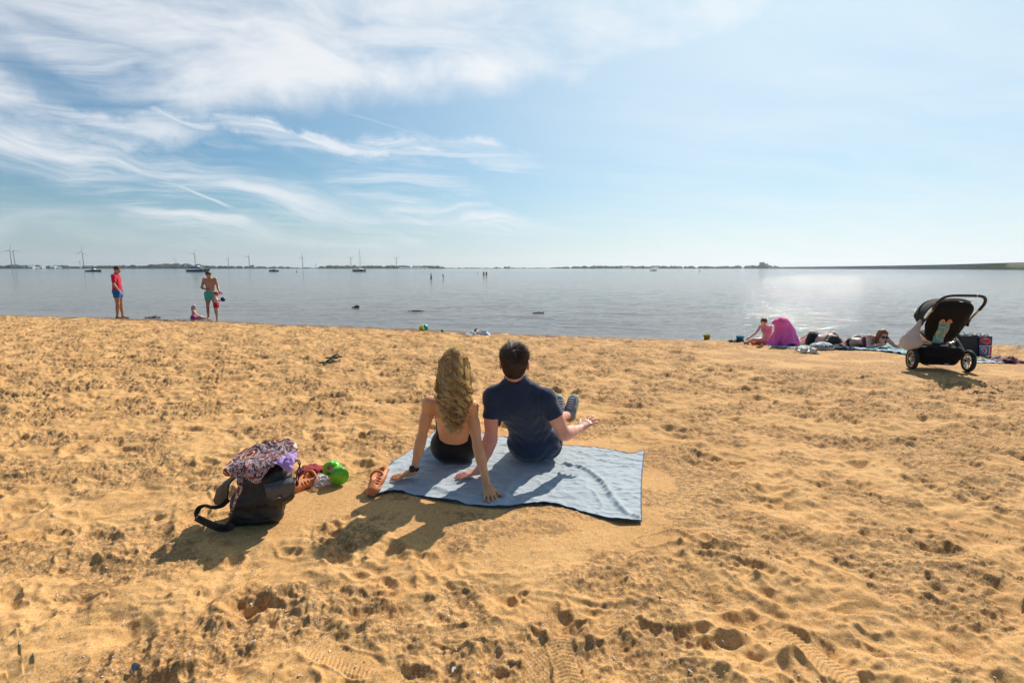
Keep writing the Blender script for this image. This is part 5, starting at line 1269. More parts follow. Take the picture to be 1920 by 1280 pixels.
# facing the camera the child's right hand is at the left of the picture
bik = cloth('pale_pink_swim_fabric', (.62, .30, .42), .2, 60, .7, .004)
def bikini_g(J, s, fr):
    A = {q: np.array(v) for q, v in J.items()}
    return [('bikini_top', [Cap(A['chest']-fr['ac']*.035, A['chest']+fr['ac']*.035, .076, None, .03, flat=(fr['fw'], .9))], bik, {}), ('bikini_bottom', [Cap(A['hipL'], A['hipR'], .078, None, .03), Cap(A['pelvis'], A['pelvis']*.6+A['waist']*.4, .082, .070, .03)], bik, {})]
def long_hair(mat, drop, wid=.075, k=1., back=.5):
    def f(hd, hu, hf, hr, s):
        dn = V3(0, 0, -1)
        def cl(X, Y, Z):
            a = (X-hd[0])*hf[0]+(Y-hd[1])*hf[1]+(Z-hd[2])*hf[2]; u = (X-hd[0])*hu[0]+(Y-hd[1])*hu[1]+(Z-hd[2])*hu[2]; r = np.abs((X-hd[0])*hr[0]+(Y-hd[1])*hr[1]+(Z-hd[2])*hr[2])
            return np.where((a > .03*s) & (u < .055*s) & (r < .052*s), .02, -1)
        P = [Ell(hd+hu*.026*s-hf*.012*s, (.088*s, .106*s, .104*s), (hr, hf, hu), .02)]
        for g in (-1, 1): P.append(Cap(hd+hr*g*.060*s-hf*.01*s, hd+hr*g*.085*s+dn*drop-hf*.02*s, .042*s, .026*s, .03))
        P.append(Cap(hd-hf*.06*s, hd-hf*.07*s+dn*drop, .06*s, .04*s, .04))
        return P, mat, dict(clip=cl, wrinkle=lambda X, Y, Z: .006*pnoise(X*60, Z*14, 4))
    return f
CUR.update(L=(.3, .3), R=(.4, .4))
figure('child in a pale pink bikini sitting with head down, reaching for the blue bucket', 'child', J, .72, .009, skin_f, bikini_g, short_hair(brhair, .010), fem=True, org=B)
bucket(1387, 641, (.01, .28, .48), 'blue toy bucket standing before the digging child', .085, .13, (0, 0, .4))
bucket(1325, 637, (.70, .52, .02), 'yellow toy bucket standing alone at the waterline left of the digging child', .085, .12, (0, 0, 0))
p2 = at(1418, 646); o = lathe_obj('sand_scoop', [(.001, 0), (.085, 0), (.10, .035), (.10, .05), (.09, .05), (.075, .012), (.001, .012)], material('orange_red_plastic', (.75, .07, .01), .4, grain=(9, .1)), None, 22, p2); o.scale = (1.1, .7, .9); tag(o, 'orange-red plastic dish on the sand in front of the digging child', 'toy')
for i, (px, cc_) in enumerate(((1399, (.7, .05, .06)), (1401, (.75, .5, .3)))):
    p2 = at(px, 643+2*i); o = lathe_obj('toy_mould', [(.001, 0), (.03, 0), (.035, .03), (.022, .07), (.001, .075)], material('mould_plastic', cc_, .5, grain=(9, .1)), None, 14, p2); tag(o, ['red and white sand mould standing right of the blue bucket', 'peach-coloured sand mould in front of the red and white one'][i], 'toy')
# person under a magenta towel
p = at(1468, 650); B = np.array([p.x, p.y+.1, gz(p.x, p.y+.1)+.012])
yh = B[1]; Q = lambda px, py, dy=0.: W(px, py, yh+dy)
J = dict(pelvis=Q(1476, 637), waist=Q(1475, 627), chest=Q(1472, 616, -.02), neck=Q(1466, 608, -.05), head=Q(1461, 604, -.09), shL=Q(1481, 613), shR=Q(1459, 612, -.05), elL=Q(1482, 628, .05), wrL=Q(1474, 636, .0), elR=Q(1460, 626, .0), wrR=Q(1458, 637, .0), hipL=Q(1481, 640), hipR=Q(1470, 640), knL=Q(1476, 634, -.04), knR=Q(1462, 636, -.02), anL=Q(1474, 645, -.02), anR=Q(1464, 645, .0), toL=Q(1472, 646, -.04), toR=Q(1461, 646, -.02), hfw=(-.8, -.5, -.3), hup=(-.3, -.2, .9))
hid, fr = figure('person sitting completely wrapped under the magenta towel, facing left', 'person', J, .78, .010, skin_f, lambda J, s, fr: [('red_shorts', [Cap(J['hipL'], J['hipR'], .085, None, .03)], cloth('red_trunks_fabric', (.45, .02, .03)), {})], None, org=B)
mag = cloth('magenta_terry', (.88, .18, .54), .12, 90, .95, .010, .5, .3)
Pm_ = [Ell(Q(1465, 605, -.06), (.145, .135, .120), None, .05), Cap(Q(1461, 604, -.10), Q(1451, 604, -.14), .085, .038, .04), Cap(Q(1470, 613), Q(1478, 622), .095, .13, .06), Cap(Q(1470, 618), Q(1474, 640, .0), .17, .23, .08), Cap(Q(1464, 620, -.05), Q(1448, 646, -.10), .10, .07, .06), Cap(Q(1458, 628), Q(1440, 649, -.05), .07, .035, .06), Cap(Q(1482, 622), Q(1491, 648, -.05), .08, .06, .05)]
g4 = B[2]
def mw(X, Y, Z):
    th = np.arctan2(X-B[0], -(Y-B[1])); hh_ = (Z-g4)
    return .020*np.sin(th*9+2.5*pnoise(X*4, Z*3, 3)+hh_*5)*sstep(.42, .1, hh_)+.012*pnoise(X*9+Z*5, Z*8, 6)
def mc(X, Y, Z):
    u = (X-Q(1476, 640)[0])/.12; arch = (g4+.085*np.clip(1-u*u, 0, 1))-Z
    front = (Y < yh-.02)
    return np.maximum(g4-.01-Z, np.where(front, arch, -1))
tw = sdf_obj('magenta_towel', Pm_, .010, mag, None, wrinkle=mw, clip=mc, origin=B); tw.location = B; tag(tw, 'magenta towel wrapped over the head and body of the sitting person', 'towel')
# dark-haired woman lying face down, hips towards the water
p = at(1545, 652); yh = p.y+.30; g5 = gz(p.x, yh)+.02; B = np.array([p.x, yh, g5]); Q = lambda px, py, dy=0.: W(px, py, yh+dy)
J = dict(pelvis=Q(1523, 634, .10), waist=Q(1535, 637, .02), chest=Q(1550, 634, -.08), neck=Q(1561, 634, -.14), head=Q(1563, 640, -.26), shL=Q(1552, 641, -.16), shR=Q(1563, 626, -.02), elL=Q(1566, 646, -.30), wrL=Q(1574, 646, -.38), elR=Q(1574, 634, -.10), wrR=Q(1572, 643, -.26),
         hipL=Q(1521, 640, .04), hipR=Q(1523, 630, .14), knL=Q(1502, 643, .25), knR=Q(1499, 640, .40), anL=Q(1480, 642, .55), anR=Q(1478, 641, .7), toL=Q(1476, 643, .6), toR=Q(1474, 641, .75), hup=(.3, -.8, .1), hfw=(.35, .1, -1.))
blk = cloth('black_bikini_fabric', (.012, .012, .015), .2, 90, .6, .004)
def bik1(J, s, fr):
    A = {q: np.array(v) for q, v in J.items()}; a = unit(A['waist']-A['pelvis'])
    P = [Cap(A['hipL'], A['hipR'], .116, None, .05), Cap(A['pelvis'], A['waist'], .13, .11, .05)]
    pv = A['pelvis']; n = a
    return [('bikini_bottom', P, blk, dict(clip=lambda X, Y, Z: np.abs((X-pv[0])*n[0]+(Y-pv[1])*n[1]+(Z-pv[2])*n[2]-.0)-.085)), ('bikini_strap', [Cap(A['chest']-fr['ac']*.05, A['chest']+fr['ac']*.05, .094, None, .05, flat=(fr['fw'], 1.0))], blk, dict(clip=lambda X, Y, Z: np.abs((X-A['chest'][0])*n[0]+(Y-A['chest'][1])*n[1]+(Z-A['chest'][2])*n[2])-.006))]
figure('dark-haired woman in a black bikini lying curled on her front behind the white tote bag', 'woman', J, .95, .010, skin_f, bik1, lambda hd, hu, hf, hr, s: ([Ell(hd+hu*.02-hf*.01, (.10, .12, .115), (hr, hf, hu), .02), Cap(hd, hd+V3(-.16, -.02, -.02), .085, .05, .05), Cap(hd+V3(.02, 0, .0), hd+V3(.15, -.05, -.05), .08, .04, .05)], dkhair, dict(wrinkle=lambda X, Y, Z: .008*pnoise(X*40, Y*40+Z*30, 3))), fem=True, org=B)
# auburn-haired woman propped on her elbows, sunglasses on
p = at(1655, 655); yh = p.y+.10; B = np.array([p.x, yh, gz(p.x, yh)+.02]); g6 = B[2]; Q = lambda px, py, dy=0.: W(px, py, yh+dy)
J = dict(pelvis=Q(1601, 641, .42), waist=Q(1613, 642, .30), chest=Q(1630, 640, .12), neck=Q(1643, 634, .02), head=Q(1654, 629, -.08), shR=Q(1630, 632, .0), shL=Q(1663, 636, .10), elR=Q(1628, 651, -.12), wrR=Q(1657, 646, -.22), elL=Q(1678, 648, -.02), wrL=Q(1690, 653, -.12),
         hipR=Q(1597, 643, .34), hipL=Q(1605, 637, .52), knR=Q(1580, 645, .7), knL=Q(1586, 643, .9), anR=Q(1560, 645, 1.05), anL=Q(1566, 643, 1.2), toR=Q(1556, 645, 1.1), toL=Q(1562, 643, 1.25), hfw=(-.05, -1, -.38), hup=(.10, -.25, 1), hdR=(-.5, -.2, .55), hdL=(.6, -.5, 0))
CUR.update(L=(.2, .2), R=(.5, .6))
def bik2(J, s, fr):
    A = {q: np.array(v) for q, v in J.items()}; pv = A['pelvis']; n = unit(A['waist']-A['pelvis']); cv = A['chest']; n2 = unit(A['neck']-A['waist'])
    return [('bikini_bottom', [Cap(A['hipL'], A['hipR'], .112, None, .05), Cap(A['pelvis'], A['waist'], .125, .105, .05)], blk, dict(clip=lambda X, Y, Z: np.abs((X-pv[0])*n[0]+(Y-pv[1])*n[1]+(Z-pv[2])*n[2])-.06)),
            ('bikini_top', [Cap(cv-fr['ac']*.06, cv+fr['ac']*.06, .115, None, .05)], cloth('plum_swim_fabric', (.20, .035, .09), .2, 90, .6, .004), dict(clip=lambda X, Y, Z: np.abs((X-cv[0])*n2[0]+(Y-cv[1])*n2[1]+(Z-cv[2])*n2[2])-.035))]
rw, fr = figure('auburn-haired woman in sunglasses and plum bikini top propped on her elbows', 'woman', J, .98, .0085, skin_f, bik2, long_hair(redhair, .15), fem=True, org=B)
hd, hu, hf, hr = np.array(J['head']), fr['hu'], fr['hf'], fr['hr']
sg = thing('sunglasses', None, None); sg.parent = rw; gl = material('dark_lens', (.012, .012, .014), .12)
for s_ in (-1, 1):
    c = hd+hr*s_*.034+hf*.100+hu*.0; n = 20; an = np.linspace(0, 2*np.pi, n, endpoint=False)
    V = [c+hr*.032*math.cos(a)+hu*.027*math.sin(a)-hf*.006*abs(math.cos(a)) for a in an]+[c+hf*.006+hr*.030*math.cos(a)+hu*.025*math.sin(a) for a in an]
    mesh_obj('lens', np.array(V)-B, [tuple(range(n, 2*n)), tuple(range(n))[::-1]]+[(i, (i+1) % n, n+(i+1) % n, n+i) for i in range(n)], gl, sg)
    tube_obj('temple', [c+hr*s_*.032, hd+hr*s_*.080+hf*.03, hd+hr*s_*.084-hf*.02], .004, gl, sg, 6, B)
tube_obj('bridge', [hd+hr*.008+hf*.103, hd-hr*.008+hf*.103], .004, gl, sg, 6, B)
# third sunbather, mostly behind the white bag
yh = at(1700, 655).y+.35; p = Q(1697, 640); B = np.array([p[0], yh, g6]); Q = lambda px, py, dy=0.: W(px, py, yh+dy)
J = dict(pelvis=Q(1732, 638, .5), waist=Q(1722, 634, .3), chest=Q(1709, 630, .1), neck=Q(1703, 629, .0), head=Q(1707, 632, -.08), shR=Q(1697, 632, -.05), shL=Q(1712, 632, .1), elR=Q(1690, 645, -.15), wrR=Q(1680, 650, -.05), elL=Q(1720, 645, -.1), wrL=Q(1712, 652, -.2), hipR=Q(1728, 642, .45), hipL=Q(1738, 640, .6), knR=Q(1745, 645, .8), knL=Q(1755, 645, .95), anR=Q(1765, 645, 1.1), anL=Q(1775, 645, 1.2), toR=Q(1768, 645, 1.2), toL=Q(1780, 645, 1.3), hfw=(-.2, -1, -.5), hup=(0, -.3, 1))
figure('sunbather lying propped up behind the white bag that hangs on the stroller', 'person', J, .92, .011, skin_f, lambda J, s, fr: [('dark_top', [Cap(J['chest']-fr['ac']*.05, J['chest']+fr['ac']*.05, .118, None, .05)], cloth('brown_swim_fabric', (.05, .02, .03)), dict(clip=lambda X, Y, Z: np.abs(X-J['chest'][0])-.05))], short_hair(brhair, .012), fem=True, org=B)
# tote bag with handwriting, clothes and sandals in front of them
p = at(1543, 657); y0 = p.y; o_ = np.array([p.x, y0+.1, gz(p.x, y0+.1)]); tb = thing('tote_bag', 'white cotton tote bag with black handwriting lying in front of the dark-haired woman', 'bag', o_)
bagp = [Cap(W(1527, 650, y0+.12), W(1555, 651, y0+.12), .070, .065, .05, flat=((0, 1, 0), 1.5)), Cap(W(1540, 647, y0+.16), W(1550, 648, y0+.16), .07, .06, .05)]
sdf_obj('bag_body', bagp, .008, white, tb, origin=o_, wrinkle=lambda X, Y, Z: .007*pnoise(X*22, Z*22, 3), clip=lambda X, Y, Z: (o_[2]+.002)-Z)
fc = bpy.data.curves.new('lettering', 'FONT'); fc.body = 'im Zukunft'; fc.size = .095; fc.shear = .35; fc.extrude = .0015; fc.align_x = 'CENTER'; fc.space_character = .82
fo = bpy.data.objects.new('lettering', fc); COL.objects.link(fo); fo.parent = tb; fo.location = Vector(W(1545, 652, y0-.01)-o_); fo.rotation_euler = (R(72), 0, R(-3)); bpy.context.view_layer.update(); lm_ = bpy.data.meshes.new_from_object(fo.evaluated_get(bpy.context.evaluated_depsgraph_get())); lo_ = bpy.data.objects.new('lettering', lm_); COL.objects.link(lo_); lo_.parent = tb; lo_.location = fo.location; lo_.rotation_euler = fo.rotation_euler; bpy.data.objects.remove(fo); lo_.name = 'lettering'; lm_.materials.clear(); lm_.materials.append(material('black_print', (.02, .02, .022), .7))
crumple('clothes_heap', 1578, 648, (.36, .30), white, 'white cloth heaped behind the dark blue clothes, right of the dark hair', 'clothes', 8, hgt=.17)
crumple('clothes_heap', 1583, 657, (.52, .30), navyc, 'dark blue crumpled clothes right of the white tote bag', 'clothes', 9, hgt=.10)
sw = material('cream_sandal', (.72, .66, .56), .5, grain=(12, .1))
def sandal(px, py, label):
    p = at(px, py); root = thing('sandal', label, 'shoe', (p.x, p.y, p.z+.006), R(-58), 'white sandals')
    sdf_obj('sole', [Cap((-.08, 0, .022), (.08, 0, .016), .040, .045, .02, flat=((0, 0, 1), .42))], .008, sw, root)
    def fn(u, v): a = u*np.pi; return np.stack([.075-.09*v, .048*np.cos(a), .018+.068*np.sin(a)], 1)
    grid_obj('strap', fn, 18, 5, sw, root, thick=.004)
    def fn2(u, v): a = u*np.pi; return np.stack([-.10-.030*np.sin(a)+0*v, .040*np.cos(a), .02+.075*v], 1)
    grid_obj('heel_strap', fn2, 18, 3, sw, root, thick=.004); return root
sandal(1504, 661, 'left one of two cream sandals on the sand in front of the striped towel'); sandal(1522, 662, 'right one of two cream sandals, nearest the white tote bag')

# ================================================================== stroller
lw, rw_ = at(1704, 690), at(1819, 698); mid = (lw+rw_)*.5; ax_ = (rw_-lw); saz = R(15); half = .34
st = thing('stroller', 'three-quarter view black baby stroller with chrome frame and curved handle facing the water', 'stroller', (mid.x, mid.y, mid.z-.005), -saz)
chrome = material('satin_chrome', (.55, .50, .45), .30, .9, grain=(20, .1)); blackm = material('black_plastic', (.010, .010, .011), .45); grip = material('black_grip', (.022, .022, .025), .6, bump=(120, .002)); tyre = material('tyre_rubber', (.022, .020, .019), .8, grain=(30, .3), bump=(60, .003)); sandy = material('dusty_rubber', (.16, .12, .09), .9, grain=(30, .3))
fab = cloth('black_canopy_fabric', (.010, .009, .009), .25, 200, .85, .004, .1); greyf = cloth('grey_canopy_fabric', (.20, .19, .19), .15, 200, .8, .004)
def wheel(x, y, r, w_, nm='wheel'):
    wh = thing(nm, None, None); wh.parent = st; wh.location = (x, y, r); rt = (0, R(90), 0)
    lathe_obj('tyre', [(r*.72, -w_*.35), (r*.80, -w_*.5), (r*.93, -w_*.45), (r, -w_*.2), (r, w_*.2), (r*.93, w_*.45), (r*.80, w_*.5), (r*.72, w_*.35), (r*.72, -w_*.35)], tyre, wh, 40, (0, 0, 0), rt, caps=False)
    lathe_obj('rim', [(r*.66, -w_*.30), (r*.74, -w_*.38), (r*.74, w_*.38), (r*.66, w_*.30), (r*.66, -w_*.30)], chrome, wh, 40, (0, 0, 0), rt, caps=False)
    lathe_obj('hub', [(.001, -w_*.6), (r*.16, -w_*.6), (r*.18, 0), (r*.16, w_*.6), (.001, w_*.6)], chrome, wh, 20, (0, 0, 0), rt)
    for k in range(10):
        a = k*2*math.pi/10; tube_obj('spoke', [(0, math.cos(a)*r*.12, math.sin(a)*r*.12), (0, math.cos(a+.15)*r*.70, math.sin(a+.15)*r*.70)], (.006, .004), chrome, wh, 6)
    return wh
wheel(-half, 0, .155, .055); wheel(half, 0, .155, .055); wheel(-.09, .62, .085, .04); wheel(.09, .62, .085, .04)
T = lambda nm, pts, r, m, n=8: tube_obj(nm, pts, r, m, st, 10, (0, 0, 0), n)
T('rear_axle', [(-half+.03, 0, .155), (-.2, .02, .19), (0, .03, .20), (.2, .02, .19), (half-.03, 0, .155)], .014, blackm)
hw = .265
for s_ in (-1, 1):
    T('frame_tube', [(s_*(hw-.03), .28, .44), (s_*(hw-.01), .03, .66), (s_*hw, -.25, .90)], .014, chrome, 4)
    T('chassis_tube', [(s_*.25, .22, .46), (s_*.20, .42, .26), (s_*.10, .60, .12)], .013, chrome, 4)
    T('leg_tube', [(s_*.26, .18, .44), (s_*.30, .08, .30), (s_*(half-.06), .0, .17)], .012, chrome, 4)
    box_obj('frame_joint', (s_*(hw-.03), .27, .46), (.06, .09, .11), blackm, st, (R(35), 0, 0), .015)
    lathe_obj('joint_ring', [(.016, -.012), (.020, -.012), (.020, .012), (.016, .012)], blackm, st, 16, (s_*(hw-.003), -.05, .73), (R(48), 0, 0))
T('handlebar', [(-hw, -.24, .89), (-hw, -.33, .98), (-hw+.03, -.39, 1.05), (-hw+.10, -.42, 1.085), (0, -.43, 1.09), (hw-.10, -.42, 1.085), (hw-.03, -.39, 1.05), (hw, -.33, .98), (hw, -.24, .89)], .0185, grip, 8)
lathe_obj('handle_ring', [(.0175, -.006), (.0205, -.006), (.0205, .006), (.0175, .006)], chrome, st, 16, (.12, -.427, 1.089), (0, R(90), 0))
T('cross_bar', [(-hw+.03, .16, .47), (-.18, .10, .40), (0, .08, .375), (.18, .10, .40), (hw-.03, .16, .47)], .011, chrome)
box_obj('centre_joint', (0, .09, .385), (.16, .07, .05), blackm, st, None, .02)
sdf_obj('seat_shell', [Cap((-.13, -.17, .89), (.13, -.17, .89), .105, None, .12, flat=((0, .9, .35), .50)), Cap((-.115, -.08, .75), (.115, -.08, .75), .108, None, .12, flat=((0, .9, .35), .5)), Cap((-.105, .01, .63), (.105, .01, .63), .115, None, .12, flat=((0, .9, .35), .5)), Cap((-.085, .06, .52), (.085, .06, .52), .11, None, .06, flat=((0, .9, .4), .55)), Cap((0, .16, .44), (0, .40, .50), .13, .11, .06, flat=((0, 0, 1), .4))], .010, fab, st, wrinkle=lambda X, Y, Z: .004*pnoise(X*10, Z*8, 4))
def canopy(u, v):
    a = (u*1.12-.06)*np.pi; el = v*R(96)+R(-12); r = .27
    return np.stack([-(r+.005)*np.cos(a), .04+(.38*np.sin(el))*np.sin(a)**.6*np.where(np.sin(a) > 0, 1, 0) if False else .02+.40*np.sin(el)*np.clip(np.sin(a), .25, 1)**.5, .70+.05*v+.31*np.cos(el*.78)*np.clip(np.sin(a), -.35, 1)], 1)
grid_obj('canopy', canopy, 40, 24, fab, st, thick=.006)
for i, v in enumerate((0., .5, 1.)):
    uu = np.linspace(0, 1, 30); P = canopy(uu, np.full(30, v))*[1.01, 1.0, 1.006]; tube_obj('canopy_hoop', P, .009, blackm, st, 8)
T('canopy_rim', [(-.20, -.14, .985), (-.10, -.17, 1.015), (0, -.18, 1.025), (.10, -.17, 1.015), (.20, -.14, .985)], .020, greyf)
sdf_obj('basket', [Cap((-.20, .02, .26), (.20, .02, .26), .090, None, .05), Cap((-.16, .05, .16), (.16, .05, .16), .085, None, .05), Cap((-.17, .36, .24), (.17, .36, .24), .085, None, .08), Cap((-.15, .2, .16), (.15, .2, .16), .09, None, .08), Cap((-.18, .2, .26), (.18, .2, .26), .09, None, .08)], .011, fab, st, wrinkle=lambda X, Y, Z: .007*pnoise(X*9, Z*12, 4))
box_obj('basket_tag', (.06, -.052, .105), (.055, .004, .022), material('grey_print', (.35, .35, .36), .6), st, (R(-30), 0, 0), .001)
# things hung on it
Mst = Matrix.Translation(st.location) @ Euler((0, 0, -saz)).to_matrix().to_4x4()
def wl(x, y, z): return np.array(Mst @ Vector((x, y, z)))
o_ = wl(-.34, -.02, .56); wb = thing('cloth_bag', 'white cloth bag bulging at the left side of the stroller frame', 'bag', o_)
sdf_obj('bag_body', [Cap(wl(-.40, .02, .38), wl(-.33, -.02, .40), .105, .085, .06, flat=((.4, 1, 0), .8)), Cap(wl(-.38, .0, .45), wl(-.30, -.02, .70), .095, .025, .06, flat=((.4, 1, 0), .7))], .009, cloth('off_white_cotton', (.60, .56, .53), .08, 100, .9, .006, .1, .25), wb, origin=o_, wrinkle=lambda X, Y, Z: .008*pnoise(X*16+Y*9, Z*5, 3)+.004*pnoise(X*30, Z*20, 5))
tube_obj('bag_strap', [wl(-.34, -.02, .62), wl(-.305, -.03, .70), wl(-.28, .0, .66), wl(-.32, .02, .58)], .006, white, wb, 6, o_, 6)
def sw_mat(name, stops, sc=9., dist=6., seed=0.):
    m = bpy.data.materials.new(name); m.use_nodes = True; t = NT(m.node_tree); b = t.n['Principled BSDF']; co = t.vmath('ADD', t.node('ShaderNodeTexCoord').outputs['Object'], (seed, seed*.7, seed*.3))
    wv = t.node('ShaderNodeTexWave', wave_type='BANDS', bands_direction='DIAGONAL'); t.put(wv.inputs['Vector'], co); wv.inputs['Scale'].default_value = sc; wv.inputs['Distortion'].default_value = dist; wv.inputs['Detail'].default_value = 2; wv.inputs['Detail Scale'].default_value = 1.6
    t.put(b.inputs['Base Color'], t.ramp(wv.outputs[0], stops, 'CONSTANT')); b.inputs['Roughness'].default_value = .6; return m
o_ = wl(-.13, -.17, .50); pch = thing('printed_pouch', 'narrow teal and orange printed bag hanging at the back of the stroller seat', 'bag', o_)
pm2 = sw_mat('teal_orange_print', [(0, (.06, .30, .30)), (.3, (.30, .52, .46)), (.48, (.75, .33, .10)), (.6, (.45, .06, .03)), (.68, (.70, .50, .28)), (.8, (.10, .34, .34))], 5., 7.)
def pouch(u, v): h = .43+.30*v; return np.stack([-.215+.13*u+.03*v+.0*u, -.21-.03*v-.030*np.sin(u*np.pi)*(1-.4*v)+.02*np.sin(v*7)-.03*v, h+.01*np.sin(u*9)*(v > .9)], 1)
def pouchw(u, v): q = pouch(u, v); return np.array([wl(*r) for r in q])
grid_obj('bag_front', pouchw, 16, 24, pm2, pch, o_, .008)
for k in (0, 1): tube_obj('bag_handle', [wl(-.175+.08*k, -.28, .71), wl(-.165+.08*k, -.285, .745), wl(-.145+.08*k, -.285, .745), wl(-.135+.08*k, -.28, .71)], .011, material('orange_loop', (.72, .30, .10), .6), pch, 8, o_, 5)
# bags standing behind it
def standing_bag(x0, x1, ytop, ybot, y, th, mat, label, side=None, skew=0.):
    a = W(x0, ybot, y); b_ = W(x1, ybot, y); c = W(x1+skew, ytop, y); d = W(x0, ytop, y); o = (a+b_)/2
    n = unit(np.cross(b_-a, d-a)); n = n if n[1] > 0 else -n
    root = thing('shopping_bag', label, 'bag', o)
    q = [a, b_, c, d]; V = [p-o for p in q]+[p-o+n*th for p in q]; F = [(0, 1, 2, 3), (5, 4, 7, 6), (4, 0, 3, 7), (1, 5, 6, 2), (4, 5, 1, 0)]
    mesh_obj('bag_body', V, F, None, root, smooth=False, mats=[mat, side or mat], fmat=[0, 1, 1, 1, 1])
    mesh_obj('bag_opening', [V[3]*.999+V3(0, 0, -.012), V[2]+V3(0, 0, -.012), V[6]+V3(0, 0, -.012), V[7]+V3(0, 0, -.012)], [(0, 1, 2, 3)], blackm, root, smooth=False)
    for k, e in ((0, 0), (1, 1)):
        h0 = (V[3]*.7+V[2]*.3)+n*th*e; h1 = (V[3]*.3+V[2]*.7)+n*th*e
        tube_obj('bag_handle', [h0, h0*.75+h1*.25+V3(0, 0, .035), h0*.25+h1*.75+V3(0, 0, .035), h1], .006, blackm, root, 6, (0, 0, 0), 5)
    return root, a, b_, c, d, n, o
bbx = at(1818, 668).y
standing_bag(1802, 1835, 629, 667, bbx, .16, cloth('slate_bag_fabric', (.028, .038, .048), .15, 90, .6, .008), 'dark slate shopping bag standing right of the stroller between it and the purple bag')
bb, a_, b_, c_, d_, n_, o_ = standing_bag(1836, 1858, 631, 667, bbx-.02, .14, material('purple_bag', (.035, .015, .13), .4, grain=(9, .1)), 'purple and blue printed cooler bag with a red mouth picture, rightmost of the bags', None, 3.)
def on_face(s, t_, lift=.003): return (a_*(1-s)+b_*s)*(1-t_)+(d_*(1-s)+c_*s)*t_-n_*lift-o_
def decal(name, pts, mat, lift): mesh_obj(name, [on_face(s, t_, lift) for s, t_ in pts], [tuple(range(len(pts)))], mat, bb, smooth=False)
pinkl = material('pink_print', (.75, .22, .30), .5); redl = material('red_print', (.60, .03, .05), .5); bluel = material('blue_print', (.01, .24, .48), .5); whl = material('white_print', (.75, .72, .75), .5); purl = material('dark_print', (.05, .01, .03), .5)
decal('blue_panel', [(0, 0), (1, 0), (1, .50), (0, .50)], bluel, .003); decal('white_line', [(0, .50), (1, .50), (1, .535), (0, .535)], whl, .0035)
decal('red_stripe', [(.84, 0), (1, 0), (1, .50), (.84, .50)], redl, .006); decal('white_line', [(.78, 0), (.84, 0), (.84, .50), (.78, .50)], whl, .006)
decal('mouth_outline', [(.04, .80), (.22, .93), (.55, .96), (.86, .84), (.84, .68), (.62, .60), (.30, .67)], pinkl, .006); decal('mouth_lips', [(.10, .80), (.25, .90), (.54, .925), (.79, .82), (.78, .71), (.60, .64), (.32, .70)], redl, .008)
decal('mouth_inside', [(.12, .80), (.32, .84), (.60, .84), (.78, .79), (.60, .79), (.30, .77)], purl, .010); decal('teeth', [(.18, .83), (.34, .87), (.56, .87), (.60, .85), (.34, .845)], whl, .011)
decal('drop_outline', [(.10, .40), (.34, .45), (.58, .36), (.60, .20), (.42, .11), (.32, .22), (.18, .30)], whl, .006); decal('drop', [(.18, .38), (.34, .41), (.50, .33), (.51, .21), (.42, .16), (.33, .27)], redl, .008); decal('red_dot', [(.04, .10), (.14, .16), (.26, .14), (.30, .05), (.20, 0), (.06, .02)], redl, .006)
standing_bag(1774, 1800, 628, 665, bbx+.12, .14, sw_mat('colourful_print', [(0, (.08, .03, .22)), (.25, (.55, .50, .60)), (.4, (.80, .55, .02)), (.62, (.70, .05, .12)), (.7, (.70, .64, .58)), (.85, (.02, .30, .34))], 3.2, 5., 3.), 'multicoloured printed shopping bag seen through the stroller frame')
crumple('clothes_heap', 1842, 677, (.42, .30), strip_mat('lime_black_print', [(.30, .45, .05), (.02, .02, .02), (.55, .60, .10), (.02, .02, .02)], 9, .6), 'lime and black cloth on the sand right of the stroller wheel', 'clothes', 12, hgt=.05)
crumple('beach_towel', 1868, 681, (.55, .34), strip_mat('black_white_print', [(.72, .70, .70), (.03, .03, .035), (.70, .70, .72), (.03, .03, .03)], 5, .9), 'black and white towel spread on the sand right of the stroller', 'towel', 13, hgt=.04)
crumple('clothes_heap', 1904, 682, (.50, .30), strip_mat('red_black_print', [(.02, .02, .022), (.35, .01, .02), (.03, .03, .03), (.5, .4, .4)], 5, .3), 'red and black clothes at the right edge of the picture', 'clothes', 14, hgt=.09)

# ================================================================== shell bits and grains scattered over the sand
def shell_bits(n):
    r = np.random.default_rng(21); y = 1.25+ (r.random(n)**1.9)*7; x = (r.random(n)*2-1)*1.12*y
    keep = (calm(x, y) > .35); x, y = x[keep], y[keep]; n = len(x)
    # height straight from the sand mesh
    rows = np.searchsorted(YR, y); rows = np.clip(rows, 1, len(YR)-1); kk = x/np.maximum(YR[rows], 1.2); cols = np.clip(np.searchsorted(K, kk), 1, len(K)-1)
    H = hh.reshape(shape); z = np.maximum(np.maximum(H[rows, cols], H[rows-1, cols]), np.maximum(H[rows, cols-1], H[rows-1, cols-1]))
    s = np.clip(r.lognormal(-5.75, .55, n), .0012, .0105)*(1+.10*y); V = []; F = []
    a = r.random(n)*6.28; asp = r.uniform(.4, 1, n)
    for i in range(n):
        c, sn = math.cos(a[i]), math.sin(a[i]); k = len(V); tl = r.normal(0, .35, 2)
        for q in ((-1, -.5), (.1, -.9), (1, -.2), (.7, .7), (-.6, .8)):
            lx, ly = q[0]*s[i]*.5, q[1]*s[i]*.5*asp[i]; V.append((x[i]+lx*c-ly*sn, y[i]+lx*sn+ly*c, z[i]+.0008+lx*tl[0]+ly*tl[1]))
        V.append((x[i], y[i], z[i]+.0008+s[i]*.28)); F += [(k, k+1, k+5), (k+1, k+2, k+5), (k+2, k+3, k+5), (k+3, k+4, k+5), (k+4, k, k+5)]
    return V, F
V, F = shell_bits(5200)
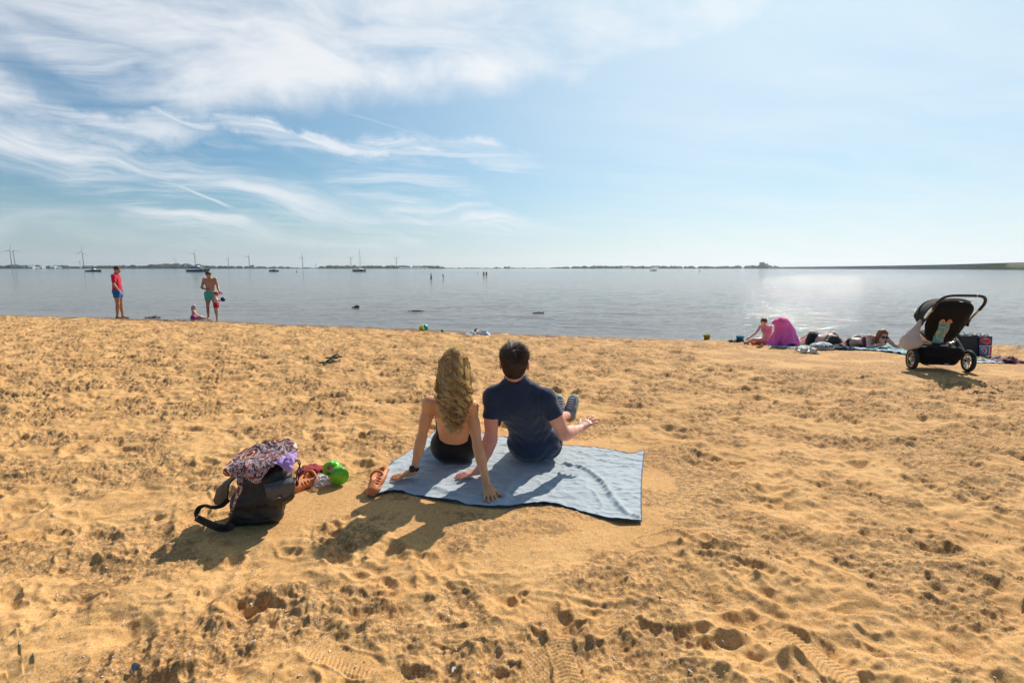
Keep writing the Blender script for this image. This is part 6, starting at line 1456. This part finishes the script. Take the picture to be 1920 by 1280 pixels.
ms = bpy.data.materials.new('shell_fragments'); ms.use_nodes = True; t = NT(ms.node_tree); b = t.n['Principled BSDF']; isl = t.node('ShaderNodeNewGeometry').outputs['Random Per Island']
t.put(b.inputs['Base Color'], t.ramp(isl, [(0, (.80, .74, .66)), (.5, (.72, .60, .46)), (.62, (.80, .78, .74)), (.8, (.10, .07, .05)), (.9, (.45, .22, .12))], 'CONSTANT')); b.inputs['Roughness'].default_value = .5
o = mesh_obj('shell_fragments', V, F, ms, None, smooth=False); tag(o, 'scattered bits of broken shell and grit on the sand', kind='stuff')
# a few whole shells large enough to pick out
def shell(px, py, label, r=.014, col=(.75, .70, .62), ang=0., el=1.):
    p = at(px, py); i = min(max(np.searchsorted(YR, p.y), 1), len(YR)-1); j = min(max(np.searchsorted(K, p.x/max(YR[i], 1.2)), 1), len(K)-1); z = hh.reshape(shape)[i-1:i+1, j-1:j+1].max()
    def fn(u, v): a = u*np.pi*1.1-.05*np.pi; q = r*v*(1+.06*np.cos(a*14)); return np.stack([q*np.cos(a)*el, q*np.sin(a)*.9, r*.42*np.sin(v*np.pi*.5)*np.sin(a*.9+.2)], 1)
    o = grid_obj('shell', fn, 24, 8, material('shell_white', col, .4, grain=(60, .15)), None, thick=-.0012); o.location = (p.x, p.y, z+.001); o.rotation_euler = (R(12), R(-8), ang); tag(o, label, 'shell')
shell(256, 1254, 'dark mussel shell lying in the deep pit at the lower left', .026, (.05, .055, .07), .9, .5); shell(588, 1139, 'rounded white shell on the bare sand below the backpack', .010)
shell(852, 1252, 'white shell at the bottom edge beside the ribbed shoe print', .010, ang=1.); shell(1295, 1257, 'long white shell at the bottom near the large hollow', .016, ang=2.5, el=.5); shell(1238, 1126, 'brown twig-like shell on the sand right of the towel corner', .011, (.12, .06, .035), .4, .5)

# ================================================================== across the water
def wp(px, dist, z=0.):
    """point of the lake at a distance, in the direction of a picture column"""
    u = (px-960)/FPX/ (math.cos(PITCH)+(137/FPX)*math.sin(PITCH)); n = math.hypot(u, 1); return V3(u/n*dist, 1/n*dist, z)
mfar = material('far_foliage', (.030, .045, .028), .9, grain=(.02, .5)); mland = material('far_bank_grass', (.09, .11, .045), .95, grain=(.01, .3))
def belt(name, pts, label, seed, mat=mfar, kind='stuff', dens=1.):
    """a wood far away: many overlapping rough crowns along a line. pts: px, distance, height"""
    r = np.random.default_rng(seed); import bmesh
    bm = bmesh.new(); bmesh.ops.create_icosphere(bm, subdivisions=2, radius=1); T = np.array([v.co[:] for v in bm.verts]); Fi = np.array([[v.index for v in f.verts] for f in bm.faces]); bm.free()
    V, F = [], []; k = 0
    for (p0, d0, h0), (p1, d1, h1) in zip(pts[:-1], pts[1:]):
        a, b_ = wp(p0, d0), wp(p1, d1); L = np.linalg.norm(b_-a); n = max(2, int(L/5.5*dens))
        for i in range(n):
            f = (i+r.random())/n; h = (h0+(h1-h0)*f)*r.uniform(.85, 1.45); w_ = r.uniform(7, 13)*(.5+h/20)
            c = a+(b_-a)*f+V3(r.normal(0, 8), r.normal(0, 14)+10, 0)
            S = T*(1+.22*pnoise(T[:, 0]*2+i, T[:, 1]*2+T[:, 2]*2.3, seed)[:, None]); S = S*[w_, w_, h*.52]+c+[0, 0, h*.48]
            V.append(S); F.append(Fi+k); k += len(T)
    o = mesh_obj(name, np.concatenate(V), np.concatenate(F).astype(np.int32), mat, None, smooth=False); return tag(o, label, kind=kind)
belt('far_wood', [(-260, 2300, 9), (60, 2150, 9), (150, 2100, 7), (255, 2050, 9), (320, 2000, 13), (360, 1950, 11), (372, 1950, 8), (440, 2000, 7), (540, 2100, 6)], 'dark line of trees on the far left shore', 1)
belt('far_wood', [(606, 1950, 9), (680, 1950, 9), (830, 1980, 9)], 'dark low wood in the middle of the far shore', 2)
belt('far_wood', [(1040, 2300, 5), (1105, 2250, 10), (1160, 2250, 9), (1240, 2250, 9), (1330, 2250, 8), (1420, 2250, 10), (1455, 2250, 11)], 'dark trees along the far shore right of centre', 3)
belt('far_scrub', [(520, 2150, 4), (700, 2300, 4), (850, 2350, 4), (1050, 2400, 4)], 'thin line of low scrub on the far shore', 4, dens=.6)
def land(name, pts, label, depth=260, mat=mland, h=2.2):
    V = []; 
    for px, d in pts:
        a = wp(px, d); n = unit(V3(a[0], a[1], 0)); V += [a+V3(0, 0, -.5), a+n*4+V3(0, 0, h), a+n*depth+V3(0, 0, h+1)]
    F = []
    for i in range(len(pts)-1):
        for j in (0, 1): F.append((3*i+j, 3*i+3+j, 3*i+4+j, 3*i+1+j))
    return tag(mesh_obj(name, V, F, mat), label, kind='structure')
land('far_shore', [(-900, 2600), (-260, 2250), (60, 2100), (320, 1950), (600, 1900), (830, 1950), (1050, 2250), (1240, 2200), (1455, 2200), (1700, 2400)], 'low flat far shore of the lake', 1200)
# the dam at the right
def dike():
    rr = material('riprap_stone', (.12, .14, .15), .9, grain=(.08, .6)); gr = material('dike_grass', (.13, .15, .045), .95, grain=(.05, .35)); tp = material('dike_road', (.16, .16, .155), .9, grain=(.1, .2))
    root = thing('dike', 'long straight grey-blue dam running along the right horizon to its grassy near end', 'dike', wp(1700, 1250))
    o = wp(1700, 1250)
    st_ = [(1440, 2150, 8.2), (1560, 1750, 9.0), (1680, 1400, 9.6), (1800, 1130, 10.4), (1860, 1000, 11.0), (1960, 860, 11.6), (2300, 560, 12)]
    def sweep(nm, rows, mat, part):
        V, F = [], []; m = len(rows(0)); 
        for i in range(len(st_)): V += [q-o for q in rows(i)]
        for i in range(len(st_)-1):
            if not part(i): continue
            for j in range(m-1): F.append((i*m+j, (i+1)*m+j, (i+1)*m+j+1, i*m+j+1))
        return mesh_obj(nm, V, F, mat, root)
    def rows(i):
        px, d, h = st_[i]; h *= .80; a = wp(px, d); n = unit(V3(a[0]*.55, a[1], 0)); return [a+V3(0, 0, -.6), a+n*22+V3(0, 0, h*.93), a+n*24+V3(0, 0, h), a+n*34+V3(0, 0, h), a+n*60+V3(0, 0, -.6)]
    sweep('dam_slope', lambda i: rows(i)[:3], rr, lambda i: True); sweep('dam_crest', lambda i: rows(i)[2:4], tp, lambda i: True); sweep('dam_back', lambda i: rows(i)[3:], gr, lambda i: True)
    # grassy foot in front of the near end
    V = []; F = []
    q = [(1810, 1085, .2), (1850, 1000, 5.5), (1900, 900, 9.3), (1970, 800, 10.6), (2320, 520, 11.)]
    for px, d, h in q: h *= .80; a = wp(px, d-14); n = unit(V3(a[0]*.55, a[1], 0)); V += [a-o+V3(0, 0, -.6), a+n*18-o+V3(0, 0, h), a+n*40-o+V3(0, 0, h)]
    for i in range(len(q)-1): F += [(3*i, 3*i+3, 3*i+4, 3*i+1), (3*i+1, 3*i+4, 3*i+5, 3*i+2)]
    mesh_obj('grass_slope', V, F, gr, root)
dike()
# tower block
def block():
    a = wp(1431, 2260); root = thing('tower_block', 'pale grey blocky high building above the trees left of the dam', 'building', tuple(a), R(-26)); m = material('pale_render', (.36, .38, .40), .8, grain=(.1, .1)); wm = material('dark_glazing', (.06, .08, .10), .3); 
    box_obj('wall', (-5, 0, 12), (20, 14, 24), m, root); box_obj('wall', (11, 2, 9.5), (12, 12, 19), m, root); box_obj('roof', (-5, 0, 24.6), (15, 9, 1.6), wm, root); box_obj('roof', (11, 2, 19.5), (8, 8, 1.), wm, root)
    w0 = None
    for fl in range(6):
        for c in range(5):
            if w0 is None: w0 = box_obj('window', (0, 0, 0), (2.2, .3, 1.6), wm, root); o = w0
            else: o = w0.copy(); COL.objects.link(o)
            o.location = (-12.5+c*3.8, -7.1, 4+fl*3.4)
block()
# long white sheds and marina roofs
def shed(px, dist, w_, h_, label, ang=0., nm='white_shed'):
    a = wp(px, dist); root = thing(nm, label, 'building', tuple(a), ang); m = material('white_cladding', (.66, .68, .70), .7, grain=(.2, .08))
    box_obj('wall', (0, 0, h_*.4+.8), (w_, 12, h_*.8), m, root)
    mesh_obj('roof', [(-w_/2-.5, -6.6, h_*.8+.8), (w_/2+.5, -6.6, h_*.8+.8), (w_/2+.5, 0, h_*1.2+.8), (-w_/2-.5, 0, h_*1.2+.8), (w_/2+.5, 6.6, h_*.8+.8), (-w_/2-.5, 6.6, h_*.8+.8)], [(0, 1, 2, 3), (3, 2, 4, 5), (0, 3, 5), (1, 4, 2)], m, root, smooth=False)
    box_obj('door', (w_*.25, -6.06, 2.1), (w_*.12, .12, 2.6), material('grey_door', (.25, .27, .3), .6), root)
for px, d, w_, h_, lb in ((60, 2090, 14, 7, 'white peaked roof on the far left shore, nearest the two overlapping turbines'), (71, 2095, 9, 4, 'low white shed right of the white peaked roof on the far left shore'), (80, 2085, 8, 5.5, 'small white boathouse between the low shed and the bright roof far left'), (101, 2080, 14, 7, 'bright white roof on the far shore right of the gap in the trees'), (111, 2080, 8, 4, 'small low white hut, rightmost of the far left shore buildings'),
                          (766, 1880, 70, 3.2, 'long low white shed on the far shore right of the sailing boat'), (792, 1885, 40, 2.6, 'shorter low white shed right of the long one on the far shore')): shed(px, d, w_, h_, lb)
for px, d, w_ in ((1175, 2150, 30), (1228, 2150, 26)): shed(px, d, w_, 4, 'pale low shed before the trees, '+('left' if px < 1200 else 'right')+' one of two right of centre')
# wind turbines
wtm = material('turbine_white', (.52, .53, .55), .5, grain=(.3, .05))
def turbine(px, dist, hub, blade, azr, spin, label, nblade=3):
    blade *= .82; a = wp(px, dist); root = thing('wind_turbine', label, 'wind turbine', tuple(a), azr, 'wind turbines across the lake')
    lathe_obj('tower', [(2.6, 0), (2.3, hub*.4), (1.6, hub*.98), (1.5, hub)], wtm, root, 14)
    box_obj('nacelle', (0, .6, hub+1.4), (3.4, 10.5, 3.6), wtm, root, None, .5)
    lathe_obj('hub', [(.05, 0), (1.2, .5), (1.9, 2.2), (1.9, 3.4), (.05, 3.4)], wtm, root, 12, (0, -8.2, hub+1.4), (R(-90), 0, 0))
    for k in range(nblade):
        b0 = np.array([(0, 0), (1.3, .04), (2.0, .18), (1.5, .5), (.8, .85), (.25, 1.0)])
        V = []; 
        for c, r_ in b0: V += [(-c*.35, 0, r_*blade), (0, .32*c**.5 if c else .0, r_*blade), (c*.85+.1, .0, r_*blade), (0, -.25*c**.5 if c else 0, r_*blade)]
        F = []
        for i in range(5):
            for j in range(4): F.append((4*i+j, 4*i+(j+1) % 4, 4*i+4+(j+1) % 4, 4*i+4+j))
        o = mesh_obj('blade', V, F, wtm, root); o.location = (0, -6.3, hub+1.4); o.rotation_euler = (0, spin+k*2*math.pi/3, 0)
T_ = [(23.3, 3000, 74, 34, R(40), .25, 'left one of the two overlapping wind turbines at the far left'), (29.5, 3050, 74, 26, R(60), 1.5, 'right one of the two overlapping wind turbines at the far left'),
      (158, 3000, 72, 38, R(20), .15, 'tall wind turbine right of the gap in the trees, one blade straight up'), (151, 4200, 42, 22, R(50), .3, 'small distant wind turbine just left of the tall one'),
      (367, 3000, 72, 36, R(-10), .55, 'wind turbine standing above the motor yacht'), (429, 3600, 58, 34, R(30), .25, 'wind turbine between the motor yacht and the next one to the right'),
      (468, 3000, 60, 30, R(-10), .55, 'wind turbine above the gap left of the dark motorboat'), (568, 3000, 60, 28, R(5), .0, 'wind turbine with one blade straight up, left of the sailing boat'),
      (658.5, 3000, 55, 26, R(8), 1.0, 'wind turbine just left of the sailing boat mast'), (743.5, 3000, 56, 28, R(8), .95, 'wind turbine right of the sailing boat'),]
for a in T_: turbine(*a)
def mast(px, h_, label, d=3300):
    a = wp(px, d); root = thing('chimney_mast', label, 'mast', tuple(a), 0, 'thin masts on the far shore'); lathe_obj('mast_pole', [(1.3, 0), (1.0, h_*.9), (1.6, h_*.9), (1.4, h_)], material('mast_grey', (.22, .23, .25), .7), root, 8)
mast(592.5, 30, 'thin mast on the far shore between turbine and sailing boat'); mast(734.5, 30, 'thin mast just left of the turbine beyond the sailing boat'); mast(808.5, 28, 'thin mast alone right of the white sheds')
# crane
def crane():
    a = wp(335, 3000); root = thing('crane', 'faint lattice crane with raised jib behind the far left trees', 'crane', tuple(a)); m = material('crane_steel', (.30, .31, .33), .6)
    tube_obj('jib', [(0, 0, 12), (-24, 0, 58)], (1.0, .5), m, root, 6); tube_obj('crane_mast', [(0, 0, 0), (1, 0, 30)], .9, m, root, 6); tube_obj('stay', [(1, 0, 30), (-24, 0, 58)], .25, m, root, 4); tube_obj('stay', [(1, 0, 30), (4, 0, 6)], .4, m, root, 4)
crane()
for px, h_, lb in ((931, 8, 'lone round tree on the low far shore above the seated woman'), (949, 10, 'wider tree on the low far shore right of the lone round one'), (472, 12, 'single taller tree beside the turbine left of the dark motorboat')):
    a = wp(px, 2180); root = thing('far_tree', lb, 'tree', tuple(a)); r = np.random.default_rng(int(px)); P = [Ell(V3(r.normal(0, h_*.4), r.normal(0, 2), h_*.6+r.normal(0, h_*.12)), (h_*.42, h_*.4, h_*.32), None, 1.) for _ in range(5)]
    V, Fq = sdf_mesh(P, .9, pad=2.); V = V+.5*np.stack([pnoise(V[:, 0], V[:, 2], 2), pnoise(V[:, 1], V[:, 2], 3), pnoise(V[:, 0], V[:, 1], 4)], 1); mesh_obj('crown', V, Fq.astype(np.int32), mfar, root, smooth=False); tube_obj('trunk', [(0, 0, 0), (0, 0, h_*.6)], .4, material('bark', (.08, .06, .045), .9), root, 6)

# ================================================================== boats
def hull(root, L, B, H, mat, deck, fine=.5):
    st_ = np.linspace(0, 1, 15); V = []; F = []
    for t_ in st_:
        w_ = B/2*(1-max(0, (t_-fine)/(1-fine))**2.2)*(.86+.14*min(1, t_*4)); sh_ = H*(.85+.30*t_**2); x = (t_-.5)*L+ (.10*L*(t_ > .99))
        V += [(x, -w_, sh_), (x, -w_*.92, sh_*.45), (x, -w_*.55, -.10), (x, 0, -.22), (x, w_*.55, -.10), (x, w_*.92, sh_*.45), (x, w_, sh_)]
    for i in range(14):
        for j in range(6): F.append((7*i+j, 7*i+7+j, 7*i+8+j, 7*i+1+j))
    F.append(tuple(range(7)))
    mesh_obj('hull', V, F, mat, root); V2 = []; F2 = []
    for i in range(15): V2 += [np.array(V[7*i])*[1, .98, 1]+[0, 0, -.04], np.array(V[7*i+6])*[1, .98, 1]+[0, 0, -.04]]
    for i in range(14): F2.append((2*i, 2*i+1, 2*i+3, 2*i+2))
    mesh_obj('deck', V2, F2, deck, root, smooth=False)
gw = material('gelcoat_white', (.70, .70, .69), .3, grain=(.8, .05)); nv_ = material('gelcoat_navy', (.018, .028, .06), .25); gg = material('smoked_glass', (.03, .04, .05), .15); alu = material('aluminium', (.45, .46, .48), .35, .7); gyh = material('gelcoat_grey', (.16, .17, .19), .35)
def boat(px, wl_, label, rz, name='motorboat'):
    d = 1.7/math.tan(math.atan((wl_-503)/FPX)); a = wp(px, d); return thing(name, label, 'boat', tuple(a), rz), d
r1, d = boat(174, 507.8, 'dark-hulled motorboat with white cabin anchored left of the red-shirted man', R(8)); hull(r1, 6.3, 2.2, .85, nv_, gw)
sdf_obj('cabin', [Cap((.6, -.3, 1.15), (.6, .3, 1.15), .5, None, .2), Cap((-.2, 0, 1.0), (1.7, 0, .95), .55, .3, .3, flat=((0, 0, 1), .6))], .12, gw, r1); box_obj('windscreen', (-.1, 0, 1.75), (.9, 1.3, .45), gg, r1, (0, R(-20), 0), .08); box_obj('outboard', (-3.3, 0, .7), (.45, .5, .9), gw, r1, None, .1); tube_obj('radar_arch', [(-.6, -.9, 1.0), (-.8, -.8, 2.5), (-.8, .8, 2.5), (-.6, .9, 1.0)], .05, gw, r1, 6)
r2, d = boat(370, 508.5, 'large grey and white motor yacht with stern flag above the bare-chested man', R(5), 'motor_yacht'); hull(r2, 9.6, 3.0, 1.25, gyh, gw)
box_obj('bow_rail', (2.6, 0, 1.75), (4.2, 1.7, .06), alu, r2); box_obj('cabin', (-.2, 0, 1.9), (5.0, 2.3, 1.0), gw, r2, None, .25, (.82, .85)); box_obj('windows', (-.2, 0, 2.05), (4.75, 2.34, .42), gg, r2, None, .1, (.95, .97)); box_obj('flybridge', (-.6, 0, 2.75), (3.0, 1.9, .55), gw, r2, None, .18, (.8, .85)); tube_obj('radar_mast', [(-.8, 0, 3.0), (-1.0, 0, 4.2)], .05, alu, r2, 6); tube_obj('flagpole', [(-4.7, 0, 1.2), (-5.3, 0, 3.6)], .04, alu, r2, 6); mesh_obj('flag', [(-5.3, 0, 3.6), (-5.15, 0, 2.9), (-5.9, .1, 2.5), (-6.0, .1, 3.2)], [(0, 1, 2, 3)], white, r2)
lathe_obj('fender', [(.01, -.35), (.16, -.28), (.16, .28), (.01, .35)], gw, r2, 12, (3.4, -1.3, .55))
r3, d = boat(513, 508.4, 'small dark speedboat near the dark weed line, left of the middle of the lake', R(-4)); hull(r3, 4.6, 1.8, .65, nv_, gw); box_obj('windscreen', (.3, 0, .95), (.9, 1.2, .4), gg, r3, (0, R(-25), 0), .06); box_obj('cover', (-.8, 0, .8), (1.8, 1.4, .3), nv_, r3, None, .1); box_obj('outboard', (-2.4, 0, .6), (.35, .4, .7), blackm, r3, None, .08)
r4, d = boat(1225, 507.4, 'small dark motorboat far out right of centre', R(-2)); hull(r4, 4.0, 1.6, .55, nv_, gw); box_obj('console', (.0, 0, .85), (.8, .7, .6), gw, r4, None, .08); box_obj('outboard', (-2.1, 0, .5), (.3, .35, .6), blackm, r4, None, .08)
r5, d = boat(674, 508.6, 'sailing boat with bare mast moored stern-on in the middle of the lake', R(62), 'sailing_boat'); hull(r5, 8.2, 2.9, 1.15, gyh, gw)
box_obj('coachroof', (.6, 0, 1.35), (3.4, 1.7, .45), gw, r5, None, .12, (.9, .85)); tube_obj('mast_pole', [(.7, 0, 1.2), (.55, 0, 12.6)], (.10, .07), alu, r5, 8); tube_obj('boom', [(.6, 0, 2.3), (-3.0, 0, 2.3)], (.11, .09), white, r5, 8)
for nm, q in (('forestay', (4.2, 0, 1.4)), ('backstay', (-4.0, 0, 1.2)), ('shroud', (.4, 1.35, 1.2)), ('shroud', (.4, -1.35, 1.2))): tube_obj(nm, [(.56, 0, 12.4), q], .022, alu, r5, 4)
tube_obj('spreader', [(.6, -.8, 7.2), (.6, .8, 7.2)], .04, alu, r5, 6); tube_obj('stern_rail', [(-3.9, -1.0, 1.0), (-4.0, -1.0, 1.8), (-4.0, 1.0, 1.8), (-3.9, 1.0, 1.0)], .03, alu, r5, 6); mesh_obj('flag', [(-4.1, -1.0, 1.9), (-4.1, -1.0, 3.0), (-4.6, -1.5, 2.9), (-4.6, -1.5, 1.9)], [(0, 1, 2, 3)], white, r5)
def buoy(px, wl_, label, col):
    r_, d = boat(px, wl_, label, 0, 'buoy'); r_['category'] = 'buoy'; m = material('buoy_paint', col, .5); lathe_obj('float', [(.01, -.2), (.45, -.1), (.5, .15), (.25, .4), (.12, 1.3), (.01, 1.35)], m, r_, 14); lathe_obj('top_mark', [(.01, 1.3), (.16, 1.3), (.16, 1.5), (.01, 1.5)], m, r_, 10); r_.scale = (.7, .7, .62)
buoy(556, 509.3, 'small red buoy left of the middle of the lake', (.45, .05, .03)); buoy(1312, 508.6, 'dark orange buoy far out in the glitter', (.25, .06, .03)); buoy(1190, 507., 'tiny pale buoy far out left of the small dark motorboat', (.5, .45, .35))
# bathers standing in the water
def bather(px, wl_, az, H, label, depth, trunk, cat='person', lean=0.):
    d = 1.7/math.tan(math.atan((wl_-503)/FPX)); a = wp(px, d); B = np.array([a[0], a[1], -depth]); J, s = standing(B, az, H, dict(head=(0, .03+lean, 1.62), elR=(.30, .12, 1.18), wrR=(.30, .34, 1.2), chest=(0, lean*.6, 1.3), neck=(0, lean*.9, 1.48)))
    figure(label, cat, J, s, .03, skin_d, lambda J, s, fr: [('swimwear', trunks(J, s, .3)[0], trunk, trunks(J, s, .3)[1])], short_hair(dkhair, .01), org=B, fine=False)
bather(808, 521.3, R(120), 1.70, 'bather waist-deep in the lake, left one of the pair splashing', .80, redw); bather(831, 519.0, R(250), 1.45, 'smaller bather bending forward, right one of the pair splashing', .75, pinkp, 'person', .12)
bather(907, 515.3, R(10), 1.72, 'dark figure wading far out, left one of two side by side', .75, blk); bather(912, 515.3, R(-10), 1.72, 'dark figure wading far out, right one of two side by side', .75, blk)
bather(895, 512.6, R(10), 1.7, 'swimmer with only head and shoulders above the water left of two waders', 1.30, blk)

# ================================================================== air
hz_ = bpy.data.materials.new('haze_air'); hz_.use_nodes = True; t = NT(hz_.node_tree); t.n.clear()
pv = t.node('ShaderNodeVolumePrincipled'); pv.inputs['Color'].default_value = (.86, .92, 1.0, 1); pv.inputs['Density'].default_value = .00009; pv.inputs['Anisotropy'].default_value = .35
ou = t.node('ShaderNodeOutputMaterial'); t.l.new(pv.outputs[0], ou.inputs['Volume'])
hb_ = box_obj('haze', (0, 2400, 58), (9600, 9200, 126), hz_); tag(hb_, 'thin summer haze over the lake', kind='stuff')
